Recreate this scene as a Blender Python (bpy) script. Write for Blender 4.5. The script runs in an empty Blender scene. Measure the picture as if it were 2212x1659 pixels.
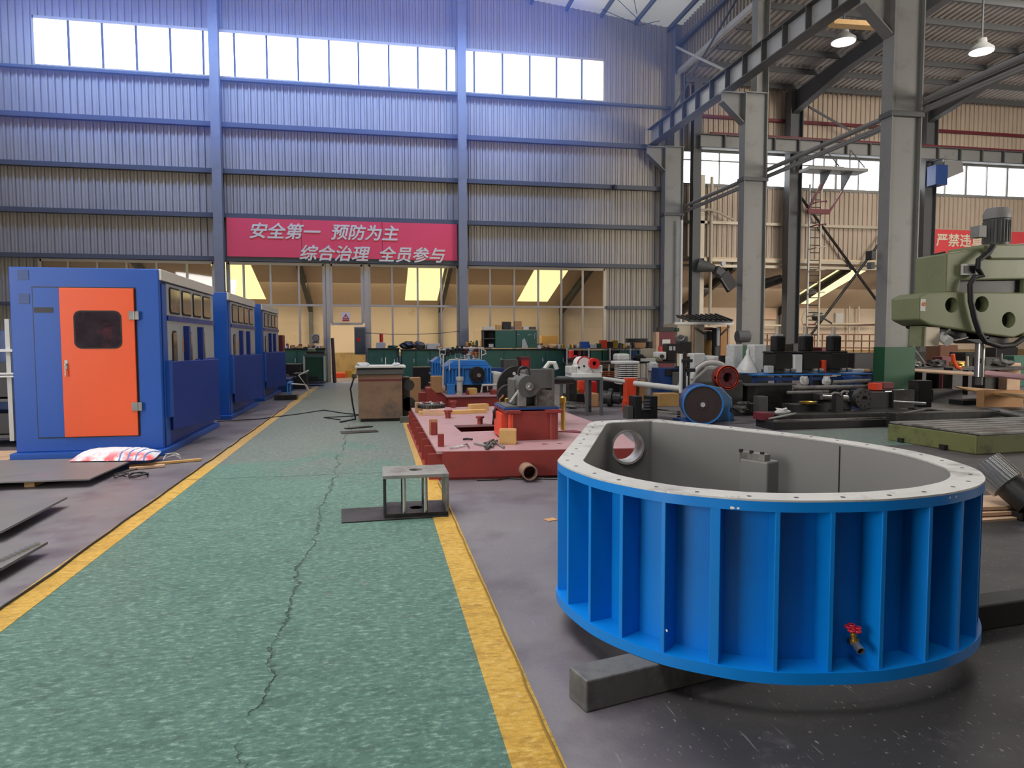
import bpy, bmesh, math, random
from mathutils import Vector, Matrix
random.seed(7)
SC = bpy.context.scene
COL = SC.collection
R = math.radians

# ---------------------------------------------------------------- camera
FPX = 1510.18
EYE = Vector((0, 0, 1.55))
_y, _p, _r = R(10.89242), R(3.475286), R(-0.148934)
FWD = Vector((math.sin(_y) * math.cos(_p), math.cos(_y) * math.cos(_p), -math.sin(_p)))
_r0 = Vector((math.cos(_y), -math.sin(_y), 0)); _u0 = _r0.cross(FWD)
RGT = _r0 * math.cos(_r) + _u0 * math.sin(_r)
UPV = -_r0 * math.sin(_r) + _u0 * math.cos(_r)
cam = bpy.data.objects.new('camera', bpy.data.cameras.new('camera'))
COL.objects.link(cam)
cam.matrix_world = Matrix(((RGT.x, UPV.x, -FWD.x, EYE.x), (RGT.y, UPV.y, -FWD.y, EYE.y), (RGT.z, UPV.z, -FWD.z, EYE.z), (0, 0, 0, 1)))
cam.data.sensor_fit = 'HORIZONTAL'; cam.data.sensor_width = 36.0
cam.data.lens = 36.0 * FPX / 2212.0
cam.data.clip_end = 200
SC.camera = cam

# ---------------------------------------------------------------- world, exposure, large lights
SC.view_settings.view_transform = 'Standard'; SC.view_settings.look = 'None'
SC.view_settings.gamma = 1.0; SC.view_settings.use_curve_mapping = False
SC.view_settings.exposure = -0.55
SC.cycles.max_bounces = 5; SC.cycles.diffuse_bounces = 2; SC.cycles.glossy_bounces = 2; SC.cycles.volume_bounces = 1
SC.cycles.use_adaptive_sampling = True; SC.cycles.adaptive_threshold = .09; SC.cycles.use_light_tree = False
SC.cycles.transparent_max_bounces = 12; SC.cycles.caustics_reflective = False; SC.cycles.caustics_refractive = False
SC.cycles.sample_clamp_indirect = 4.0; SC.cycles.use_denoising = True
w = bpy.data.worlds.new('daylight'); SC.world = w; w.use_nodes = True
w.node_tree.nodes['Background'].inputs[0].default_value = (0.80, 0.88, 1.0, 1)
w.node_tree.nodes['Background'].inputs[1].default_value = 0.2

def area(name, loc, target, sx, sy, power, col=(1, 1, 1), spread=180):
    l = bpy.data.lights.new(name, 'AREA'); l.shape = 'RECTANGLE'; l.size = sx; l.size_y = sy
    l.energy = power; l.color = col; l.spread = R(spread)
    o = bpy.data.objects.new(name, l); COL.objects.link(o); o.location = loc
    o.rotation_euler = (Vector(target) - Vector(loc)).to_track_quat('-Z', 'Y').to_euler()
    return o

area('roof_skylight_light', (-4, 3, 14.6), (-3, 3.5, 0), 12, 3.0, 1250, (1, 0.98, 0.95), 125)
area('roof_skylight_light', (-3, 12, 14.6), (-3, 9, 0), 12, 3.0, 900, (1, 0.98, 0.95), 115)
area('left_door_light', (-13.4, -.5, 3.6), (3, 6.5, .6), 9, 6, 2500, (1.0, 0.98, 0.96))
area('gable_blue_fill_light', (-2.5, 24.6, 14.5), (-2.5, 28.0, 9.2), 21, 1.4, 1700, (0.17, 0.30, 1.0), 84)  # added unseen blue lamp that tints the upper back wall
area('side_bay_skylight_light', (20, 17, 12.3), (19, 20, 0), 10, 5, 1000, (1.0, 0.95, 0.88))
area('side_bay_door_light', (27, 3, 5), (16, 26, 7.5), 8, 6, 3800, (1.0, 0.92, 0.82))

# ---------------------------------------------------------------- pixel rays of the reference frame -> metres in the hall
def ray(x, y): return RGT * ((x - 1106) / FPX) + UPV * ((829.5 - y) / FPX) + FWD
def A(x, y, Y):
    d = ray(x, y); return EYE + d * (Y / d.y)
def G(x, y, z=0.0):
    d = ray(x, y); return EYE + d * ((z - EYE.z) / d.z)
def AX(x, y, X):
    d = ray(x, y); return EYE + d * (X / d.x)

# ---------------------------------------------------------------- helpers
MW = {}
def mw(o): return MW.get(o.name, Matrix())
def tag(o, label, cat=None, group=None, kind=None):
    o['label'] = label
    if cat: o['category'] = cat
    if group: o['group'] = group
    if kind: o['kind'] = kind
    return o
def thing(name, label, cat, loc=(0, 0, 0), rz=0, group=None):
    o = bpy.data.objects.new(name, None); COL.objects.link(o); o.empty_display_size = .1
    o.location = loc; o.rotation_euler = (0, 0, rz)
    MW[o.name] = Matrix.Translation(loc) @ Matrix.Rotation(rz, 4, 'Z')
    return tag(o, label, cat, group)

class MB:
    def __init__(s, m=None): s.v = []; s.f = []; s.m = m or Matrix()
    def add(s, vs, fs):
        n = len(s.v); s.v += [s.m @ Vector(v) for v in vs]; s.f += [tuple(i + n for i in f) for f in fs]; return s
    def box(s, x0, x1, y0, y1, z0, z1):
        if x0 > x1: x0, x1 = x1, x0
        return s.add([(x0, y0, z0), (x1, y0, z0), (x1, y1, z0), (x0, y1, z0), (x0, y0, z1), (x1, y0, z1), (x1, y1, z1), (x0, y1, z1)],
                     [(0, 3, 2, 1), (4, 5, 6, 7), (0, 1, 5, 4), (1, 2, 6, 5), (2, 3, 7, 6), (3, 0, 4, 7)])
    def obox(s, c, size, rz=0, rx=0, ry=0):
        M = Matrix.Translation(c) @ Matrix.Rotation(rz, 4, 'Z') @ Matrix.Rotation(ry, 4, 'Y') @ Matrix.Rotation(rx, 4, 'X')
        a, b, c_ = size[0] / 2, size[1] / 2, size[2] / 2
        old = s.m; s.m = old @ M; s.box(-a, a, -b, b, -c_, c_); s.m = old; return s
    def pbox(s, x0, y0, x1, y1, Y, d, z0=None, z1=None):
        p = A(x0, y1, Y); q = A(x1, y0, Y)
        return s.box(p.x, q.x, Y, Y + d, p.z if z0 is None else z0, q.z if z1 is None else z1)
    def bar(s, p, q, w, h=None):
        p = Vector(p); q = Vector(q); h = h or w; d = (q - p)
        up = Vector((0, 0, 1)) if abs(d.normalized().z) < .95 else Vector((0, 1, 0))
        sx = d.cross(up).normalized() * w / 2; sz = sx.cross(d).normalized() * h / 2
        vs = [p - sx - sz, p + sx - sz, p + sx + sz, p - sx + sz, q - sx - sz, q + sx - sz, q + sx + sz, q - sx + sz]
        return s.add(vs, [(0, 1, 2, 3), (7, 6, 5, 4), (0, 4, 5, 1), (1, 5, 6, 2), (2, 6, 7, 3), (3, 7, 4, 0)])
    def cyl(s, p, q, r, r2=None, n=16, cap=True):
        p = Vector(p); q = Vector(q); r2 = r if r2 is None else r2; d = (q - p).normalized()
        a = d.orthogonal().normalized(); b = d.cross(a)
        vs = [p + (a * math.cos(2 * math.pi * i / n) + b * math.sin(2 * math.pi * i / n)) * r for i in range(n)]
        vs += [q + (a * math.cos(2 * math.pi * i / n) + b * math.sin(2 * math.pi * i / n)) * r2 for i in range(n)]
        fs = [(i, (i + 1) % n, n + (i + 1) % n, n + i) for i in range(n)]
        if cap: fs += [tuple(range(n))[::-1], tuple(range(n, 2 * n))]
        return s.add(vs, fs)
    def pipe(s, p, q, r, ri, n=20):      # a tube with an open bore
        p = Vector(p); q = Vector(q); d = (q - p).normalized(); a = d.orthogonal().normalized(); b = d.cross(a)
        def ring(c, rr): return [c + (a * math.cos(2 * math.pi * i / n) + b * math.sin(2 * math.pi * i / n)) * rr for i in range(n)]
        vs = ring(p, r) + ring(q, r) + ring(q, ri) + ring(p, ri); fs = []
        for k in range(4):
            k2 = (k + 1) % 4
            fs += [(k * n + i, k * n + (i + 1) % n, k2 * n + (i + 1) % n, k2 * n + i) for i in range(n)]
        return s.add(vs, fs)
    def tube(s, pts, r, n=8, closed=False):
        pts = [Vector(p) for p in pts]; rings = []; a = None
        for i, p in enumerate(pts):
            if closed: d = (pts[(i + 1) % len(pts)] - pts[i - 1]).normalized()
            else: d = (pts[min(i + 1, len(pts) - 1)] - pts[max(i - 1, 0)]).normalized()
            a = d.orthogonal().normalized() if a is None else (a - d * a.dot(d)).normalized()
            b = d.cross(a)
            rings.append([p + (a * math.cos(2 * math.pi * k / n) + b * math.sin(2 * math.pi * k / n)) * r for k in range(n)])
        m = len(pts); fs = []
        for i in range(m if closed else m - 1):
            j = (i + 1) % m
            fs += [(i * n + k, i * n + (k + 1) % n, j * n + (k + 1) % n, j * n + k) for k in range(n)]
        if not closed: fs += [tuple(range(n))[::-1], tuple(range((m - 1) * n, m * n))]
        return s.add([v for rg in rings for v in rg], fs)
    def prism(s, poly, z0, z1, M=None):
        n = len(poly); M = M or Matrix()
        vs = [M @ Vector((x, y, z0)) for x, y in poly] + [M @ Vector((x, y, z1)) for x, y in poly]
        return s.add(vs, [tuple(range(n))[::-1], tuple(range(n, 2 * n))] + [(i, (i + 1) % n, n + (i + 1) % n, n + i) for i in range(n)])
    def xz(s, poly, y0, y1):             # polygon in x,z pushed along y
        return s.prism(poly, -y1, -y0, Matrix.Rotation(R(90), 4, 'X'))
    def yz(s, poly, x0, x1):             # polygon in y,z pushed along x
        n = len(poly)
        vs = [(x0, a, b) for a, b in poly] + [(x1, a, b) for a, b in poly]
        return s.add(vs, [tuple(range(n))[::-1], tuple(range(n, 2 * n))] + [(i, (i + 1) % n, n + (i + 1) % n, n + i) for i in range(n)])
    def lathe(s, prof, c=(0, 0, 0), ax=(0, 0, 1), n=20):
        ax = Vector(ax).normalized(); a = ax.orthogonal().normalized(); b = ax.cross(a); c = Vector(c)
        vs = [c + ax * z + (a * math.cos(2 * math.pi * k / n) + b * math.sin(2 * math.pi * k / n)) * r for r, z in prof for k in range(n)]
        fs = [(i * n + k, i * n + (k + 1) % n, (i + 1) * n + (k + 1) % n, (i + 1) * n + k) for i in range(len(prof) - 1) for k in range(n)]
        fs += [tuple(range(n))[::-1], tuple(range((len(prof) - 1) * n, len(prof) * n))]
        return s.add(vs, fs)
    def lump(s, c, size, seed=0, n=12, amp=.22):   # crumpled rounded lump
        rnd = random.Random(seed); c = Vector(c); m = n // 2; vs = []
        for i in range(m + 1):
            th = math.pi * i / m
            for k in range(n):
                ph = 2 * math.pi * k / n; rr = 1 + (rnd.random() - .5) * 2 * amp * (0 < i < m)
                cz = math.cos(th); cz = math.copysign(abs(cz) ** .7, cz)
                vs.append(c + Vector((math.sin(th) ** .7 * math.cos(ph) * size[0] / 2 * rr, math.sin(th) ** .7 * math.sin(ph) * size[1] / 2 * rr, cz * size[2] / 2 * (rr if i < m * .6 else 1))))
        return s.add(vs, [(i * n + k, (i + 1) * n + k, (i + 1) * n + (k + 1) % n, i * n + (k + 1) % n) for i in range(m) for k in range(n)])
    def build(s, name, mat, parent=None, bev=0, smooth=False, seg=2):
        vs = s.v; me = bpy.data.meshes.new(name); o = bpy.data.objects.new(name, me); COL.objects.link(o)
        if parent is None:
            xs = [v.x for v in vs]; ys = [v.y for v in vs]; zs = [v.z for v in vs]
            org = Vector(((min(xs) + max(xs)) / 2, (min(ys) + max(ys)) / 2, min(zs)))
            M = Matrix.Translation(org); o.location = org
        else:
            M = mw(parent); o.parent = parent
        Mi = M.inverted(); me.from_pydata([Mi @ v for v in vs], [], s.f); MW[o.name] = M
        bm = bmesh.new(); bm.from_mesh(me); bmesh.ops.remove_doubles(bm, verts=bm.verts, dist=1e-5)
        bmesh.ops.recalc_face_normals(bm, faces=bm.faces); bm.to_mesh(me); bm.free()
        me.materials.append(mat)
        if bev:
            b = o.modifiers.new('bevel', 'BEVEL'); b.width = bev; b.segments = seg; b.limit_method = 'ANGLE'; b.angle_limit = R(40)
        if smooth:
            me.polygons.foreach_set('use_smooth', [True] * len(me.polygons))
            me.set_sharp_from_angle(angle=R(38))
        return o

def struct(name, mb, mat, label=None, parent=None, **k):
    o = mb.build(name, mat, parent, **k)
    if parent is None:
        o['kind'] = 'structure'; o['label'] = label or name.replace('_', ' ')
    return o
def solid(name, mb, mat, label, cat, group=None, kind=None, **k):
    return tag(mb.build(name, mat, None, **k), label, cat, group, kind)
def dup(root, loc, rz=0, label=None, group=None):
    r = root.copy(); COL.objects.link(r); r.location = loc; r.rotation_euler = (0, 0, rz)
    MW[r.name] = Matrix.Translation(loc) @ Matrix.Rotation(rz, 4, 'Z')
    if label: r['label'] = label
    if group: r['group'] = group
    for ch in list(root.children):
        c = ch.copy(); COL.objects.link(c); c.parent = r
        for g in list(ch.children):
            d = g.copy(); COL.objects.link(d); d.parent = c
    return r
def cut(o, mbs):                          # take the volume of the cutters out of o
    dg0 = []
    for mb in mbs:
        k = mb.build('cutter', o.data.materials[0], None); dg0.append(k)
        m = o.modifiers.new('cut', 'BOOLEAN'); m.operation = 'DIFFERENCE'; m.solver = 'EXACT'; m.object = k
    bpy.context.view_layer.update()
    dg = bpy.context.evaluated_depsgraph_get()
    me = bpy.data.meshes.new_from_object(o.evaluated_get(dg)); o.modifiers.clear(); o.data = me
    for k in dg0: bpy.data.objects.remove(k, do_unlink=True)
def lettering(name, txt, loc, size, mat, parent, shear=0, bold=.02, depth=.004, rz=0, sx=1.0):
    c = bpy.data.curves.new(name, 'FONT'); c.body = txt; c.size = size; c.shear = shear; c.extrude = depth
    t = bpy.data.objects.new(name, c); COL.objects.link(t)
    bpy.context.view_layer.update()
    me = bpy.data.meshes.new_from_object(t.evaluated_get(bpy.context.evaluated_depsgraph_get()))
    bpy.data.objects.remove(t, do_unlink=True)
    M = mw(parent).inverted() @ Matrix.Translation(loc) @ Matrix.Rotation(rz, 4, 'Z') @ Matrix.Rotation(R(90), 4, 'X') @ Matrix.Scale(sx, 4, (1, 0, 0))
    bmx = bmesh.new(); bb = bold * size
    for k, (dx, dz) in enumerate(((0, 0), (bb, 0), (-bb, 0), (0, bb), (0, -bb), (bb * .7, bb * .7), (-bb * .7, -bb * .7))):
        n0 = len(bmx.verts); bmx.from_mesh(me); bmx.verts.ensure_lookup_table()
        for v in bmx.verts[n0:]: v.co += Vector((dx, dz, k * .0004))
    bmx.to_mesh(me); bmx.free()
    me.transform(M); me.materials.clear(); me.materials.append(mat)
    o = bpy.data.objects.new(name, me); COL.objects.link(o); o.parent = parent
    return o

# ---------------------------------------------------------------- materials
def lin(c):
    c = c / 255.0
    return c / 12.92 if c <= .04045 else ((c + .055) / 1.055) ** 2.4
def C(r, g, b): return (lin(r), lin(g), lin(b), 1)
MATS = {}
def nd(t, kind, **k):
    n = t.nodes.new(kind)
    for a, b in k.items(): setattr(n, a, b)
    return n
def mat(name, col, rough=.5, metal=0.0, var=.18, scale=4.0, bump=0.0, bscale=40, dirt=None, dscale=2.2, damt=.45, emit=None, estr=0, spec=.5):
    m = bpy.data.materials.new(name); m.use_nodes = True; t = m.node_tree; b = t.nodes['Principled BSDF']
    tc = nd(t, 'ShaderNodeTexCoord')
    n1 = nd(t, 'ShaderNodeTexNoise'); n1.inputs['Scale'].default_value = scale; n1.inputs['Detail'].default_value = 5; n1.inputs['Roughness'].default_value = .62
    t.links.new(tc.outputs['Object'], n1.inputs['Vector'])
    mx = nd(t, 'ShaderNodeMix', data_type='RGBA')
    t.links.new(n1.outputs['Fac'], mx.inputs['Factor'])
    mx.inputs[6].default_value = tuple(max(0, c * (1 - var)) for c in col[:3]) + (1,)
    mx.inputs[7].default_value = tuple(min(1, c * (1 + var)) for c in col[:3]) + (1,)
    out = mx.outputs[2]
    if dirt:
        n2 = nd(t, 'ShaderNodeTexNoise'); n2.inputs['Scale'].default_value = dscale; n2.inputs['Detail'].default_value = 8; n2.inputs['Roughness'].default_value = .7
        t.links.new(tc.outputs['Object'], n2.inputs['Vector'])
        rp = nd(t, 'ShaderNodeValToRGB'); rp.color_ramp.elements[0].position = 1 - damt - .08; rp.color_ramp.elements[1].position = 1 - damt + .12
        t.links.new(n2.outputs['Fac'], rp.inputs['Fac'])
        m2 = nd(t, 'ShaderNodeMix', data_type='RGBA'); t.links.new(rp.outputs['Color'], m2.inputs['Factor']); t.links.new(out, m2.inputs[6]); m2.inputs[7].default_value = dirt
        out = m2.outputs[2]
    t.links.new(out, b.inputs['Base Color'])
    mr = nd(t, 'ShaderNodeMapRange'); mr.inputs['To Min'].default_value = max(.03, rough - .1); mr.inputs['To Max'].default_value = min(1, rough + .1)
    t.links.new(n1.outputs['Fac'], mr.inputs['Value']); t.links.new(mr.outputs['Result'], b.inputs['Roughness'])
    b.inputs['Metallic'].default_value = metal; b.inputs['Specular IOR Level'].default_value = spec
    if bump:
        n3 = nd(t, 'ShaderNodeTexNoise'); n3.inputs['Scale'].default_value = bscale; n3.inputs['Detail'].default_value = 4
        t.links.new(tc.outputs['Object'], n3.inputs['Vector'])
        bp = nd(t, 'ShaderNodeBump'); bp.inputs['Strength'].default_value = bump; bp.inputs['Distance'].default_value = .02
        t.links.new(n3.outputs['Fac'], bp.inputs['Height']); t.links.new(bp.outputs['Normal'], b.inputs['Normal'])
    if emit:
        b.inputs['Emission Color'].default_value = emit; b.inputs['Emission Strength'].default_value = estr
    MATS[name] = m
    return m
def glass(name, tint, amt=.12, rough=.03):
    m = bpy.data.materials.new(name); m.use_nodes = True; t = m.node_tree; t.nodes.clear()
    o = nd(t, 'ShaderNodeOutputMaterial'); mx = nd(t, 'ShaderNodeMixShader'); tr = nd(t, 'ShaderNodeBsdfTransparent'); gl = nd(t, 'ShaderNodeBsdfGlossy')
    tr.inputs[0].default_value = tint; gl.inputs['Roughness'].default_value = rough
    lw = nd(t, 'ShaderNodeFresnel'); lw.inputs[0].default_value = 1.45
    ma = nd(t, 'ShaderNodeMath', operation='MULTIPLY_ADD'); ma.inputs[1].default_value = 1.0; ma.inputs[2].default_value = amt
    t.links.new(lw.outputs[0], ma.inputs[0]); t.links.new(ma.outputs[0], mx.inputs[0]); t.links.new(tr.outputs[0], mx.inputs[1]); t.links.new(gl.outputs[0], mx.inputs[2]); t.links.new(mx.outputs[0], o.inputs[0])
    return m

BLUE = mat('ring blue paint', C(0, 124, 210), .38, var=.10, scale=2.5)
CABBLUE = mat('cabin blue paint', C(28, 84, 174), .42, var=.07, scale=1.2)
CABSHADE = mat('shaded cabin side blue', C(28, 56, 140), .42, var=.1, scale=1.2)  # darker copy of the cabin blue, side shade put into the colour
ORANGE = mat('orange door paint', C(240, 92, 42), .42, var=.06, scale=1.0)
CABWHITE = mat('cabin pale panel', C(212, 205, 198), .5, var=.06)
CABGREY = mat('cabin grey side panel', C(168, 168, 170), .5, var=.06)
MACH = mat('machined steel', C(212, 210, 207), .34, metal=.35, var=.10, scale=14, bump=.05, bscale=90, dirt=C(120, 112, 108), dscale=3, damt=.4)
INNER = mat('grey primer', C(128, 127, 125), .6, var=.08, scale=2, bump=.03)
STEEL = mat('bare steel', C(142, 140, 136), .45, metal=.25, var=.2, scale=6, dirt=C(70, 62, 56), damt=.45)
DSTEEL = mat('dark oily steel', C(62, 61, 60), .42, metal=.35, var=.25, scale=5, dirt=C(35, 33, 31), damt=.5)
BLACK = mat('black paint', C(34, 34, 35), .45, var=.2)
RUBBER = mat('black rubber', C(26, 26, 27), .6, var=.15)
CAST = mat('grey cast iron', C(92, 92, 90), .55, metal=.2, var=.18, scale=6, bump=.08, bscale=50)
LGREY = mat('light grey paint', C(200, 200, 196), .45, var=.08, dirt=C(150, 145, 138), dscale=4, damt=.35)
WHITE = mat('white plastic', C(228, 228, 226), .45, var=.05)
FILM = mat('wrinkled plastic film', C(215, 216, 215), .28, var=.1, scale=9, bump=.7, bscale=18)
RED = mat('red oxide primer', C(142, 54, 48), .55, var=.12, scale=3, dirt=C(118, 52, 46), dscale=5, damt=.4)
REDTOP = mat('pale red oxide top', C(172, 134, 138), .5, var=.12, scale=3, dirt=C(150, 104, 106), dscale=6, damt=.38)  # paler, greyer red for the deck tops
BRED = mat('bright red paint', C(205, 44, 44), .4, var=.1)
MAROON = mat('maroon paint', C(112, 40, 50), .5, var=.12)
ORED = mat('orange red paint', C(225, 75, 45), .42, var=.08)
GREEN = mat('bench green paint', C(62, 108, 92), .5, var=.12, scale=2, dirt=C(52, 84, 74), damt=.4)
DGREEN = mat('dark green paint', C(34, 78, 62), .5, var=.12, scale=2)
PGREEN = mat('post green paint', C(14, 82, 50), .55, var=.12, scale=2)
OLIVE = mat('machine olive green', C(128, 134, 100), .45, var=.1, scale=2, dirt=C(104, 108, 78), dscale=3, damt=.35)
OLIVED = mat('oiled olive green', C(112, 116, 74), .4, var=.15, scale=2, dirt=C(74, 74, 50), dscale=3, damt=.42)
WOOD = mat('pale wood', C(208, 166, 104), .6, var=.2, scale=12, bump=.1)
PLY = mat('plywood', C(205, 170, 140), .6, var=.2, scale=10, dirt=C(150, 115, 90), damt=.35)
CARD = mat('brown cardboard', C(188, 142, 98), .75, var=.1)
BRASS = mat('brass', C(200, 165, 80), .35, metal=.8, var=.15)
COPPER = mat('copper', C(196, 122, 80), .35, metal=.8, var=.15)
CHROME = mat('bright steel', C(205, 205, 202), .22, metal=.9, var=.08)
PBLUE = mat('pump blue paint', C(56, 132, 212), .38, var=.12, scale=3)
DBLUE = mat('deep blue paint', C(40, 70, 130), .42, var=.12)
BBLUE = mat('bin blue plastic', C(28, 82, 176), .4, var=.08)
FRAME = mat('aluminium frame', C(196, 184, 164), .45, metal=.2, var=.08)
STRUCT = mat('grey structural paint', C(142, 142, 139), .55, var=.10, scale=1.6, dirt=C(122, 122, 118), dscale=2, damt=.38)
STRUCTD = mat('dusty dark steelwork', C(92, 93, 94), .6, var=.12, scale=1.6)
GIRT = mat('grey girt paint', C(92, 94, 96), .6, var=.1)
YELLOW = mat('yellow paint', C(225, 175, 58), .5)
PAPER = mat('paper white', C(225, 222, 215), .7, var=.03)
SIGNRED = mat('sign red', C(255, 82, 98), .55, var=.04, scale=.6)
SIGNRED2 = mat('bright banner red', C(240, 80, 84), .55, var=.06, scale=.6)
LETTER = mat('banner lettering', C(238, 226, 200), .6, var=.03)
SKYPANE = mat('bright daylight pane', C(240, 244, 250), .5, var=.02, emit=(.93, .97, 1, 1), estr=6.0)
LAMP = mat('lamp lens', C(250, 250, 250), .4, var=0, emit=(1, .99, .95, 1), estr=12)
WARMSKY = mat('yellow translucent roof sheet', C(250, 225, 120), .6, var=.1, scale=3, emit=(1, .86, .42, 1), estr=2.2)
GLASS = glass('window glass', (.93, .93, .91, 1), .03)
CABGLASS = mat('cabin glass with painted reflections', C(52, 44, 50), .10, var=.6, scale=5, dirt=C(112, 58, 66), dscale=3, damt=.4, spec=.22)  # reddish blotches in the colour stand in for reflections
CABGLASS2 = mat('cabin window reflecting glass', C(120, 100, 84), .07, var=.5, scale=5, spec=1.0)
CLOTH = mat('white cloth', C(205, 205, 212), .9, var=.12, scale=10)
DCLOTH = mat('black cloth', C(30, 30, 34), .9, var=.2)
GLOW = mat('sunlit beige wall paint', C(206, 188, 166), .8, var=.08, scale=.8, dirt=C(176, 150, 126), dscale=1.2, damt=.32)
# ---------------------------------------------------------------- floor
def nmix(t, fac, a, b):
    m = nd(t, 'ShaderNodeMix', data_type='RGBA')
    for k, v in ((0, fac), (6, a), (7, b)):
        if hasattr(v, 'is_linked'): t.links.new(v, m.inputs[k])
        else: m.inputs[k].default_value = v
    return m.outputs[2]
def noise(t, vec, scale, detail=6, rough=.6, sc=(1, 1, 1)):
    mp = nd(t, 'ShaderNodeMapping'); mp.inputs['Scale'].default_value = sc; t.links.new(vec, mp.inputs['Vector'])
    n = nd(t, 'ShaderNodeTexNoise'); n.inputs['Scale'].default_value = scale; n.inputs['Detail'].default_value = detail; n.inputs['Roughness'].default_value = rough
    t.links.new(mp.outputs[0], n.inputs['Vector']); return n.outputs['Fac']
def ramp(t, v, a, b):
    r = nd(t, 'ShaderNodeMapRange'); r.inputs['From Min'].default_value = a; r.inputs['From Max'].default_value = b; r.clamp = True
    t.links.new(v, r.inputs['Value']); return r.outputs['Result']
def mth(t, op, a, b):
    m = nd(t, 'ShaderNodeMath', operation=op)
    for k, v in ((0, a), (1, b)):
        if hasattr(v, 'is_linked'): t.links.new(v, m.inputs[k])
        else: m.inputs[k].default_value = v
    return m.outputs[0]
def floor_mat(name):
    m = bpy.data.materials.new(name); m.use_nodes = True; t = m.node_tree; b = t.nodes['Principled BSDF']
    g = nd(t, 'ShaderNodeNewGeometry').outputs['Position']
    sx = nd(t, 'ShaderNodeSeparateXYZ'); t.links.new(g, sx.inputs[0])
    return m, t, b, g, sx
FLOORM, t, b, g, sx = floor_mat('worn grey floor paint')
base = nmix(t, ramp(t, noise(t, g, .5), .35, .65), C(106, 100, 108), C(120, 116, 118))
base = nmix(t, ramp(t, noise(t, g, 1.3, 8), .48, .62), base, C(94, 86, 94))
# engine oil has blackened the floor around and under the ring and the machines on the right
wob = mth(t, 'MULTIPLY', mth(t, 'SUBTRACT', noise(t, g, .9, 6), .5), 2.4)
d1 = mth(t, 'ADD', mth(t, 'SUBTRACT', sx.outputs['X'], mth(t, 'MULTIPLY', sx.outputs['Y'], .52)), wob)
oil = ramp(t, d1, -1.25, -.15)
far = ramp(t, sx.outputs['Y'], 11.0, 6.2)
oil = mth(t, 'MULTIPLY', mth(t, 'MULTIPLY', oil, far), ramp(t, sx.outputs['X'], .75, 1.25))
oil = mth(t, 'MULTIPLY', oil, ramp(t, noise(t, g, 3.0, 8), .15, .42))
base = nmix(t, mth(t, 'MULTIPLY', oil, .93), base, C(44, 43, 43))
spk = mth(t, 'MULTIPLY', ramp(t, noise(t, g, 55, 2, .5, (1, .5, 1)), .67, .72), mth(t, 'ADD', .1, mth(t, 'MULTIPLY', oil, .9)))
base = nmix(t, mth(t, 'MULTIPLY', spk, .5), base, C(165, 162, 158))
scr = ramp(t, noise(t, g, 9, 3, .5, (6, .35, 1)), .68, .72)
base = nmix(t, mth(t, 'MULTIPLY', scr, .22), base, C(170, 168, 165))
t.links.new(base, b.inputs['Base Color'])
t.links.new(mth(t, 'ADD', .34, mth(t, 'MULTIPLY', noise(t, g, 2.2), .3)), b.inputs['Roughness'])
bp = nd(t, 'ShaderNodeBump'); bp.inputs['Strength'].default_value = .25; bp.inputs['Distance'].default_value = .01
t.links.new(noise(t, g, 14, 8, .65), bp.inputs['Height']); t.links.new(bp.outputs[0], b.inputs['Normal'])

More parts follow.
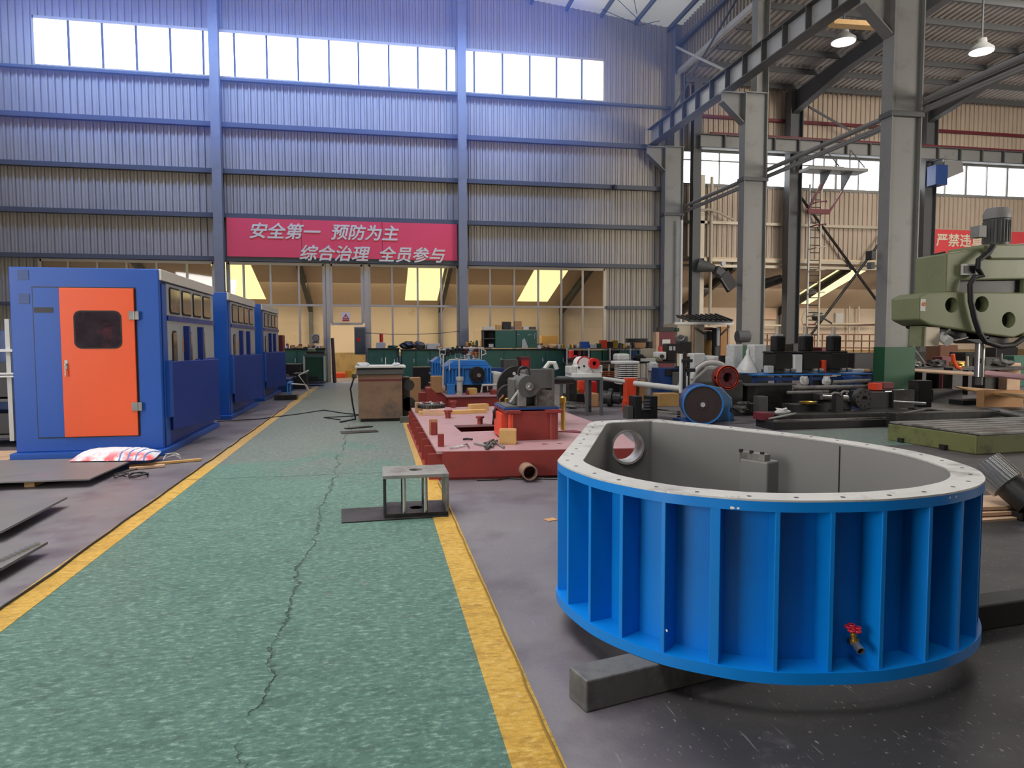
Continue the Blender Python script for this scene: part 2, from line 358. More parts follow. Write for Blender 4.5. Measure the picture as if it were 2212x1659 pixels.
def lane_mat(name, c1, c2, worn, speck, grime, c3):
    m, t, b, g, sx = floor_mat(name)
    v = nmix(t, ramp(t, noise(t, g, .9), .3, .7), c1, c2)
    v = nmix(t, mth(t, 'MULTIPLY', ramp(t, noise(t, g, 5, 9, .72, (1, 1.6, 1)), .52, .60), .5), v, grime)
    n = ramp(t, noise(t, g, 2.0, 9, .7), .62, .70)
    v = nmix(t, mth(t, 'MULTIPLY', n, .35), v, worn)
    chips = ramp(t, noise(t, g, 7, 3, .5), .735, .75)
    v = nmix(t, mth(t, 'MULTIPLY', chips, .8), v, speck)
    # bare concrete where traffic has taken the paint off
    w1 = mth(t, 'MULTIPLY', ramp(t, sx.outputs['Y'], 7.6, 9.6), ramp(t, mth(t, 'ADD', noise(t, g, .8, 6), mth(t, 'MULTIPLY', ramp(t, sx.outputs['Y'], 8, 12), .3)), .5, .62))
    v = nmix(t, mth(t, 'MULTIPLY', w1, .8), v, worn)
    # long crack along the lane, slab joints across it
    wx = mth(t, 'MULTIPLY', mth(t, 'SUBTRACT', noise(t, g, 1.4, 7, .7), .5), .35)
    cx = mth(t, 'ABSOLUTE', mth(t, 'ADD', mth(t, 'ADD', sx.outputs['X'], .52), wx), 0.0)
    crack = mth(t, 'MULTIPLY', ramp(t, cx, .010, .002), ramp(t, noise(t, g, 2.5, 4), .36, .52))
    jy = mth(t, 'ABSOLUTE', mth(t, 'SUBTRACT', mth(t, 'ADD', sx.outputs['Y'], mth(t, 'MULTIPLY', wx, .3)), 8.35), 0.0)
    crack = mth(t, 'MAXIMUM', crack, ramp(t, jy, .014, .003))
    v = nmix(t, mth(t, 'MULTIPLY', crack, .5), v, C(52, 66, 60))
    fine = noise(t, g, 42, 7, .75, (.5, 1, 1))
    v = nmix(t, mth(t, 'MULTIPLY', ramp(t, fine, .53, .63), .8), v, c3)
    v = nmix(t, mth(t, 'MULTIPLY', ramp(t, fine, .48, .38), .7), v, grime)
    t.links.new(v, b.inputs['Base Color'])
    t.links.new(mth(t, 'ADD', .26, mth(t, 'MULTIPLY', noise(t, g, 30, 4), .26)), b.inputs['Roughness'])
    h = mth(t, 'ADD', noise(t, g, 26, 8, .7, (.55, 1.3, 1)), mth(t, 'ADD', mth(t, 'MULTIPLY', noise(t, g, 5, 5), 1.2), mth(t, 'MULTIPLY', crack, -1.2)))
    bp = nd(t, 'ShaderNodeBump'); bp.inputs['Strength'].default_value = .9; bp.inputs['Distance'].default_value = .03
    t.links.new(h, bp.inputs['Height']); t.links.new(bp.outputs[0], b.inputs['Normal'])
    return m
LANE = lane_mat('walkway green paint', C(90, 130, 116), C(104, 142, 128), C(128, 128, 124), C(132, 106, 106), C(72, 104, 94), C(160, 192, 178))
LINE = lane_mat('walkway yellow line paint', C(226, 178, 72), C(232, 186, 84), C(202, 164, 104), C(96, 74, 40), C(176, 130, 50), C(246, 214, 130))

struct('floor', MB().add([(-16, -12, 0), (48, -12, 0), (48, 36, 0), (-16, 36, 0)], [(0, 1, 2, 3)]), FLOORM, 'worn grey painted concrete floor, oily black on the right')
def strip(x0, x1, y0, y1, z): return MB().box(x0, x1, y0, y1, -.01, z)
struct('floor_walkway', strip(-2.0, .46, -3, 27.9, .004), LANE, 'green painted walkway running to the far door')
struct('trim_1', strip(-2.19, -2.0, -3, 25.2, .006), LINE, 'yellow line along the left edge of the green walkway')
struct('trim_2', strip(.46, .655, -3, 17.0, .006), LINE, 'yellow line along the right edge of the green walkway')
struct('trim_3', MB().add([(6.4, 9.0, -.01), (10.5, 9.0, -.01), (10.5, 11.0, -.01), (6.4, 10.75, -.01), (6.4, 9.0, .004), (10.5, 9.0, .004), (10.5, 11.0, .004), (6.4, 10.75, .004)],
       [(4, 5, 6, 7), (0, 1, 5, 4), (1, 2, 6, 5), (2, 3, 7, 6), (3, 0, 4, 7)]), LANE, 'green painted floor patch behind the blue ring')
def wander(x, y0, y1, z, amp=.012, n=60, seed=1):
    r = random.Random(seed); return [(x + (r.random() - .5) * amp, y0 + (y1 - y0) * i / n, z) for i in range(n + 1)]
solid('floor_cable', MB().tube(wander(-2.155, -2, 17.5, .016, .02), .008, 6), RUBBER, 'thin dark cable lying along the outer edge of the left yellow line', 'cable')
solid('floor_cable', MB().tube(wander(.636, -2, 7.6, .012, .012, seed=4), .006, 6), BRASS, 'thin yellowed cable along the outer edge of the right yellow line', 'cable')

# ---------------------------------------------------------------- walls
def corr_mat(name, c1, c2, streak):
    m = bpy.data.materials.new(name); m.use_nodes = True; t = m.node_tree; b = t.nodes['Principled BSDF']
    g = nd(t, 'ShaderNodeNewGeometry').outputs['Position']
    v = nmix(t, ramp(t, noise(t, g, .35), .35, .65), c1, c2)
    v = nmix(t, mth(t, 'MULTIPLY', ramp(t, noise(t, g, 1.6, 5, .6, (4, 4, .25)), .5, .7), .45), v, streak)
    t.links.new(v, b.inputs['Base Color']); b.inputs['Roughness'].default_value = .55
    return m
SHEET = corr_mat('grey profiled wall sheet', C(184, 174, 156), C(172, 163, 148), C(140, 134, 122))
SHEETW = corr_mat('beige profiled wall sheet', C(206, 188, 168), C(192, 174, 154), C(164, 144, 124))
ROOFS = corr_mat('profiled roof sheet', C(190, 184, 176), C(176, 168, 162), C(176, 146, 124))
def corr(mb, x0, x1, z0, z1, y, pitch=.235, d=.05):
    xs = []; k = math.floor(x0 / pitch)
    while k * pitch < x1:
        for f, dy in ((0, 0), (.50, 0), (.58, -d), (.80, -d), (.83, .035), (.93, .035), (.96, 0)): xs.append((k * pitch + f * pitch, y + dy))
        k += 1
    xs = [(x, yy) for x, yy in xs if x0 < x < x1]; xs = [(x0, y)] + xs + [(x1, y)]
    n = len(xs); vs = [(x, yy, z0) for x, yy in xs] + [(x, yy, z1) for x, yy in xs] + [(x, y + .08, z0) for x, yy in xs] + [(x, y + .08, z1) for x, yy in xs]
    fs = [(i, i + 1, n + i + 1, n + i) for i in range(n - 1)] + [(2 * n + i + 1, 2 * n + i, 3 * n + i, 3 * n + i + 1) for i in range(n - 1)]
    fs += [(n + i, n + i + 1, 3 * n + i + 1, 3 * n + i) for i in range(n - 1)] + [(i + 1, i, 2 * n + i, 2 * n + i + 1) for i in range(n - 1)]
    mb.add(vs, fs); return mb
YB = 28.0
wb = MB()
corr(wb, -14, -11.8, 0, 4.56, YB); corr(wb, 9.32, 12.45, 0, 4.56, YB)
corr(wb, -14, 12.45, 4.56, 11.33, YB); corr(wb, -14, -11.73, 11.33, 13.0, YB); corr(wb, 9.25, 12.45, 11.33, 13.0, YB)
wb.box(-5.85, -5.6, YB, YB + .08, 11.33, 13.0); wb.box(3.19, 3.44, YB, YB + .08, 11.33, 13.0)
corr(wb, -14, 12.45, 13.0, 17.4, YB)
struct('wall_back', wb, SHEET, 'tall grey profiled sheet wall at the far end of the hall')
struct('wall_left', MB().box(-14.1, -14.0, -12, 28, 0, 17.4), SHEET, 'grey sheet wall on the left of the hall')
struct('wall_front', MB().box(-14, 40, -12.1, -12, 0, 17.4), SHEET, 'grey sheet wall behind the camera')
gi = 1
for z in (6.25, 7.87, 9.56, 11.20):
    struct('wall_girt', MB().box(-14, 12.3, YB - .22, YB - .05, z - (.09 if z < 11 else .05), z + (.09 if z < 11 else .05)), GIRT, 'horizontal grey steel girt across the back wall %.1f metres up' % z, bev=.01)
struct('wall_girt', MB().box(-14, 12.3, YB - .22, YB - .05, 4.58, 4.74), GIRT, 'horizontal girt just above the glazed partition')
for z in (1.3, 2.95):
    struct('wall_girt', MB().box(9.35, 12.3, YB - .2, YB - .05, z - .06, z + .06), GIRT, 'short girt right of the glazed partition %.1f metres up' % z)
    struct('wall_girt', MB().box(-14, -11.85, YB - .2, YB - .05, z - .06, z + .06), GIRT, 'short girt left of the glazed partition %.1f metres up' % z)
for x, s in ((-5.67, 'left'), (3.36, 'right')):
    mb = MB().box(x - .16, x + .16, YB - .5, YB - .48, 0, 17).box(x - .16, x + .16, YB - .24, YB - .22, 0, 17).box(x - .01, x + .01, YB - .48, YB - .24, 0, 17)
    struct('column', mb, STRUCT, 'grey wind post on the back wall at the %s end of the red banner' % s)

# high windows
hm = [[-11.73, -10.59, -9.49, -8.37, -7.23, -6.11, -5.85], [-5.60, -5.03, -3.89, -2.77, -1.64, -.55, .59, 1.7, 2.81, 3.19], [3.44, 3.9, 5.03, 6.14, 7.24, 8.3, 9.25]]
for i, xs in enumerate(hm):
    w_ = bpy.data.objects.new('window_%d' % (i + 1), None); COL.objects.link(w_); w_['kind'] = 'structure'
    w_['label'] = 'white daylight window band high on the back wall, ' + ('left section', 'middle section above the banner', 'right section')[i]
    x0, x1 = xs[0], xs[-1]
    MB().box(x0, x1, YB - .06, YB + .06, 12.92, 13.02).box(x0, x1, YB - .05, YB + .06, 11.31, 11.36).box(x0 - .03, x0 + .05, YB - .06, YB + .06, 11.31, 13.02).box(x1 - .05, x1 + .03, YB - .06, YB + .06, 11.31, 13.02).build('window_frame', FRAME, w_)
    for x in xs[1:-1]: MB().box(x - .035, x + .035, YB - .04, YB + .05, 11.34, 12.95).build('mullion', STRUCTD, w_)
    MB().box(x0, x1, YB + .02, YB + .04, 11.33, 13.0).build('pane', SKYPANE, w_)

# glazed partition at floor level
gm = [[-11.79, -10.88, -9.92, -8.94, -7.93, -6.89, -5.95], [-5.45, -4.9, -3.93, -2.9, -1.97], [-1.72, -.53], [-.28, .61, 1.6, 2.53, 3.2], [3.55, 4.49, 5.48, 6.48, 7.45, 8.36, 9.3]]
gn = ['behind the first blue cabin', 'left of the far door', 'above the far door', 'right of the far door', 'behind the green wall cabinet']
for i, xs in enumerate(gm):
    w_ = bpy.data.objects.new('window_%d' % (i + 4), None); COL.objects.link(w_); w_['kind'] = 'structure'; w_['label'] = 'aluminium framed glazed partition bay ' + gn[i]
    x0, x1 = xs[0], xs[-1]; zb = 2.28 if i == 2 else .0
    f = MB()
    for x in (x0, x1): f.box(x - .06, x + .06, YB - .1, YB + .02, zb, 4.54)
    f.box(x0, x1, YB - .1, YB + .02, 4.46, 4.56); f.box(x0, x1, YB - .09, YB + .02, 2.92, 3.0)
    if i == 2: f.box(x0, x1, YB - .1, YB + .02, 2.2, 2.3)
    f.build('window_frame', FRAME, w_)
    for x in xs[1:-1]: MB().box(x - .035, x + .035, YB - .08, YB + .01, zb, 4.5).build('mullion', FRAME, w_)
    MB().box(x0 + .06, x1 - .06, YB - .035, YB - .027, max(zb, 1.0), 4.46).build('pane', GLASS, w_)
    if i != 2: MB().box(x0 + .06, x1 - .06, YB - .06, YB + .0, 0, 1.0).build('sill_panel', FRAME, w_)
mb = MB().box(-1.90, -1.76, YB - .14, YB + .06, 0, 4.56).box(-.46, -.3, YB - .14, YB + .06, 0, 4.56)
struct('door_1', mb, FRAME, 'pale steel jambs of the open doorway at the end of the walkway', bev=.01)
for x, nme in ((-12.9, 'a'),):
    pass

# ---------------------------------------------------------------- main roof, side wall above the lower bay
def zr(x): return 14.45 + (12.45 - x) * .105
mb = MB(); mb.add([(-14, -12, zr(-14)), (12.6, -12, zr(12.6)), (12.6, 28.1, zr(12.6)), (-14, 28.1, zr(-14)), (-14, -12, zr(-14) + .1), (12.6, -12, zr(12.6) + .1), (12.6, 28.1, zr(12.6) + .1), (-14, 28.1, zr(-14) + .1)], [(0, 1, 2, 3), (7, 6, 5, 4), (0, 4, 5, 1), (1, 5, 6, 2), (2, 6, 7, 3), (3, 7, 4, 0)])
ROOF_GLOW = mat('self-glowing pale roof lining', C(232, 230, 226), .7, var=.06, scale=1, emit=(.92, .96, 1, 1), estr=.30)  # weak glow put into the lining to brighten it, no lamp there
struct('ceiling', mb, ROOF_GLOW, 'self-glowing pale roof lining of the main hall')
for k in range(12):
    x = 12.0 - k * 1.45
    struct('roof_purlin', MB().bar((x, -10, zr(x) - .1), (x, 28, zr(x) - .1), .09, .18), STRUCTD, 'grey roof purlin number %d counted from the right eave' % (k + 1))
for i, pts in enumerate((((1300, 20), (1380, 55), (1425, 45)), ((1335, 0), (1385, 48)), ((1370, 0), (1376, 30)))):
    ps = [AX(x, y, 11.2 - i * .7) for x, y in pts]
    solid('roof_cable', MB().tube([A(x, y, 26.0 - i * .8) for x, y in pts], .012, 5), BLACK, ('black cable swagged under the pale roof', 'black cable crossing the swagged one under the roof', 'shortest black cable hanging from the roof')[i], 'cable')
mb = MB(Matrix.Translation((12.45, 0, 0)) @ Matrix.Rotation(R(-90), 4, 'Z'))
corr(mb, -28, 12, 12.5, 14.6, 0)
struct('wall_right', mb, SHEET, 'profiled sheet wall above the roof of the side bay')
struct('wall_girt', MB().box(12.2, 12.36, -6, 27.9, 12.45, 12.62), LGREY, 'pale steel angle under the side wall sheeting')
struct('wall_girt', MB().box(12.2, 12.36, -6, 27.9, 13.55, 13.7), STRUCTD, 'dark girt half way up the upper side wall')

# crane columns
for i, y in enumerate((27.6, 21.25, 14.65, 8.05)):
    n = ('at the far corner beside the back wall', 'second from the back wall', 'nearest the camera, green painted foot', 'beyond the right edge of the view')[i]
    c_ = bpy.data.objects.new('column', None); COL.objects.link(c_); c_['kind'] = 'structure'; c_['label'] = 'tall grey crane column ' + n
    c_.location = (12.1, y, 0); MW[c_.name] = Matrix.Translation((12.1, y, 0))
    b_ = .185
    MB().box(11.7, 11.73, y - b_, y + b_, 0, 9.5).box(12.47, 12.5, y - b_, y + b_, 0, 9.5).box(11.73, 12.47, y - .1, y - .08, 0, 9.5).box(11.73, 12.47, y + .08, y + .1, 0, 9.5).box(11.68, 12.52, y - .2, y + .2, 9.5, 9.53).build('shaft', STRUCT, c_)
    MB().box(12.08, 12.1, y - b_, y + b_, 9.53, 14.6).box(12.48, 12.5, y - b_, y + b_, 9.53, 14.6).box(12.1, 12.48, y - .02, y + .02, 9.53, 14.5).build('upper_shaft', STRUCT, c_)
    MB().xz([(11.7, 8.55), (11.7, 9.5), (10.95, 9.5), (10.95, 9.2)], y - .02, y + .02).box(10.93, 11.7, y - .16, y + .16, 9.47, 9.51).bar((11.7, y, 8.55), (10.95, y, 9.2), .32, .03).build('corbel', STRUCT, c_)
    MB().box(11.69, 12.51, y - b_ - .005, y + b_ + .005, 0, 1.40).build('painted_foot', PGREEN, c_)
    MB().box(11.66, 12.54, y - .21, y + .21, 6.72, 6.84).build('tie_plate', STRUCTD, c_)
# crane runway along the columns
bm_ = bpy.data.objects.new('crane_beam', None); COL.objects.link(bm_); bm_['kind'] = 'structure'; bm_['label'] = 'long grey crane runway beam on the column corbels'
MB().box(11.02, 11.38, -4, 27.7, 10.20, 10.23).box(11.02, 11.38, -4, 27.7, 9.56, 9.59).build('flange', STRUCTD, bm_)
MB().box(11.19, 11.21, -4, 27.7, 9.59, 10.20).build('web', LGREY, bm_)
MB().box(11.16, 11.24, -4, 27.7, 10.23, 10.33).build('rail', STRUCTD, bm_)
for k in range(29): MB().box(11.03, 11.19, 26.5 - k * 1.07, 26.52 - k * 1.07 + .02, 9.59, 10.20).build('stiffener', STRUCTD, bm_)
struct('brace', MB().cyl((11.4, 26.9, 10.2), AX(1590, 0, 12.2), .04, n=8), STRUCTD, 'thin diagonal brace rod from the crane beam up to the roof')
struct('brace', MB().cyl(AX(1462, 102, 11.9), AX(1562, 150, 11.4), .05, n=8), LGREY, 'short pale diagonal rod crossing the brace above the crane beam')
# power rails through the columns
zc = AX(1610, 395, 12.6).z
for dx, dz, r_, nn in ((0, .12, .07, 'upper thick'), (.05, -.05, .05, 'middle'), (-.08, -.16, .035, 'lower thin')):
    solid('conduit_pipe', MB().cyl((12.62 + dx, -2, zc + dz), (12.62 + dx, 27.3, zc + dz), r_, n=10), STRUCT, 'long grey conduit pipe behind the crane columns, %s one of three' % nn, 'pipe', 'conduits along the crane columns', smooth=True)

# ---------------------------------------------------------------- side bay: end wall, roof, steelwork
YE = 28.3
we = MB(); corr(we, 12.7, 42, 5.0, 8.22, YE); corr(we, 12.7, 42, 9.66, 12.9, YE)
struct('wall_far', we, SHEETW, 'beige profiled end wall of the side bay')
w_ = bpy.data.objects.new('window_9', None); COL.objects.link(w_); w_['kind'] = 'structure'; w_['label'] = 'white window band along the end wall of the side bay'
MB().box(12.7, 42, YE - .06, YE + .02, 8.16, 8.28).box(12.7, 42, YE - .06, YE + .02, 9.58, 9.68).box(12.7, 20.5, YE - .05, YE + .02, 9.22, 9.27).build('window_frame', STRUCT, w_)
MB().box(12.7, 42, YE + .03, YE + .05, 8.22, 9.66).build('pane', SKYPANE, w_)
for k in range(26):
    x = 13.4 + k * 1.12; wdt = .05 if k % 2 else .09
    MB().box(x - wdt / 2, x + wdt / 2, YE - .05, YE + .03, 8.25, 9.62).build('mullion', STRUCT, w_)
for z, nme in ((6.62, 'beige'), (5.02, 'lower')):
    struct('wall_girt', MB().box(12.7, 42, YE - .2, YE - .05, z - .06, z + .06), FRAME, 'horizontal girt on the beige end wall, %s' % nme)
struct('wall_girt', MB().box(12.7, 42, YE - .2, YE - .05, 4.72, 4.84), FRAME, 'pale pipe like girt over the open lean-to')
struct('wall_girt', MB().box(12.7, 42, YE - .2, YE - .05, 11.0, 11.12), MAROON, 'dull red girt high on the end wall')
for x, nn in ((17.7, 'behind the ladder'), (24.35, 'behind the green drill')):
    mb = MB().box(x - .3, x - .27, YE - .75, YE - .35, 0, 12.2).box(x + .27, x + .3, YE - .75, YE - .35, 0, 12.2).box(x - .27, x + .27, YE - .57, YE - .53, 0, 12.2)
    struct('column', mb, STRUCTD, 'dark steel column of the end wall ' + nn)
mb = MB().box(13.0, 13.35, YE - .75, YE - .72, 0, 12.2).box(13.0, 13.35, YE - .45, YE - .42, 0, 12.2).box(13.16, 13.19, YE - .72, YE - .45, 0, 12.2)
struct('column', mb, STRUCTD, 'dark corner column beside the far crane column')
mb = MB().box(13.5, 13.8, YE - .2, YE - .1, 0, 8.6)
struct('column', mb, FRAME, 'pale beige corner post of the end wall')
solid('wall_pipe', MB().cyl((14.05, YE - .3, 2.2), (14.05, YE - .3, 8.5), .07, n=10), FRAME, 'beige vertical pipe on the end wall left of the second crane column', 'pipe')
solid('wall_pipe', MB().cyl((12.35, 27.2, 1.5), (12.35, 27.2, 6.5), .05, n=10), WHITE, 'white vertical pipe beside the far crane column', 'pipe')
rb = bpy.data.objects.new('crane_beam', None); COL.objects.link(rb); rb['kind'] = 'structure'; rb['label'] = 'grey crane runway beam with red rail along the end wall'
MB().box(13.2, 42, 27.34, 27.36, 9.52, 10.02).build('web', STRUCT, rb)
MB().box(13.2, 42, 27.2, 27.5, 10.02, 10.05).box(13.2, 42, 27.2, 27.5, 9.49, 9.52).build('flange', STRUCTD, rb)
MB().box(13.6, 42, 27.28, 27.36, 10.05, 10.15).build('rail', MAROON, rb)
for k in range(20): MB().box(14.2 + k * 1.13, 14.26 + k * 1.13, 27.2, 27.34, 9.52, 10.02).build('stiffener', STRUCTD, rb)
for x in (17.7, 24.35):
    struct('corbel', MB().yz([(27.55, 8.75), (27.55, 9.49), (26.95, 9.49), (26.95, 9.2)], x - .02, x + .02).box(x - .15, x + .15, 26.95, 27.55, 9.45, 9.49), STRUCTD, 'corbel carrying the crane beam at the column ' + ('behind the ladder' if x < 20 else 'behind the drill'))
# roof of the side bay
def zs(y): return 12.42 + (28.3 - y) * .075
mb = MB(); xs = []; k = 0
while 12.6 + k * .25 < 44:
    for f, dz in ((0, 0), (.14, 0), (.17, -.05), (.22, -.05)): xs.append((12.6 + k * .25 + f, dz))
    k += 1
n = len(xs)
mb.add([(x, 28.4, zs(28.4) + dz) for x, dz in xs] + [(x, -4, zs(-4) + dz) for x, dz in xs] + [(x, 28.4, zs(28.4) + .1) for x, dz in xs] + [(x, -4, zs(-4) + .1) for x, dz in xs],
       [(i, i + 1, n + i + 1, n + i) for i in range(n - 1)] + [(2 * n + i + 1, 2 * n + i, 3 * n + i, 3 * n + i + 1) for i in range(n - 1)])
struct('ceiling_side_bay', mb, ROOFS, 'profiled steel roof over the side bay')
for k in range(19):
    y = 27.6 - k * 1.4
    struct('roof_purlin', MB().box(12.6, 44, y - .04, y + .04, zs(y) - .27, zs(y) - .06), STRUCTD, 'purlin of the side bay roof, number %d counted from the end wall' % (k + 1))
for x, nn in ((17.7, 'meeting the column behind the ladder'), (24.35, 'meeting the column behind the drill')):
    mb = MB().yz([(27.9, zs(27.9) - .27), (27.9, zs(27.9) - 1.2), (24.5, zs(24.5) - .85), (0, zs(0) - .85), (0, zs(0) - .27)], x - .015, x + .015)
    mb.yz([(27.9, zs(27.9) - 1.2), (27.9, zs(27.9) - 1.23), (24.5, zs(24.5) - .88), (0, zs(0) - .88), (0, zs(0) - .85), (24.5, zs(24.5) - .85)], x - .16, x + .16)
    struct('roof_rafter', mb, STRUCTD, 'dark tapered roof rafter ' + nn)
for (x0, x1) in ((18.0, 20.9), (20.9, 23.9)):
    a = (x0 + .2 if x0 < 20 else x1 - .4, 27.5, 11.5); b2 = (20.9, 27.5, 10.3)
    struct('brace', MB().cyl(a, b2, .05, n=8), STRUCTD, 'diagonal knee brace above the red rail, ' + ('left' if x0 < 20 else 'right') + ' one')
for p, q, nn in (((17.9, 28.0, 8.2), (24.2, 28.0, 1.0), 'falling to the right'), ((18.0, 27.9, .8), (24.3, 27.9, 8.6), 'rising to the right')):
    struct('brace', MB().cyl(p, q, .06, n=8), DSTEEL, 'long cross brace of the end wall ' + nn)
# ladder and platform
lad = thing('ladder', 'caged steel access ladder with red cage at its top on the end wall column', 'ladder', (17.95, 27.3, 0))
for x in (18.2, 18.75): MB().box(x - .035, x + .035, 27.25, 27.31, 0, 8.2).build('rail', LGREY if x < 18.5 else FRAME, lad)
for k in range(20): MB().cyl((18.2, 27.28, 1.8 + k * .32), (18.75, 27.28, 1.8 + k * .32), .02, n=6).build('rung', DSTEEL, lad)
for k in range(6): MB().tube([(18.2, 27.25, 2.6 + k * .95), (18.25, 26.8, 2.62 + k * .95), (18.6, 26.7, 2.65 + k * .95), (18.9, 27.2, 2.68 + k * .95)], .025, 6).build('cage_hoop', FRAME if k < 4 else MAROON, lad)
MB().box(17.9, 18.9, 26.9, 27.0, 6.9, 7.1).bar((17.9, 26.95, 7.0), (18.5, 26.95, 8.2), .12, .06).bar((18.9, 26.95, 7.0), (19.5, 26.95, 7.9), .1, .06).build('cage_frame', MAROON, lad)
pl = thing('platform', 'small grey landing platform with handrail above the ladder', 'platform', (18.8, 26.9, 8.5))
MB().box(17.6, 20.3, 26.4, 27.2, 8.62, 8.74).build('deck', STRUCT, pl)
[MB().yz([(27.2, 7.9), (27.2, 8.62), (26.5, 8.62)], x, x + .06).build('bracket', STRUCTD, pl) for x in (18.6, 19.6)]
for i in range(2): MB().cyl((18.3 + i * 1.2, 26.5, 8.74), (18.3 + i * 1.2, 26.5, 9.5), .03, n=6).cyl((18.3 + i * 1.2, 26.5, 9.5), (19.0 + i * 1.2, 26.5, 8.8), .025, n=6).build('handrail', STRUCTD, pl)
hb = thing('brace_box', 'blue grey bracket box with struts on the end wall column above the drill', 'bracket', (24.4, 27.2, 8.2))
MB().box(24.0, 24.6, 26.9, 27.4, 8.35, 9.2).build('body', DBLUE, hb)
MB().xz([(24.6, 8.6), (25.6, 9.0), (25.5, 9.45), (24.6, 9.45)], 27.1, 27.15).build('gusset', STRUCT, hb)
# high bay lamps
lm = thing('high_bay_lamp', 'round white lit lamp hanging from the side bay roof, left of the nearest column', 'lamp', (0, 0, 0), group='high bay lamps under the side bay roof')
MB().cyl((0, 0, 0), (0, 0, .05), .34, n=28).build('lens', LAMP, lm)
MB().lathe([(.37, .02), (.36, .1), (.16, .28), (.14, .42), (.05, .45)]).build('shade', STRUCT, lm, smooth=True)
MB().cyl((0, 0, .45), (0, 0, 1.75), .03, n=8).build('stem', STRUCTD, lm)
pa, pb = A(1822, 92, 20.0), A(2120, 113, 20.0)
lm.location = pa; MW[lm.name] = Matrix.Translation(pa)
dup(lm, pb, 0, 'round white lit lamp hanging from the side bay roof, right of the nearest column')
for i in range(1):
    struct('roof_strip', MB().bar(A(1795, 50, 19.0), A(1925, 58, 19.0), .3, .14) if i == 0 else MB().bar(A(1995, 68, 20.0), A(2230, 88, 20.0), .25, .1), WOOD if i == 0 else FRAME, 'timber coloured hoist beam under the side bay roof, %s lamp' % ('left' if i == 0 else 'right'))

# ---------------------------------------------------------------- lean-to behind the glazing
YL = 34.0
def zl(y): return 5.0 - (y - 28.3) * .30
struct('wall_dado', MB().box(-14, 46, YL - .04, YL, 0, 1.05), mat('ochre wall dado', C(158, 132, 88), .7, var=.15, scale=1.5, dirt=C(120, 98, 70)), 'ochre dado along the foot of the lean-to outer wall')
struct('wall_outer', MB().box(-14, 46, YL, YL + .12, 0, 3.35), GLOW, 'sunlit beige outer wall of the lean-to behind the glazing')
mb = MB().yz([(28.12, zl(28.12)), (34.2, zl(34.2)), (34.2, zl(34.2) + .1), (28.12, zl(28.12) + .1)], -14, 46)
LROOF = mat('brown lean-to roof lining', C(228, 204, 170), .7, var=.1, scale=.8)
struct('ceiling_lean_to', mb, LROOF, 'sloping brown roof of the lean-to')
def hitroof(x, y):
    d = ray(x, y)  # EYE.z + d.z*t = 5.0 - (d.y*t - 28.3)*.30
    tt = (5.0 + 28.3 * .30 - EYE.z) / (d.z + .30 * d.y); return EYE + d * tt
for i, (xa, ya, xb, yb_) in enumerate(((488, 586, 556, 640), (890, 590, 942, 640), (1140, 590, 1205, 640), (1745, 590, 1830, 640), (1925, 640, 1985, 655))):
    p = hitroof(xa, yb_); q = hitroof(xb, ya)
    x0, x1 = min(p.x, q.x), max(p.x, q.x); y0, y1 = min(p.y, q.y), max(p.y, q.y)
    x0, x1 = (x0 + x1) / 2 - .75, (x0 + x1) / 2 + .75
    mb = MB().yz([(29.0, zl(29.0) - .01), (33.3, zl(33.3) - .01), (33.3, zl(33.3) + .02), (29.0, zl(29.0) + .02)], x0, x1)
    struct('skylight_%d' % (i + 1), mb, WARMSKY, 'glowing yellow rooflight in the lean-to roof, number %d from the left' % (i + 1))
for x in (-9, -3, 3, 9, 15.4, 21.0, 27):
    c_ = bpy.data.objects.new('lean_to_frame', None); COL.objects.link(c_); c_['kind'] = 'structure'; c_['label'] = 'dark steel frame of the lean-to at %d metres across' % x
    MB().yz([(28.4, zl(28.4) - .02), (28.4, zl(28.4) - .3), (33.4, zl(33.4) - .45), (33.9, zl(33.9) - .45), (33.9, zl(33.9) - .02)], x - .09, x + .09).build('rafter', DSTEEL, c_)
    MB().box(x - .09, x + .09, 33.65, 33.85, 0, 2.95).build('post', STRUCTD, c_)
area('lean_to_fill_light', (-2, 30.5, 4.0), (-2, 31, 0), 20, 2.2, 1300, (1.0, .85, .60))  # added warm lamp under the lean-to roof, makes the beige wall glow
area('lean_to_fill_light', (22, 30.5, 4.0), (22, 31, 0), 20, 2.2, 800, (1.0, .91, .80))  # same added lamp for the right part of the lean-to

HZ = bpy.data.materials.new('window glare volume'); HZ.use_nodes = True; t = HZ.node_tree; t.nodes.clear()
o_ = nd(t, 'ShaderNodeOutputMaterial'); vs_ = nd(t, 'ShaderNodeVolumeScatter'); vs_.inputs['Color'].default_value = (.16, .30, 1, 1); vs_.inputs['Density'].default_value = .055; vs_.inputs['Anisotropy'].default_value = .25
t.links.new(vs_.outputs[0], o_.inputs['Volume'])
hz = MB().box(-13.9, 10.9, 19.5, 27.4, 8.4, 14.28).build('haze', HZ); tag(hz, 'thin blue haze volume standing in for glare around the high windows', 'haze', None, 'stuff')  # blue volume put in to imitate the glare around the windows
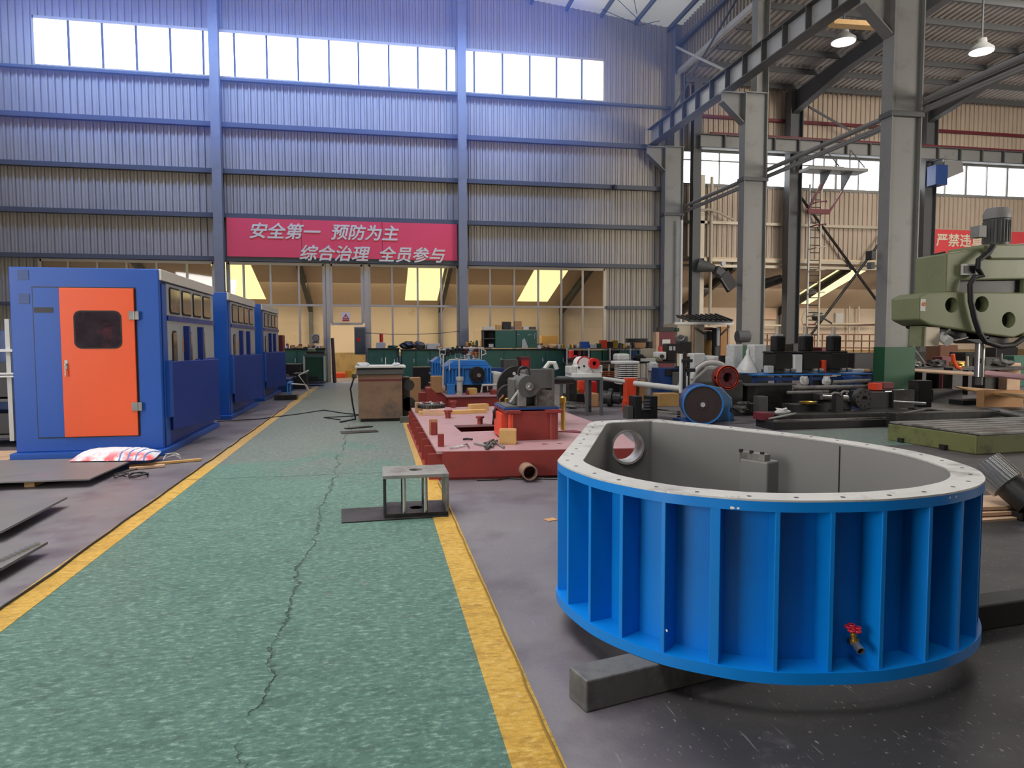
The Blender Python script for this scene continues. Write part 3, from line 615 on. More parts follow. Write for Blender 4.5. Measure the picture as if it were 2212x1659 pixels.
# ---------------------------------------------------------------- the blue ring
def catmull(P, closed, k=14):
    out = []; n = len(P)
    for i in range(n if closed else n - 1):
        p0, p1, p2, p3 = P[(i - 1) % n if closed else max(i - 1, 0)], P[i], P[(i + 1) % n], P[(i + 2) % n if closed else min(i + 2, n - 1)]
        for j in range(k):
            t = j / k
            out.append(tuple(.5 * (2 * p1[a] + (p2[a] - p0[a]) * t + (2 * p0[a] - 5 * p1[a] + 4 * p2[a] - p3[a]) * t * t + (3 * p1[a] - p0[a] - 3 * p2[a] + p3[a]) * t ** 3) for a in range(2)))
    if not closed: out.append(tuple(P[-1]))
    return out
RO = [(.955, 3.66), (1.62, 5.25), (1.70, 5.37), (1.82, 5.43), (2.16, 5.45), (2.30, 5.38), (2.54, 4.98), (2.82, 4.45), (3.0, 3.95), (3.07, 3.5), (2.98, 3.06), (2.83, 2.81), (2.64, 2.645), (2.42, 2.545), (2.23, 2.5), (1.99, 2.48), (1.69, 2.52), (1.5, 2.585), (1.37, 2.667), (1.22, 2.79), (1.1, 2.955), (1.01, 3.14), (.96, 3.36), (.945, 3.54)]
dense = [(RO[0][0] + (RO[1][0] - RO[0][0]) * i / 30, RO[0][1] + (RO[1][1] - RO[0][1]) * i / 30) for i in range(30)] + catmull(RO[1:] + [RO[0]], False)[:-1]
def resample(P, n):
    L = [0]
    for i in range(len(P)): L.append(L[-1] + math.dist(P[i], P[(i + 1) % len(P)]))
    out = []; j = 0
    for k in range(n):
        s = L[-1] * k / n
        while L[j + 1] < s: j += 1
        t = (s - L[j]) / (L[j + 1] - L[j]); a, b2 = P[j], P[(j + 1) % len(P)]
        out.append((a[0] + (b2[0] - a[0]) * t, a[1] + (b2[1] - a[1]) * t))
    return out, L[-1]
NR = 360
RP, RLEN = resample(dense, NR)
def normals(P, w=5):
    o = []
    for i in range(len(P)):
        a, b2 = P[i - w], P[(i + w) % len(P)]; d = Vector((b2[0] - a[0], b2[1] - a[1])).normalized(); o.append((d.y, -d.x))
    return o
RN = normals(RP)
area2 = sum(RP[i][0] * RP[(i + 1) % NR][1] - RP[(i + 1) % NR][0] * RP[i][1] for i in range(NR))
sg = -1 if area2 > 0 else 1               # RN * sg points inward
def inset(d): return [(p[0] + n[0] * sg * d, p[1] + n[1] * sg * d) for p, n in zip(RP, RN)]
def band(mb, o_, i_, z0, z1):
    n = len(o_)
    vs = [(x, y, z0) for x, y in o_] + [(x, y, z1) for x, y in o_] + [(x, y, z1) for x, y in i_] + [(x, y, z0) for x, y in i_]; fs = []
    for k in range(4):
        k2 = (k + 1) % 4
        fs += [(k * n + i, k * n + (i + 1) % n, k2 * n + (i + 1) % n, k2 * n + i) for i in range(n)]
    return mb.add(vs, fs)
ZB, ZT = .14, .905
ring = thing('motor_frame_ring', 'large blue ribbed steel ring casing with a machined grey top flange, in the right foreground', 'machine casing', (2.0, 3.9, ZB))
holeC = Vector((1.965, 5.3, .70))
ct = lambda: MB().cyl((holeC.x, 4.9, holeC.z), (holeC.x, 5.9, holeC.z), .125, n=40)
wall = band(MB(), inset(.124), inset(.130), ZB + .02, ZT - .02).build('wall', BLUE, ring, smooth=True); cut(wall, [ct()])
lin_ = band(MB(), inset(.130), inset(.137), ZB, ZT - .006).build('inner_wall', INNER, ring, smooth=True); cut(lin_, [ct()])
band(MB(), inset(0), inset(.131), ZT - .05, ZT - .008).build('top_flange', BLUE, ring, smooth=True)
band(MB(), inset(0), inset(.138), ZT - .008, ZT).build('flange_face', MACH, ring, smooth=True)
band(MB(), inset(-.008), inset(.13), ZB, ZB + .05).build('bottom_flange', BLUE, ring, smooth=True)
MB().pipe((holeC.x, 5.295, holeC.z), (holeC.x, 5.46, holeC.z), .14, .122, 40).build('port_sleeve', MACH, ring, smooth=True)
s0 = 6.398
best = min(range(NR), key=lambda i: math.dist(RP[i], (1.81, 2.504)))
nr = round(RLEN / .2265)
for k in range(nr):
    i = (best + round(k * NR / nr)) % NR; p = Vector((*RP[i], 0)); nn = Vector((RN[i][0] * sg, RN[i][1] * sg, 0)); tt = Vector((-nn.y, nn.x, 0))
    if abs(p.x - holeC.x) < .2 and p.y > 5: continue
    q = math.dist(RP[i], (1.388, 2.657)) < .08; h_ = .021 if q else .0105
    a = p + nn * .001; b2 = p + nn * .126
    MB().add([a - tt * h_ + Vector((0, 0, z)) for z in (ZB + .045, ZT - .045)] + [a + tt * h_ + Vector((0, 0, z)) for z in (ZB + .045, ZT - .045)] + [b2 - tt * h_ + Vector((0, 0, z)) for z in (ZB + .045, ZT - .045)] + [b2 + tt * h_ + Vector((0, 0, z)) for z in (ZB + .045, ZT - .045)],
             [(0, 2, 3, 1), (4, 5, 7, 6), (0, 1, 5, 4), (2, 6, 7, 3), (1, 3, 7, 5), (0, 4, 6, 2)]).build('rib', BLUE, ring, bev=.003)
hp = inset(.055)
for k in range(38):
    i = (best + 6 + round(k * NR / 38)) % NR; x, y = hp[i]
    MB().cyl((x, y, ZT - .004), (x, y, ZT + .0008), .010, n=14).build('bolt_hole', RUBBER, ring)
# terminal pad inside
p = Vector((2.50, 4.42, 0)); th = math.atan2(-1.17, .49)
pad = MB().obox((2.535, 4.30, .60), (.22, .13, .30), th).build('terminal_pad', INNER, ring, bev=.012)
for k in (-1, 0, 1): MB().obox((2.475 + .035 * k, 4.30 - .075 * k, .80), (.022, .016, .022), th).build('tapped_hole', RUBBER, ring)
MB().obox((2.50, 4.30, .755), (.20, .06, .08), th).build('pad_bracket', STEEL, ring)
iw = inset(.139); i0 = min(range(NR), key=lambda i: math.dist(iw[i], (2.80, 3.9)))
MB().bar((*iw[i0], ZB + .05), (*iw[i0], ZT - .02), .006).build('weld_seam', DSTEEL, ring)
# drain valve
va = lambda x, y, Y: A(x, y, Y)
MB().cyl(va(1836, 1384, 2.62), va(1842, 1382, 2.52), .014, n=12).build('valve_stub', DSTEEL, ring)
vb = MB().cyl(va(1846, 1390, 2.52), va(1843, 1366, 2.52), .0125, .010, n=12).cyl(va(1846.5, 1391, 2.52), va(1845.5, 1381, 2.52), .019, n=10).cyl(va(1843.5, 1372, 2.52), va(1843.2, 1369, 2.52), .015, n=8).build('valve_body', BRASS, ring, smooth=True)
hw = MB(); hc = va(1843, 1357, 2.52)
for k in range(5):
    a = k * 2 * math.pi / 5; hw.tube([hc + Vector((math.cos(a) * .020 + .013 * math.cos(u * math.pi / 4), math.sin(a) * .020 + .013 * math.sin(u * math.pi / 4), .3 * math.sin(a) * .02)) for u in range(8)], .0045, 6, True)
hw.cyl(hc - Vector((0, 0, .012)), hc + Vector((0, 0, .006)), .009, n=10).build('handwheel', mat('valve red paint', C(200, 36, 62), .35), vb, smooth=True)
MB().pipe(va(1845, 1386, 2.525), va(1860, 1407, 2.475), .0175, .0135).build('outlet_nipple', CHROME, vb, smooth=True)
# paint chips
chip = MB()
for px, py, ww in ((1573, 1073, 10), (1585, 1074, 16), (1600, 1073, 10), (1578, 1097, 14), (1592, 1098, 10), (1443, 1062, 4), (2067, 1073, 8), (2052, 1075, 10), (1440, 1362, 8)):
    i = min(range(NR), key=lambda i: abs((A(px, py, RP[i][1]) - Vector((*RP[i], 0))).x) + (9 if RP[i][1] > 3.4 else 0)); c0 = A(px, py, RP[i][1])
    nn = Vector((RN[i][0] * sg, RN[i][1] * sg, 0)); tt = Vector((-nn.y, nn.x, 0)); o0 = Vector((RP[i][0], RP[i][1], c0.z)) - nn * .001
    w2 = ww / 2 * .0017; r_ = random.Random(px); pts = []
    for k in range(9):
        a = k * 2 * math.pi / 9; s = .55 + .45 * r_.random(); pts.append(o0 + tt * math.cos(a) * w2 * s + Vector((0, 0, math.sin(a) * .007 * s)))
    chip.add(pts, [tuple(range(9))])
chip.build('paint_chips', WHITE, ring)
# supports
solid('steel_bar', MB(Matrix.Translation((.835, 2.72, 0)) @ Matrix.Rotation(R(14), 4, 'Z')).box(0, 1.05, 0, .15, 0, .138), mat('sooty steel bar', C(98, 97, 95), .55, .0, .2, 7, .1, 30, C(66, 65, 64), 4, .45), 'dark square steel bar carrying the left end of the blue ring', 'bar', 'bars under the blue ring', bev=.008)
solid('steel_bar', MB(Matrix.Translation((2.35, 3.02, 0)) @ Matrix.Rotation(R(6), 4, 'Z')).box(0, 1.9, 0, .15, 0, .138), mat('black steel bar', C(40, 40, 40), .5, .3, .2), 'black steel bar sticking out beyond the right end of the blue ring', 'bar', 'bars under the blue ring', bev=.008)
solid('steel_bar', MB().box(1.5, 2.9, 4.62, 4.76, 0, .138), DSTEEL, 'dark steel bar under the far end of the blue ring', 'bar', 'bars under the blue ring', bev=.008)
solid('paper_scrap', MB().obox((*G(1190, 1123)[:2], .004), (.1, .08, .004), .4), CARD, 'small scrap of yellowish paper on the floor left of the blue ring', 'scrap')

# ---------------------------------------------------------------- shaft and boards right of the ring
e0, e1 = A(2132, 1008, 5.3), A(2190, 1058, 5.1); dd = (e1 - e0).normalized(); e2 = e1 + dd * .9
gs = thing('gear_shaft', 'steel gear shaft lying tilted just right of the blue ring', 'shaft', e0)
gp = []
gm_ = MB().lathe([(.105, -.03), (.142, -.02), (.142, .22), (.12, .23)], e0, dd, 28).build('gear', STEEL, gs, smooth=False)
tb = MB(); a_ = dd.orthogonal().normalized(); b_ = dd.cross(a_)
for k in range(28):
    v = a_ * math.cos(k * 2 * math.pi / 28) + b_ * math.sin(k * 2 * math.pi / 28); tb.bar(e0 + v * .142 - dd * .02, e0 + v * .142 + dd * .22, .015, .024)
tb.build('teeth', CHROME, gm_)
MB().lathe([(.12, .23), (.12, .44), (.08, .45), (.08, .9)], e0, dd, 24).build('journal', BLACK, gs, smooth=True)
MB().lathe([(.084, .45), (.084, .72)], e0, dd, 24).build('bright_journal', CHROME, gs, smooth=True)
for i, (px, py, zz) in enumerate(((2150, 1092, .10), (2160, 1104, .06), (2155, 1118, .02))):
    c0 = G(2212, py, zz); solid('wood_board', MB(Matrix.Translation((c0.x - .15, c0.y, zz - .03)) @ Matrix.Rotation(R(-4 + 3 * i), 4, 'Z')).box(-.75, 1.2, 0, .42 - .06 * i, 0, .032), PLY, 'thin plywood board under the gear shaft, %s of three' % ('topmost', 'middle', 'lowest')[i], 'board', 'plywood boards right of the ring', bev=.003)
q = e0 + dd * .34; solid('steel_block', MB().box(q.x - .06, q.x + .06, q.y - .08, q.y + .08, 0, q.z - .13), BLACK, 'black steel block holding up the tilted gear shaft right of the ring', 'block', bev=.01)

# ---------------------------------------------------------------- blue cabins
def rrect(x0, x1, z0, z1, r, n=5):
    o = []
    for cx, cz, a0 in ((x1 - r, z0 + r, -90), (x1 - r, z1 - r, 0), (x0 + r, z1 - r, 90), (x0 + r, z0 + r, 180)):
        for i in range(n + 1):
            a = R(a0 + 90 * i / n); o.append((cx + r * math.cos(a), cz + r * math.sin(a)))
    return o
def cabin(label, y0, length):
    W2 = 1.83; H = 2.55
    c = thing('control_cabin', label, 'cabin', (0, 0, 0), group='blue control cabins along the left wall')
    MB().box(-W2 - .03, .06, -.12, length + .05, 0, .085).build('base_plate', CABBLUE, c, bev=.008)
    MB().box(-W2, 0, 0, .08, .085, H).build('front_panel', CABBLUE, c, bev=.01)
    MB().box(-W2, -.02, .08, length, .085, H - .06).build('body', CABSHADE, c, bev=.01)
    MB().box(-1.55, -1.23, -.012, 0, .28, 2.28).build('filler_panel', CABBLUE, c, bev=.004)
    MB().box(-1.56, -.29, -.006, 0, .265, 2.295).build('door_gap', BLACK, c)
    d = MB().box(-1.225, -.31, -.035, -.006, .28, 2.28).build('door', ORANGE, c, bev=.006)
    MB().xz(rrect(-1.06, -.47, 1.47, 1.98, .09), -.041, -.034).build('window_seal', RUBBER, d)
    MB().xz(rrect(-1.04, -.49, 1.49, 1.96, .08), -.044, -.04).build('window', CABGLASS, d)
    MB().cyl((-1.17, -.035, 1.26), (-1.17, -.075, 1.26), .014, n=10).bar((-1.17, -.07, 1.27), (-1.17, -.07, 1.1), .014).box(-1.19, -1.15, -.04, -.034, 1.20, 1.32).build('handle', CHROME, d)
    for z in (1.86, .62):
        h = MB().box(-.375, -.305, -.05, -.034, z, z + .115).box(-.30, -.25, -.05, -.0, z, z + .115).cyl((-.303, -.045, z), (-.303, -.045, z + .115), .012, n=8).build('hinge', CHROME, d)
    MB().box(-1.54, -1.31, -.016, -.008, 1.95, 2.02).build('nameplate', BLACK, c)
    for z in (2.38, 2.07):
        MB().box(-1.72, -1.59, -.006, .0, z, z + .13).build('cover_plate', DBLUE, c)
    # right hand side: fascia, windows, small lights, posts, swung-out lower door
    MB().box(-.06, .035, .02, length, 2.40, 2.55).build('roof_fascia', CABWHITE, c, bev=.008)
    MB().box(-.03, .012, .10, .30, .09, 2.36).build('corner_post', CABBLUE, c, bev=.01)
    MB().box(-.02, .012, .30, length, 1.18, 2.38).build('side_panel', CABGREY, c)
    MB().box(-.02, .03, .30, length, 1.86, 1.93).build('side_rail', CABSHADE, c)
    n = 4; p0 = .42; pw = (length - .55) / n
    for k in range(n):
        a = p0 + k * pw
        f = MB().prism(rrect(a, a + pw - .12, 1.96, 2.34, .06), .010, .024, Matrix(((0, 0, 1, 0), (1, 0, 0, 0), (0, 1, 0, 0), (0, 0, 0, 1)))).build('window_seal', RUBBER, c)
        MB().prism(rrect(a + .025, a + pw - .145, 1.985, 2.315, .05), .022, .030, Matrix(((0, 0, 1, 0), (1, 0, 0, 0), (0, 1, 0, 0), (0, 0, 0, 1)))).build('pane', CABGLASS2, f)
    for k in range(3):
        a = .5 + k * (length - .6) / 3
        f = MB().prism(rrect(a, a + .24, 1.02, 1.72, .08), .010, .024, Matrix(((0, 0, 1, 0), (1, 0, 0, 0), (0, 1, 0, 0), (0, 0, 0, 1)))).build('small_window_seal', RUBBER, c)
        MB().prism(rrect(a + .025, a + .215, 1.045, 1.695, .06), .022, .030, Matrix(((0, 0, 1, 0), (1, 0, 0, 0), (0, 1, 0, 0), (0, 0, 0, 1)))).build('pane', CABGLASS2, f)
        if k: MB().box(0, .09, a - .22, a - .12, .30, 1.80).build('side_post', CABSHADE, c)
    MB().box(.010, .016, 1.05, 1.25, 1.40, 1.62).build('notice_plate', CARD, c)
    sd = MB(Matrix.Translation((.03, .32, 0)) @ Matrix.Rotation(R(-14), 4, 'Z'))
    sd.box(-.02, .02, 0, 1.42, .30, 1.28).build('side_door', CABSHADE, c, bev=.008)
    s2 = MB().box(.0, .05, 1.80, length - .1, .30, 1.28).build('side_door', CABSHADE, c, bev=.008)
    MB().box(.0, .06, .15, .32, .5, 1.3).build('hinge_post', CABBLUE, c)
    c.location = (-2.92, y0, 0); MW[c.name] = Matrix.Translation(c.location)
    return c
cb = cabin('blue control cabin with an orange door, nearest the camera', 10.35, 3.15)
dup(cb, (-2.95, 14.9, 0), 0, 'second blue control cabin, half hidden behind the one with the visible orange door')
dup(cb, (-2.98, 19.3, 0), 0, 'third blue control cabin, only its edge showing behind the second')

# ---------------------------------------------------------------- left foreground
PLATE = mat('mill scale steel plate', C(112, 108, 108), .45, .0, .12, 3, .04, 30, C(140, 106, 110), 1.5, .35)
for i, (pts, z0, th_, lab) in enumerate((([(-6.0, 8.17), (-3.05, 8.15), (-3.0, 9.6), (-6, 9.7)], .075, .018, 'large dark steel plate on the floor in front of the white and red bag'),
        ([(-5.2, 5.95), (-2.88, 6.0), (-2.9, 7.22), (-5.2, 7.25)], .075, .02, 'dark steel plate at the left edge, middle one of three lying in a row'),
        ([(-5.0, 4.75), (-2.55, 4.82), (-2.42, 5.02), (-2.40, 5.62), (-5.0, 5.66)], .07, .02, 'saw toothed dark steel plate, nearest of the three plates at the left edge'))):
    t_ = thing('steel_plate', lab, 'plate', (pts[1][0], pts[1][1], 0))
    MB().prism(pts, z0, z0 + th_).build('sheet', PLATE, t_, bev=.002)
    for q in (.35, .9): MB().box(pts[1][0] - q - .35, pts[1][0] - q - .25, pts[1][1] + .15, pts[2][1] - .15, 0, z0).build('bearer', WOOD, t_)
    if i == 2:
        for k in range(14): MB().obox((-2.54 + .008 * k, 4.86 + .052 * k, z0 + .028), (.03, .03, .02), .8).build('tooth', CHROME, t_)
# sack
def sack():
    M = Matrix.Translation((-3.27, 9.63, .0)) @ Matrix.Rotation(R(-8), 4, 'Z'); nx, ny = 18, 10; vs = []; fs = []
    r = random.Random(3)
    for s in (1, -1):
        for j in range(ny + 1):
            for i in range(nx + 1):
                u = i / nx * 2 - 1; v = j / ny * 2 - 1
                e = max(0, (1 - abs(u) ** 3) * (1 - abs(v) ** 3)); h = .105 + s * .1 * e ** .6 + (r.random() - .5) * .012 * e
                vs.append((u * .50 + (-.10 * v), v * .36, max(.1 if s < 0 else 0, h) if s < 0 else h))
    n1 = (nx + 1) * (ny + 1)
    for s in (0, 1):
        for j in range(ny):
            for i in range(nx):
                a = s * n1 + j * (nx + 1) + i; fs.append((a, a + 1, a + nx + 2, a + nx + 1))
    return MB(M).add(vs, fs)
m = mat('printed woven sack', C(226, 222, 226), .5, var=.05, bump=.4, bscale=12); t = m.node_tree; bs = t.nodes['Principled BSDF']
tc = nd(t, 'ShaderNodeTexCoord').outputs['Object']; s3 = nd(t, 'ShaderNodeSeparateXYZ'); t.links.new(tc, s3.inputs[0])
old = bs.inputs['Base Color'].links[0].from_socket
nz = noise(t, tc, 5, 4)
rb_ = mth(t, 'MULTIPLY', ramp(t, s3.outputs['Y'], -.16, -.33), ramp(t, nz, .40, .54))
c1 = nmix(t, rb_, old, C(226, 88, 92))
wv = nd(t, 'ShaderNodeTexWave'); wv.inputs['Scale'].default_value = 3.2; wv.inputs['Distortion'].default_value = 2.5; t.links.new(tc, wv.inputs[0])
c2 = nmix(t, mth(t, 'MULTIPLY', ramp(t, wv.outputs['Fac'], .86, .92), ramp(t, s3.outputs['X'], .02, .12)), c1, C(60, 110, 170))
t.links.new(c2, bs.inputs['Base Color'])
solid('sack', sack(), m, 'white sack with red and blue print lying in front of the orange door cabin', 'sack', smooth=True)
solid('wood_strip', MB().bar((-3.05, 9.35, .02), (-2.28, 9.68, .02), .05, .03), WOOD, 'pale wooden strip on the floor right of the white and red sack', 'batten', bev=.003)
solid('wood_strip', MB().bar((-2.98, 9.15, .02), (-2.62, 9.30, .02), .06, .03), PLY, 'short wooden batten beside the longer pale strip by the sack', 'batten', bev=.003)
def coil(c, r, n, turns, tilt=.3, seed=1):
    rd = random.Random(seed); return [(c[0] + math.cos(i * 2 * math.pi / n) * r * (1 + .15 * rd.random()), c[1] + math.sin(i * 2 * math.pi / n) * r * (1 + .15 * rd.random()), c[2] + abs(math.sin(i * .4)) * tilt * r) for i in range(int(n * turns))]
solid('wire_coil', MB().tube(coil((*G(300, 1032)[:2], .012), .09, 14, 2.2, .4), .007, 6), RUBBER, 'small coil of black wire on the floor beyond the first steel plate', 'wire', 'wire coils by the sack')
solid('wire_coil', MB().tube(coil((*G(262, 1032)[:2], .012), .07, 12, 2, .5, 5), .006, 6), RUBBER, 'tangle of black wire close to the corner of the first steel plate', 'wire', 'wire coils by the sack')
solid('wire_coil', MB().tube(coil((*G(372, 996)[:2], .02), .10, 14, 1.5, .7, 8), .006, 6), LGREY, 'loop of pale wire over the long wooden strip', 'wire', 'wire coils by the sack')
solid('floor_cable', MB().tube([G(352, 978, .01), G(330, 996, .012), G(300, 1012, .012), G(262, 1022, .012)], .006, 6), RUBBER, 'thin black cable from the cabin foot to the wire coils', 'cable')
solid('floor_cable', MB().tube([G(470, 910, .01), G(560, 905, .01), G(640, 895, .012), G(700, 886, .012), G(745, 893, .012), G(790, 897, .012), G(700, 902, .012), G(735, 907, .012)], .012, 6), RUBBER, 'black cable crossing the yellow line towards the rusty cabinet', 'cable')

# stand on the walkway
st = thing('steel_stand', 'small open steel stand with a round hole in its top plate, on the walkway', 'stand', (.33, 6.35, 0))
tp = MB().box(.03, .61, 6.13, 6.60, .355, .385).build('top_plate', STEEL, st, bev=.003); cut(tp, [MB().cyl((.33, 6.38, .3), (.33, 6.38, .45), .062, n=32)])
bp_ = MB().box(.04, .60, 6.15, 6.62, .012, .04).build('bottom_plate', DSTEEL, st, bev=.003); cut(bp_, [MB().cyl((.33, 6.36, 0), (.33, 6.36, .1), .06, n=32)])
for x in (.035, .585): MB().box(x, x + .025, 6.15, 6.60, .04, .355).build('side_plate', DSTEEL if x < .3 else STEEL, st, bev=.003)
for x, y in ((.215, 6.2), (.405, 6.2), (.215, 6.5), (.405, 6.5)): MB().cyl((x, y, .04), (x, y, .355), .018, n=14).build('pillar', CHROME, st, smooth=True)
solid('steel_plate', MB(Matrix.Translation((-.32, 6.05, .002)) @ Matrix.Rotation(R(3), 4, 'Z')).box(0, .92, 0, .5, 0, .012), DSTEEL, 'thin steel plate under the small open stand on the walkway', 'plate')
solid('steel_plate', MB(Matrix.Translation((*G(738, 938)[:2], .002)) @ Matrix.Rotation(R(8), 4, 'Z')).box(0, .62, 0, .3, 0, .012), DSTEEL, 'thin dark steel plate on the walkway in front of the rusty cabinet', 'plate')

# rusty cabinet beside the walkway
RUST = mat('rusty brown sheet', C(142, 112, 90), .5, .1, .25, 2.2, .04, 20, C(88, 78, 74), 1.6, .46)
gc = thing('tool_cabinet', 'rusty brown steel cabinet with a grey slab on top, beside the walkway', 'cabinet', (.08, 14.1, 0))
MB().box(-.37, .47, 13.75, 14.5, .06, .92).build('body', RUST, gc, bev=.012)
MB().box(-.32, .42, 13.8, 14.45, 0, .06).build('plinth', DSTEEL, gc)
MB().box(-.40, .50, 13.7, 14.55, .92, 1.02).build('worktop', CAST, gc, bev=.01)
MB().box(-.42, .54, 13.66, 14.6, 1.05, 1.085).build('surface_plate', LGREY, gc, bev=.006)
MB().box(-.36, .46, 13.74, 14.5, 1.02, 1.05).build('spacer', DSTEEL, gc)
MB().cyl((.60, 13.9, .32), (.60, 14.45, .32), .14, n=18).cyl((.60, 13.85, .7), (.60, 14.4, .7), .11, n=18).box(.49, .62, 13.9, 14.4, .05, .85).build('side_motor', DSTEEL, gc, smooth=True)
MB().box(-.36, .46, 13.738, 13.752, .80, .83).build('door_rim', MAROON, gc)
for px, hh in ((833, .16), (852, .12)):
    q = A(px, 786, 14.0); solid('thin_rod', MB().cyl((q.x, 14.0, 1.085), (q.x, 14.0, 1.085 + hh), .007, n=8), LGREY, 'thin upright rod on the rusty cabinet top, %s one' % ('left' if px < 840 else 'right'), 'rod', 'upright rods on the rusty cabinet')
solid('rag', MB().lump((-.28, 13.9, 1.115), (.24, .2, .07), 3), CLOTH, 'crumpled white cloth at the left of the rusty cabinet top', 'cloth', smooth=True)
solid('paper_sheet', MB().obox((.03, 13.85, 1.09), (.30, .2, .006), .1), PAPER, 'white paper sheet on the rusty cabinet top', 'paper')
solid('rag', MB().lump((.36, 13.95, 1.112), (.14, .12, .06), 9), CLOTH, 'small white ball of cloth at the right of the rusty cabinet top', 'cloth', smooth=True)
solid('steel_block', MB().obox((.56, 13.5, .06), (.30, .12, .12), .05), CAST, 'grey steel block on the floor at the foot of the rusty cabinet', 'block', bev=.006)
solid('wood_block', MB().obox((.62, 13.95, .05), (.12, .1, .1), .2), WOOD, 'small wooden block behind the grey block by the rusty cabinet', 'block', bev=.004)
hx = [G(760, 830, .3), A(757, 860, 13.9), A(765, 885, 13.8), G(762, 905, .02), G(772, 912, .02)]
solid('hose', MB().tube([A(765, 815, 13.95), A(757, 840, 13.95), A(762, 875, 13.95), G(768, 905, .015), G(735, 912, .015)], .016, 8), RUBBER, 'black hose hanging down the left side of the rusty cabinet', 'hose', smooth=True)
solid('floor_scrap', MB().obox((*G(775, 925)[:2], .012), (.5, .14, .02), .5), DSTEEL, 'dark strip of scrap steel on the floor before the rusty cabinet', 'scrap')

# ---------------------------------------------------------------- red base, near one
ZR = .33
r1 = thing('red_base_frame', 'large red oxide steel base frame, the near one beside the yellow line', 'machine base', (1.8, 9.8, 0))
OUT = [(.64, 7.77), (2.95, 7.55), (3.22, 9.0), (3.18, 12.0), (2.6, 13.0), (.60, 13.0)]
deck = MB().prism(OUT, ZR - .035, ZR).build('deck', REDTOP, r1, bev=.004)
cut(deck, [MB().prism([(1.10, 9.38), (1.95, 9.42), (1.95, 10.2), (1.08, 10.15)], .1, .5), MB().cyl((1.95, 8.05, .2), (1.95, 8.05, .5), .045, n=24), MB().cyl((2.13, 8.05, .2), (2.13, 8.05, .5), .04, n=24)])
bbody = MB().prism([(OUT[0][0] + .06, OUT[0][1] + .01), OUT[1], OUT[2], OUT[3], OUT[4], (OUT[5][0] + .12, OUT[5][1])], .03, ZR - .035).build('box_body', RED, r1)
cut(bbody, [MB().prism([(.85, 9.0), (2.3, 9.0), (2.3, 10.6), (.85, 10.6)], .04, .5)])
MB().bar((.70, 7.765, .175), (2.95, 7.56, .175), .02, .29).build('front_plate', RED, r1)
MB().prism([(.55, 7.8), (3.0, 7.6), (3.24, 9), (3.2, 12.0), (2.62, 13), (.52, 13)], 0, .03).build('bottom_plate', RED, r1)
for k in range(9): MB().yz([(7.80 + k * .62, .03), (7.83 + k * .62, .03), (7.83 + k * .62, ZR - .035), (7.80 + k * .62, ZR - .035)], .545, .72).build('side_rib', RED, r1)
MB().pipe((1.635, 7.72, .105), (1.635, 7.45, .105), .085, .072).build('pipe_stub', mat('weathered steel pipe', C(150, 122, 104), .55, .1, .2), r1, smooth=True)
def boss(px, py0, py1, w_, nm):
    q = G(px, py1, ZR); top = A(px, py0, q.y).z; rr = w_ / 2
    return solid('mounting_boss', MB().lathe([(rr * .72, ZR), (rr * .72, top - .03), (rr * 1.15, top - .028), (rr * 1.15, top)], (q.x, q.y, 0)), RED, nm, 'boss', 'red mounting bosses on the near base', smooth=True)
boss(1037, 899, 916, .11, 'round red boss behind the square opening of the near red base')
boss(968, 886, 903, .12, 'round red boss beside the toothed ring on the near red base')
boss(979, 866, 881, .12, 'round red boss farthest back on the near red base')
for px, y0, y1, nm in ((937, 912, 940, 'red packing block with a cardboard backing at the left edge of the near red base'), (953, 938, 965, 'red packing block standing closest to the front corner of the near red base')):
    q = G(px, y1, ZR); top = A(px, y0, q.y).z
    bt = thing('packing_block', nm, 'block', (q.x, q.y, ZR)); MB().box(q.x - .035, q.x + .035, q.y, q.y + .06, ZR, top).build('block', RED, bt, bev=.004)
    if px < 940: MB().box(q.x - .055, q.x + .055, q.y + .062, q.y + .075, ZR, top + .03).build('card', CARD, bt)
# toothed ring on planks
q = G(932, 893, ZR)
solid('wood_plank', MB().obox((q.x + .35, q.y - .15, ZR + .03), (1.15, .14, .06), .12), WOOD, 'long pale plank under the toothed ring on the near red base', 'plank', bev=.004)
solid('wood_plank', MB().obox((q.x + .02, q.y - .28, ZR + .045), (.36, .12, .09), -.1), PLY, 'short pinkish plank at the left under the toothed ring', 'plank', bev=.004)
solid('wood_plank', MB().obox((q.x + .85, q.y + .3, ZR + .06), (.34, .16, .12), .25), WOOD, 'thick wooden block right of the toothed ring on the near red base', 'plank', bev=.004)
tr = thing('toothed_ring', 'grey toothed coupling ring lying on planks on the near red base', 'coupling ring', (q.x, q.y, ZR + .09))
MB().pipe((q.x, q.y, ZR + .10), (q.x, q.y, ZR + .17), .225, .12, 36).build('rim', CAST, tr)
for k in range(32): MB().obox((q.x + math.cos(k * math.pi / 16) * .228, q.y + math.sin(k * math.pi / 16) * .228, ZR + .125), (.02, .025, .05), k * math.pi / 16).build('tooth', DSTEEL, tr)
MB().cyl((q.x, q.y, ZR + .09), (q.x, q.y, ZR + .10), .10, n=24).build('hub', BLACK, tr)
for k in range(8): MB().cyl((q.x + math.cos(k * math.pi / 4) * .17, q.y + math.sin(k * math.pi / 4) * .17, ZR + .17), (q.x + math.cos(k * math.pi / 4) * .17, q.y + math.sin(k * math.pi / 4) * .17, ZR + .195), .022, n=10).build('bolt', MAROON if k % 2 else LGREY, tr)
solid('cardboard_packing', MB().obox((q.x - .13, q.y + .28, ZR + .09), (.26, .1, .16), .1), CARD, 'greenish cardboard packing behind the toothed ring', 'packing')
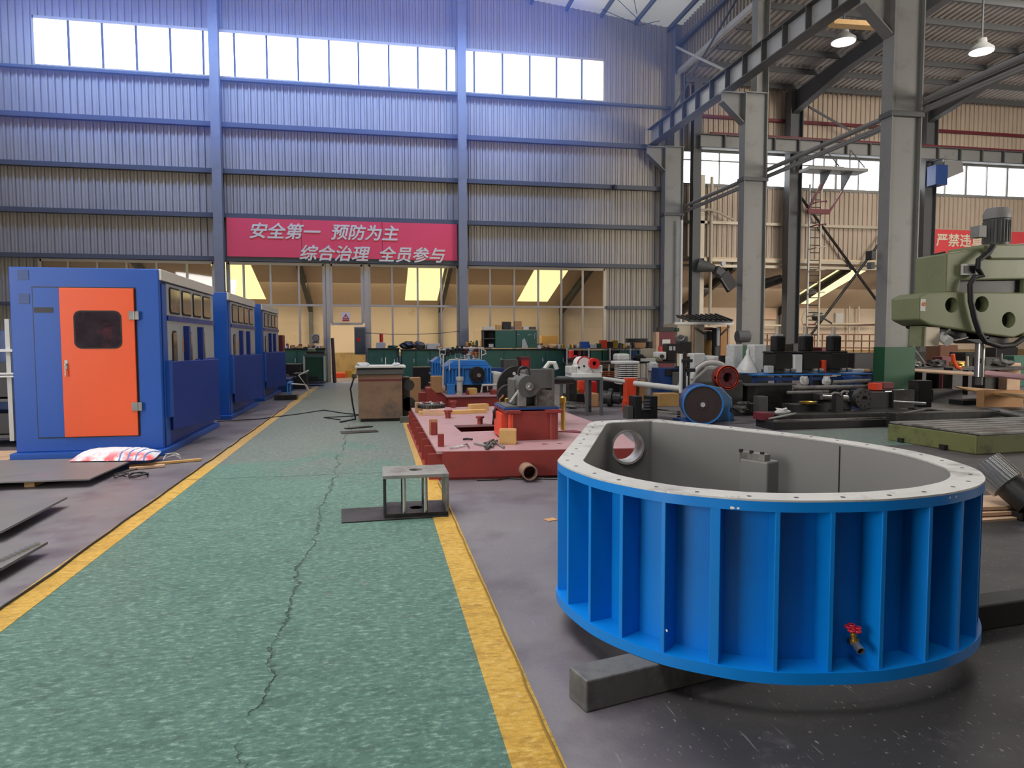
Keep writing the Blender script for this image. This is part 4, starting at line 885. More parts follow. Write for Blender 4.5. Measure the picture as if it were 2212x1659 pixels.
# tools at the front edge
q = G(1100, 960, ZR)
wb_ = thing('wood_block', 'square wooden block at the foot of the red pedestal', 'block', (q.x, q.y, ZR)); MB().obox((q.x, q.y + .08, ZR + .085), (.20, .16, .17), -.25).build('block', WOOD, wb_, bev=.004); MB().obox((q.x, q.y + .08, ZR + .174), (.18, .12, .006), -.25).build('bark_strip', CARD, wb_)
def tool(name, lab, pts, r_, m_): solid(name, MB().tube([G(x, y, ZR + .02) for x, y in pts], r_, 6), m_, lab, 'tool', smooth=True)
tool('hammer', 'bent bright wrench at the front left edge of the near red base', [(972, 968), (1000, 962), (1009, 959), (1013, 965)], .010, CHROME)
tool('pry_bar', 'grey lever lying across the front edge of the near red base', [(1024, 957), (1050, 962), (1066, 965)], .014, STEEL)
tool('pry_bar', 'bright steel lever right of the gear puller', [(1070, 955), (1082, 962), (1089, 966)], .014, CHROME)
gpul = thing('gear_puller', 'dark steel gear puller lying among the levers on the near red base', 'tool', G(1058, 962, ZR))
for pts in ([(1048, 966), (1056, 955), (1066, 950)], [(1052, 967), (1062, 957), (1074, 952)], [(1046, 958), (1058, 956), (1070, 958)]): MB().tube([G(x, y, ZR + .03) for x, y in pts], .016, 6).build('arm', CAST, gpul)
tool('pliers', 'small dark pliers behind the levers on the near red base', [(1001, 949), (1010, 948), (1020, 949)], .014, BLACK)
solid('round_bar', MB().cyl(G(1213, 944, .05), G(1230, 956, .05), .04, n=14), CAST, 'short grey round bar between the red pedestal and the blue ring', 'bar', smooth=True)
solid('round_bar', MB().cyl(G(1216, 940, .03), G(1250, 936, .03), .015, n=10), CHROME, 'thin bright rod behind the short grey round bar', 'bar', smooth=True)
# pedestal with bearing housing
pd = thing('pedestal', 'orange red steel pedestal with a blue edged top on the near red base', 'pedestal', (1.9, 8.7, ZR))
MB().box(1.55, 2.20, 8.40, 9.15, ZR, .69).build('body', RED, pd, bev=.006)
MB().box(1.53, 1.72, 8.36, 9.2, .665, .705).box(2.04, 2.26, 8.36, 9.2, .665, .705).build('top_pads', RED, pd, bev=.004)
for x in (1.60, 2.13): MB().cyl((x, 8.43, ZR), (x, 8.43, .66), .045, n=14).build('corner_tube', ORED if x < 2 else RED, pd, smooth=True)
MB().box(1.50, 1.56, 8.50, 9.05, ZR + .02, .65).build('side_plate', ORED, pd)
bh = thing('bearing_housing', 'dark grey test machine with a round bearing nose on the red pedestal', 'machine', (1.9, 8.75, .705))
MB().box(1.52, 2.22, 8.42, 9.15, .705, .735).build('base_plate', DBLUE, bh, bev=.004)
MB().box(1.54, 2.2, 8.44, 9.12, .735, .75).build('bed', CAST, bh)
MB().box(1.67, 1.98, 8.62, 9.0, .75, 1.08).build('column', CAST, bh, bev=.02)
MB().cyl((1.83, 8.40, 1.0), (1.83, 8.9, 1.0), .135, n=28).build('nose', CAST, bh, smooth=True)
MB().lathe([(.05, 0), (.05, .04), (.02, .05), (.02, .10)], (1.83, 8.40, 1.0), (0, -1, 0), 16).build('spindle_end', CHROME, bh, smooth=True)
MB().box(1.70, 1.80, 8.42, 8.5, .75, .95).build('front_leg', STEEL, bh, bev=.006)
MB().bar((1.60, 8.46, .80), (1.72, 8.46, .96), .02).build('strut', LGREY, bh)
MB().yz([(8.46, .75), (9.1, .75), (9.1, .90), (8.46, .96)], 1.93, 1.95).xz([(1.95, .75), (2.17, .75), (2.17, .93), (1.95, .97)], 8.47, 8.49).build('trough_plate', STEEL, bh)
MB().tube([(1.83 + math.cos(k * math.pi / 8) * .075, 8.70, 1.16 + math.sin(k * math.pi / 8) * .07) for k in range(16)], .014, 8, True).build('lifting_ring', DSTEEL, bh, smooth=True)
mo = thing('test_motor', 'grey squarish motor with a shaft behind the bearing machine', 'motor', (2.25, 9.9, .75))
MB().box(2.10, 2.44, 9.7, 10.3, .90, 1.13).build('body', CAST, mo, bev=.03); MB().box(2.06, 2.48, 9.68, 9.74, .88, 1.16).box(2.44, 2.48, 9.66, 10.3, .70, 1.16).build('end_plate', CAST, mo, bev=.01)
MB().cyl((2.48, 10.0, .97), (2.85, 10.0, .97), .05, n=16).build('shaft', BLACK, mo, smooth=True); MB().box(2.2, 2.38, 9.8, 10.2, ZR, .90).build('stand', DSTEEL, mo)
MB().tube([(2.36, 9.75, 1.16), (2.42, 9.75, 1.24), (2.50, 9.75, 1.24), (2.53, 9.75, 1.15)], .035, 8).build('elbow', LGREY, mo, smooth=True)
dk = A(1118, 835, 10.9)
fw = thing('drive_disc', 'large black drilled drive disc standing behind the bearing machine', 'disc', (dk.x, 10.9, ZR))
MB().cyl((dk.x, 10.85, dk.z), (dk.x, 10.95, dk.z), .33, n=44).build('disc', BLACK, fw, smooth=True)
for k in range(8):
    a = k * math.pi / 4 + .3; MB().cyl((dk.x + math.cos(a) * .22, 10.84, dk.z + math.sin(a) * .22), (dk.x + math.cos(a) * .22, 10.86, dk.z + math.sin(a) * .22), .026, n=12).build('hole', LGREY if k % 3 else DSTEEL, fw)
MB().cyl((dk.x, 10.75, dk.z), (dk.x, 10.86, dk.z), .10, n=20).build('hub', DSTEEL, fw, smooth=True)
MB().box(dk.x - .12, dk.x + .12, 10.8, 11.0, ZR, dk.z - .25).build('stand', DSTEEL, fw)
d2 = A(1098, 855, 10.3)
f2 = thing('drive_disc', 'smaller black bolted disc in front of the large drilled disc', 'disc', (d2.x, 10.3, ZR))
MB().cyl((d2.x, 10.22, d2.z), (d2.x, 10.36, d2.z), .17, n=32).build('disc', RUBBER, f2, smooth=True); MB().box(d2.x - .1, d2.x + .1, 10.24, 10.34, ZR, d2.z).build('stand', BLACK, f2)
for k in range(5):
    a = k * math.pi * .4 + .5; MB().cyl((d2.x + math.cos(a) * .1, 10.2, d2.z + math.sin(a) * .1), (d2.x + math.cos(a) * .1, 10.23, d2.z + math.sin(a) * .1), .02, n=10).build('bolt_head', CHROME, f2)
# copper and brass pipework
for pts, r_, m_, lab in (([(1079, 905), (1078, 880), (1080, 862), (1088, 855)], .012, COPPER, 'copper oil pipe looping beside the red pedestal, leftmost'), ([(1093, 885), (1093, 862), (1102, 860), (1110, 862)], .02, BRASS, 'brass pipe with an elbow beside the red pedestal'), ([(1099, 890), (1098, 900), (1104, 905), (1104, 868)], .012, COPPER, 'thin copper pipe bent in a U beside the red pedestal')):
    solid('oil_pipe', MB().tube([A(x, y, 9.0) for x, y in pts], r_, 8), m_, lab, 'pipe', 'oil pipes by the red pedestal', smooth=True)
solid('hose', MB().tube([A(1072, 882, 8.95), A(1067, 890, 8.95), A(1068, 900, 8.95), G(1066, 915, ZR + .02)], .022, 8), RUBBER, 'black hose dropping to the near red base left of the pedestal', 'hose', smooth=True)
solid('brass_tap', MB().lathe([(.03, -.28), (.03, .12), (.045, .13), (.045, .2), (.02, .22)], A(1216, 890, 9.3), (0, 0, 1), 12), BRASS, 'tall brass fitting right of the red pedestal', 'fitting', smooth=True)

solid('floor_cable', MB().tube([G(1030, 1037, .01), G(1075, 1036, .012), G(1100, 1032, .012), Vector((1.52, 7.62, .012)), Vector((1.75, 7.6, .012)), Vector((2.0, 7.5, .012))], .009, 6), DSTEEL, 'thin dark cable on the floor along the front of the near red base', 'cable')
solid('plate_offcut', MB().prism([(2.35, 9.1), (2.75, 8.85), (2.62, 9.2)], ZR, ZR + .01), MAROON, 'dark red triangular offcut on the near red base right of the pedestal', 'offcut')
# ---------------------------------------------------------------- red base, far one, with the blue gearboxes
Z2 = .28
r2 = thing('red_base_frame', 'red oxide steel base frame farther back, carrying the blue gearbox', 'machine base', (2.2, 18.5, 0))
MB().box(1.57, 3.6, 16.2, 22.2, Z2 - .03, Z2).build('deck', REDTOP, r2, bev=.004)
MB().box(1.60, 3.6, 16.22, 22.2, .02, Z2 - .03).build('box_body', RED, r2)
MB().box(1.30, 3.65, 16.15, 22.25, 0, .02).build('bottom_plate', RED, r2)
for k in range(6): MB().xz([(1.30, .02), (1.60, .02), (1.60, Z2 - .03), (1.45, Z2 - .03)], 16.5 + k * .9, 16.53 + k * .9).build('side_rib', RED, r2)
rbk = thing('red_bracket', 'stepped red bracket left of the far red base', 'bracket', A(925, 868, 15.6))
MB().xz([(A(x, y, 15.6).x, max(0, A(x, y, 15.6).z)) for x, y in ((921, 868), (921, 842), (930, 838), (940, 846), (951, 868))], 15.6, 15.64).build('gusset', RED, rbk)
MB().pbox(905, 848, 921, 868, 15.7, .3, 0).build('low_step', RED, rbk, bev=.01); MB().pbox(921, 838, 932, 868, 15.66, .5, 0).build('high_step', RED, rbk, bev=.01)
def gearbox(lab, px0, py0, px1, py1, Y):
    p = A(px0, py1, Y); q = A(px1, py0, Y); g = thing('gearbox', lab, 'gearbox', (p.x, Y, Z2)); w_ = q.x - p.x; h = q.z - p.z; x0, x1, z0, z1 = p.x, q.x, p.z, q.z
    MB().box(x0 + .04, x1 - .04, Y + .02, Y + 1.2, z0 + .03, z0 + h * .72).build('lower_case', PBLUE, g, bev=.02)
    MB().box(x0, x1, Y - .02, Y + 1.24, z0, z0 + .05).box(x0, x1, Y - .02, Y + 1.24, z0 + h * .66, z0 + h * .76).build('flange', PBLUE, g, bev=.006)
    MB().xz([(x0 + .04, z0 + h * .76), (x1 - .02, z0 + h * .76), (x1 - .14, z1), (x0 + .22, z1)], Y + .05, Y + 1.15).build('upper_case', PBLUE, g, bev=.02)
    n = max(4, int(w_ / .085))
    for k in range(n + 1):
        x = x0 + .02 + (w_ - .04) * k / n
        if .42 < k / n < .82 and w_ > .6: continue
        MB().box(x - .017, x + .017, Y - .035, Y + .05, z0 + .04, z0 + h * .67).build('rib', PBLUE, g)
    return g, x0, x1, z0, z1
g1, x0, x1, z0, z1 = gearbox('blue ribbed gearbox with a black coupling wheel on the far red base', 961, 778, 1061, 832, 17.2)
c_ = A(1029, 808, 17.2)
MB().cyl((c_.x, 17.02, c_.z), (c_.x, 17.2, c_.z), .19, n=28).build('coupling', DSTEEL, g1, smooth=True)
for k in range(10): MB().cyl((c_.x + math.cos(k * .628) * .15, 16.99, c_.z + math.sin(k * .628) * .15), (c_.x + math.cos(k * .628) * .15, 17.03, c_.z + math.sin(k * .628) * .15), .025, n=8).build('coupling_pin', BLACK, g1)
MB().cyl((c_.x + .03, 16.95, c_.z - .02), (c_.x + .03, 17.03, c_.z - .02), .05, n=14).build('shaft_end', CHROME, g1)
MB().box(x0 + .1, x1 - .1, 17.25, 18.2, Z2, z0).build('packing_base', BLACK, g1)
g2, *_ = gearbox('smaller blue gearbox half hidden behind the gearbox with the coupling wheel', 933, 771, 958, 812, 20.5)
MB().pbox(935, 812, 956, 824, 20.6, .8, Z2).build('packing_base', BLACK, g2)
# valve pipework on top of the gearbox
pw = g1
def pt(x, y, Y=17.5): return A(x, y, Y)
runs = [[(952, 786), (952, 766), (962, 766), (962, 756), (950, 756), (950, 772)], [(975, 776), (983, 776), (983, 764), (995, 764), (995, 772), (1011, 772), (1011, 762)], [(971, 800), (971, 777), (1010, 777)],
        [(1020, 776), (1035, 776), (1035, 752), (1000, 752)], [(992, 835), (992, 776), (984, 774)], [(957, 838), (958, 765), (953, 765)], [(1040, 776), (1040, 754), (1048, 757), (1050, 764), (1040, 768)]]
for k, rr in enumerate(runs): MB().tube([pt(x, y, 17.08 if k in (2, 4, 5) else 17.45 + .12 * (k % 3)) for x, y in rr], .022 if k in (4, 5) else .016, 8).build('pipe', LGREY, pw)
for k, (x, y, mm) in enumerate(((954, 762, DSTEEL), (967, 762, DSTEEL), (978, 759, BLACK), (988, 756, DSTEEL), (998, 756, BLACK), (1004, 762, DSTEEL), (1012, 768, LGREY), (1021, 764, COPPER), (1029, 764, COPPER), (1005, 770, CHROME), (1024, 772, CHROME), (1030, 757, MAROON), (1008, 757, MAROON), (1018, 757, LGREY))):
    q = pt(x, y, 17.55); MB().lathe([(.05, -.09), (.05, .0), (.075, .01), (.075, .04), (.03, .05), (.03, .11)], q, (0, 0, 1), 12).build('valve', mm, pw, smooth=True)
MB().bar(pt(991, 751, 17.6), pt(1045, 752, 17.6), .05).bar(pt(946, 753, 17.8), pt(992, 752, 17.8), .05).build('rail', LGREY, pw)
MB().cyl((A(993, 850, 16.6).x, 16.6, Z2), (A(993, 850, 16.6).x, 16.6, A(993, 818, 16.6).z), .07, n=14).cyl((A(993, 818, 16.6).x, 16.6, A(993, 822, 16.6).z), (A(993, 818, 16.6).x, 16.6, A(993, 814, 16.6).z), .09, n=14).build('standpipe', LGREY, pw, smooth=True)
def fb(name, lab, cat, m, x0, y0, x1, y1, Y, d, z0=None, bev=.006, group=None): return solid(name, MB().pbox(x0, y0, x1, y1, Y, d, z0), m, lab, cat, group, bev=bev)
fb('cardboard_box', 'brown cardboard box left of the blue gearboxes', 'box', CARD, 883, 816, 909, 838, 18.5, .5, 0)
fb('cardboard_box', 'brown cardboard box on the far red base in front of the gearbox ribs', 'box', CARD, 932, 813, 957, 829, 17.4, .4, Z2)
fb('wood_packer', 'pale wooden packer under the front of the blue gearbox', 'block', WOOD, 1012, 839, 1031, 848, 16.6, .3, Z2)
fb('red_packer', 'red steel packer at the right end of the far red base', 'block', RED, 1062, 843, 1080, 850, 16.5, .3, Z2)
fb('red_packer', 'small red packer left of the pale wooden packer on the far red base', 'block', RED, 1008, 844, 1013, 849, 16.55, .2, Z2)
solid('round_cover', MB().cyl((A(972, 846, 16.9).x, 16.9, Z2), (A(972, 846, 16.9).x, 16.9, Z2 + .08), .13, n=20), STEEL, 'flat round steel lid on the far red base left of the standpipe', 'lid', smooth=True)
fb('oil_drain', 'blue plastic bowl on the far red base beside the standpipe', 'bowl', PBLUE, 967, 831, 983, 842, 16.75, .2, Z2)
solid('grease_pipe', MB().tube([A(1040, 848, 16.6), A(1042, 832, 16.6), A(1080, 831, 16.6), A(1083, 850, 16.5)], .03, 8), LGREY, 'pale bent pipe in front of the blue gearbox running right', 'pipe', smooth=True)
fb('electric_motor', 'white grey motor between the blue gearbox and the large drilled disc', 'motor', LGREY, 1064, 804, 1086, 828, 17.25, .8, Z2, bev=.05)

# ---------------------------------------------------------------- benches along the back wall
def bench(lab, px0, px1, py0, Y, d, m, doors=2, grp='green workbenches along the back wall'):
    p = A(px0, 815, Y); q = A(px1, py0, Y); b_ = thing('workbench', lab, 'bench', ((p.x + q.x) / 2, Y, 0), group=grp); z1 = q.z
    MB().box(p.x, q.x, Y, Y + d, .08, z1 - .05).build('carcass', m, b_, bev=.006); MB().box(p.x - .02, q.x + .02, Y - .04, Y + d, z1 - .05, z1).build('worktop', DSTEEL, b_, bev=.004)
    MB().box(p.x + .05, q.x - .05, Y + .05, Y + d - .05, 0, .08).build('plinth', BLACK, b_)
    w_ = (q.x - p.x) / doors
    for k in range(doors):
        dd_ = MB().box(p.x + k * w_ + .02, p.x + (k + 1) * w_ - .02, Y - .018, Y, .14, z1 - .12).build('door', m, b_, bev=.004)
        MB().box(p.x + (k + .85) * w_, p.x + (k + .9) * w_, Y - .03, Y - .018, z1 * .6, z1 * .72).build('handle', LGREY, dd_)
    return z1
zb1 = bench('green workbench left of the far doorway', 612, 702, 752, 26.9, .8, GREEN, 3)
zb2 = bench('green workbench just right of the far doorway', 796, 862, 752, 26.9, .8, GREEN, 2)
zb3 = bench('green workbench between the doorway bench and the gearboxes', 868, 958, 754, 26.7, .8, GREEN, 3)
zb5 = bench('narrow green workbench behind the pipes on the blue gearbox', 962, 1038, 754, 26.6, .7, GREEN, 2)
zb4 = bench('long green workbench under the green wall cabinet', 1042, 1222, 753, 26.5, .8, GREEN, 4)
cabl = thing('tool_trolley', 'dark green framed tool trolley in front of the left bench', 'trolley', A(680, 828, 25.6))
MB().pbox(659, 772, 700, 822, 25.6, .6).build('body', DGREEN, cabl, bev=.01)
for x in (657, 701): MB().pbox(x - 1.5, 766, x + 1.5, 829, 25.55, .06, 0).build('post', LGREY, cabl)
MB().pbox(655, 764, 703, 768, 25.5, .7).pbox(655, 823, 703, 827, 25.5, .7).build('shelf', CAST, cabl)
MB().pbox(666, 813, 686, 823, 25.45, .1).build('step', BLACK, cabl)
fb('tool_bag', 'grey green tool bag on the trolley top', 'bag', OLIVE, 664, 752, 680, 764, 25.7, .3, bev=.03)
fb('tool_tray', 'dark tray of tools on the trolley top', 'tray', BLACK, 662, 759, 700, 765, 25.52, .15)
wc = thing('wall_cabinet', 'green two part cabinet standing on the long workbench', 'cabinet', A(1100, 752, 26.6))
MB().pbox(1070, 713, 1160, 752, 26.6, .5).build('door_section', GREEN, wc, bev=.006)
p = A(1044, 752, 26.6); q = A(1070, 713, 26.6)
MB().box(p.x, q.x, 26.6, 27.1, q.z - .03, q.z).box(p.x, q.x, 26.6, 27.1, p.z, p.z + .03).box(p.x, q.x, 27.07, 27.1, p.z, q.z).box(p.x, p.x + .03, 26.6, 27.1, p.z, q.z).box(p.x, q.x, 26.62, 27.1, (p.z + q.z) / 2, (p.z + q.z) / 2 + .03).build('open_shelves', CAST, wc)
MB().pbox(1115, 713, 1116, 752, 26.585, .02).build('door_gap', BLACK, wc)
MB().add([A(x, y, 26.58) for x, y in ((1127, 752), (1128, 735), (1133, 730), (1138, 742), (1141, 751))] + [A(x, y, 26.595) for x, y in ((1127, 752), (1128, 735), (1133, 730), (1138, 742), (1141, 751))], [(0, 1, 2, 3, 4), (9, 8, 7, 6, 5), (0, 5, 6, 1), (1, 6, 7, 2), (2, 7, 8, 3), (3, 8, 9, 4), (4, 9, 5, 0)]).build('torn_poster', LGREY, wc)
MB().tube([A(1117, 722, 26.58), A(1122, 723, 26.58)], .01, 5).tube([A(1140, 724, 26.58), A(1148, 722, 26.58)], .01, 5).tube([A(1152, 726, 26.58), A(1156, 719, 26.58), A(1154, 732, 26.58)], .01, 5).build('chalk_marks', LGREY, wc)
MB().pbox(1056, 743, 1066, 751, 26.65, .2).build('shelf_jar', LGREY, wc)
# clutter on the tops
def junk(lst, Y, base):
    for i, (kind, x0, y0, x1, m, lab) in enumerate(lst):
        p = A(x0, 752, Y); q = A(x1, y0, Y); z = base; h = max(.03, q.z - z); cx = (p.x + q.x) / 2; w_ = q.x - p.x
        if kind == 'b': o = solid('box', MB().obox((cx, Y + .12, z + h / 2), (w_, .22, h), (i % 3 - 1) * .12), m, lab, 'box', bev=.004)
        elif kind == 'c': o = solid('can', MB().lathe([(w_ / 2, 0), (w_ / 2, h * .8), (w_ * .3, h * .9), (w_ * .3, h)], (cx, Y + .12, z), (0, 0, 1), 14), m, lab, 'can', smooth=True)
        else: o = solid('parts_heap', MB().lump((cx, Y + .15, z + h / 2), (w_, .3, h), int(x0), 12, .3), m, lab, 'part', smooth=False)
junk([('b', 612, 747, 620, WHITE, 'small white box at the left end of the left bench'), ('b', 628, 745, 636, CARD, 'little brown box on the left bench'), ('b', 640, 747, 652, WOOD, 'flat wooden box on the left bench'), ('l', 655, 750, 672, DSTEEL, 'low heap of dark parts on the left bench')], 26.95, zb1)
junk([('b', 813, 740, 832, LGREY, 'white box with a red can on it, right of the doorway'), ('l', 836, 746, 858, DGREEN, 'dark green low heap on the bench right of the doorway')], 26.95, zb2)
q = A(824, 738, 27.07); solid('can', MB().cyl((q.x, 27.07, A(826, 740, 26.95).z + .008), (q.x, 27.07, A(826, 721, 27.0).z), .07, n=12), BRED, 'tall red can standing on the white box right of the doorway', 'can', smooth=True)
junk([('l', 866, 737, 896, DSTEEL, 'dark heap of castings on the bench behind the rusty cabinet'), ('l', 894, 737, 918, CAST, 'grey heap of castings right of the dark heap'), ('b', 922, 742, 950, LGREY, 'pale flat tray on the bench behind the gearboxes'), ('b', 940, 747, 958, CARD, 'low brown box at the right end of the bench behind the gearboxes')], 26.75, zb3)
junk([('c', 1005, 738, 1013, CARD, 'brown tin behind the pipe manifold'), ('l', 1014, 737, 1026, BRASS, 'yellow brown heap of fittings left of the green wall cabinet'), ('c', 1028, 735, 1034, DGREEN, 'dark bottle left of the green wall cabinet')], 26.6, zb4)
junk([('b', 1162, 746, 1170, WHITE, 'small white box right of the green wall cabinet'), ('l', 1170, 745, 1186, CARD, 'brown heap of small parts right of the green wall cabinet'), ('l', 1186, 743, 1204, WOOD, 'pale heap of small parts at the end of the long bench'), ('c', 1206, 744, 1213, LGREY, 'pale tin near the end of the long bench'), ('c', 1214, 742, 1221, BRASS, 'brass coloured tin at the end of the long bench')], 26.55, zb4)
zc_ = A(1100, 712, 26.7).z
for i, (x0, y0, x1, m, lab) in enumerate(((1044, 706, 1068, PAPER, 'pale folded papers at the left end of the green wall cabinet top'), (1072, 702, 1084, WOOD, 'wooden box on the green wall cabinet'), (1086, 695, 1104, BLACK, 'black toolbox on top of the green wall cabinet'), (1112, 694, 1127, CARD, 'brown basket on the green wall cabinet'), (1092, 705, 1112, LGREY, 'grey flat tins on the green wall cabinet'), (1130, 706, 1142, PAPER, 'white packet on the green wall cabinet'), (1144, 706, 1158, CAST, 'grey packet at the right end of the green wall cabinet'))):
    p = A(x0, 712, 26.65); q = A(x1, y0, 26.65); solid('box', MB().obox(((p.x + q.x) / 2, 26.75 + .12 * (i == 4), zc_ + (q.z - zc_) / 2), (q.x - p.x, .2 - .08 * (i == 4), q.z - zc_), .05 * (i % 3)), m, lab, 'box', bev=.004)
q = A(780, 735, 27.75)
ec = thing('electric_cabinet', 'grey electric cabinet hung on the right jamb of the far doorway', 'electric cabinet', (q.x, 27.5, q.z - .6))
MB().pbox(766, 706, 790, 766, 27.5, .34).build('case', STRUCT, ec, bev=.01)
MB().pbox(768, 709, 788, 763, 27.48, .02).build('door', CAST, ec, bev=.004)
MB().pbox(770, 730, 774, 737, 27.47, .012).pbox(775, 730, 778, 737, 27.47, .012).build('red_mark', BRED, ec)
sg1 = thing('warning_sign', 'white sign with a red warning triangle over the far doorway', 'sign', A(747, 685, 27.85))
MB().pbox(738, 675, 756, 695, 27.86, .01).build('panel', PAPER, sg1)
tri = [A(x, y, 27.85) for x, y in ((747, 677), (739.5, 689), (754.5, 689))]; t2 = [A(x, y, 27.845) for x, y in ((747, 681), (743, 687.3), (751, 687.3))]
MB().add(tri + [v + Vector((0, .008, 0)) for v in tri], [(0, 1, 2), (5, 4, 3), (0, 3, 4, 1), (1, 4, 5, 2), (2, 5, 3, 0)]).build('triangle', BRED, sg1)
MB().add(t2 + [v + Vector((0, .004, 0)) for v in t2], [(0, 1, 2), (5, 4, 3), (0, 3, 4, 1), (1, 4, 5, 2), (2, 5, 3, 0)]).build('triangle_centre', PAPER, sg1)
MB().pbox(746.3, 682.4, 747.7, 685.6, 27.838, .004).pbox(746.3, 686.1, 747.7, 687, 27.838, .004).build('exclamation_mark', BLACK, sg1)
MB().pbox(740, 690.5, 754, 693.5, 27.85, .008).build('caption_bar', BRED, sg1)
sg2 = thing('wall_sign', 'square notice with a ring symbol on the glazing left of the far doorway', 'sign', A(682, 731, 27.85))
MB().pbox(673, 722, 690, 742, 27.86, .01).build('panel', FRAME, sg2)
c0 = A(682, 730, 27.85); MB().tube([(c0.x + math.cos(k * math.pi / 10) * .115, 27.852, c0.z + math.sin(k * math.pi / 10) * .115) for k in range(20)], .014, 6, True).bar((c0.x - .08, 27.85, c0.z + .08), (c0.x + .08, 27.85, c0.z - .08), .022, .01).bar((c0.x - .05, 27.85, c0.z - .06), (c0.x + .04, 27.85, c0.z + .06), .03, .01).build('ring_symbol', GIRT, sg2)
MB().pbox(675, 737.5, 688, 740.5, 27.85, .008).build('caption_bar', GIRT, sg2)
solid('wood_pole', MB().cyl(A(723, 826, 27.3), A(718, 731, 27.7), .07, .06, n=10), mat('dark brown bundle', C(70, 46, 34), .8), 'dark brown pole leaning at the left jamb of the far doorway', 'pole', smooth=True)
for x0, y0, x1, y1, Y, m, lab in ((726, 806, 745, 822, 31, ORED, 'orange box inside the lean-to beyond the doorway'), (745, 800, 760, 822, 31.5, BRASS, 'yellowish machine inside the lean-to beyond the doorway'), (760, 808, 770, 822, 30.5, CAST, 'grey pump inside the lean-to beyond the doorway'), (1040, 735, 1062, 752, 31, CARD, 'brown crate seen through the glazing left of the cabinet'), (1170, 725, 1205, 752, 31, WOOD, 'pale crate seen through the glazing right of the cabinet'), (880, 738, 900, 760, 31, CARD, 'brown crate seen through the glazing behind the castings')):
    fb('crate', lab, 'crate', m, x0, y0, x1, y1, Y, .5, 0)
solid('slack_wire', MB().tube([A(789, 719, 27.5), A(850, 722, 27.5), A(900, 722, 27.5), A(950, 720, 27.5), A(993, 715, 27.5)], .012, 5), BLACK, 'thin black wire slung across the glazing from the electric cabinet', 'wire')
# banner
bn = thing('safety_banner', 'wide red banner with two rows of pale Chinese characters on the back wall', 'banner', (-1.1, 27.6, 4.75))
MB().box(-5.42, 3.15, 27.74, 27.78, 4.74, 6.16).build('panel', SIGNRED, bn)
for k in (-2.75, .25): MB().box(k - .008, k + .008, 27.735, 27.745, 4.74, 6.16).build('seam', MAROON, bn)
def word(s, px0, px1, pyb, Y, size, name, parent, mtl, shear=.22):
    p = A(px0, pyb, Y); q = A(px1, pyb, Y); o = lettering(name, s, (p.x, Y, p.z), size, mtl, parent, shear, .022, .006)
    xs = [v.co.x for v in o.data.vertices]; zs_ = [v.co.z for v in o.data.vertices]; k = (q.x - p.x) / (max(xs) - min(xs)); x0 = min(xs); px_ = p.x - parent.location.x
    for v in o.data.vertices: v.co.x = px_ + (v.co.x - x0) * k
word('安全第一', 539, 693, 511, 27.725, .62, 'lettering', bn, LETTER)
word('预防为主', 715, 862, 514, 27.725, .62, 'lettering', bn, LETTER)
word('综合治理', 647, 800, 559, 27.725, .62, 'lettering', bn, LETTER)
word('全员参与', 818, 962, 562, 27.725, .62, 'lettering', bn, LETTER)
b2 = thing('safety_banner', 'bright red banner with pale Chinese characters on the end wall behind the green drill', 'banner', (27.5, 28.0, 5.2))
MB().box(24.95, 33, 28.06, 28.1, 5.25, 6.62).build('panel', SIGNRED2, b2)
word('严禁违章', 2022, 2122, 529, 28.045, .62, 'lettering', b2, LETTER, 0)
# ---------------------------------------------------------------- left rear
rk = thing('storage_rack', 'white tubular rack with dark contents at the left edge behind the first cabin', 'rack', (-5.5, 11.6, 0))
for x in (-5.33, -6.4): MB().box(x - .03, x + .03, 11.5, 11.56, .1, 1.9).box(x - .03, x + .03, 12.4, 12.46, .1, 1.9).build('post', LGREY, rk)
for y in (757, 808, 812): z = A(10, y, 11.5).z; MB().box(-6.6, -4.8, 11.46, 11.5, z - .02, z + .02).build('rail', WHITE, rk)
MB().box(-6.6, -5.36, 11.6, 12.3, .75, 1.25).box(-6.6, -5.4, 11.6, 12.3, .2, .5).build('crate', BLACK, rk)
MB().box(-6.6, -4.8, 11.55, 12.4, .68, .72).box(-6.6, -4.8, 11.55, 12.4, .14, .18).build('shelf', CAST, rk)
solid('blue_locker', MB().box(-6.6, -4.85, 12.9, 13.5, 0, 1.75), DBLUE, 'blue locker behind the white rack at the left edge', 'locker', bev=.01)
solid('cable_coil', MB().tube([(-4.82 + math.cos(k * .4) * .05, 11.3, .85 + math.sin(k * .4) * .22) for k in range(16)], .014, 6, True), LGREY, 'loop of pale cable hung at the left side of the first cabin', 'cable')
solid('sunlit_floor_sheet', MB().obox((-5.6, 10.6, .012), (1.6, .9, .01), .05), PLY, 'pale sheet standing in for sunlit floor left of the first cabin', 'sheet')  # pale sheet added to imitate a sunlit strip of floor
fb('filing_cabinet', 'maroon steel cabinet behind the third blue cabin', 'cabinet', MAROON, 584, 724, 610, 806, 24.5, .6, 0)
fb('parts_stack', 'black stack of parts left of the maroon cabinet', 'stack', BLACK, 558, 716, 584, 762, 23.5, .6, 0)
fb('parts_heap', 'small heap of rusty parts on the black stack', 'part', CARD, 562, 710, 576, 717, 23.6, .3, A(562, 716, 23.5).z)
bm2 = thing('blue_machine', 'deep blue machine with steel parts on its top beyond the third cabin', 'machine', A(605, 845, 22.8))
MB().pbox(584, 818, 626, 848, 22.8, .9, 0).build('body', DBLUE, bm2, bev=.02); MB().pbox(583, 812, 613, 818, 22.7, 1.0).build('top_plate', LGREY, bm2, bev=.006)
for x in (590, 597, 604): MB().cyl(A(x, 812, 22.9), A(x, 805, 22.9), .05, n=12).build('fitting', CHROME, bm2)
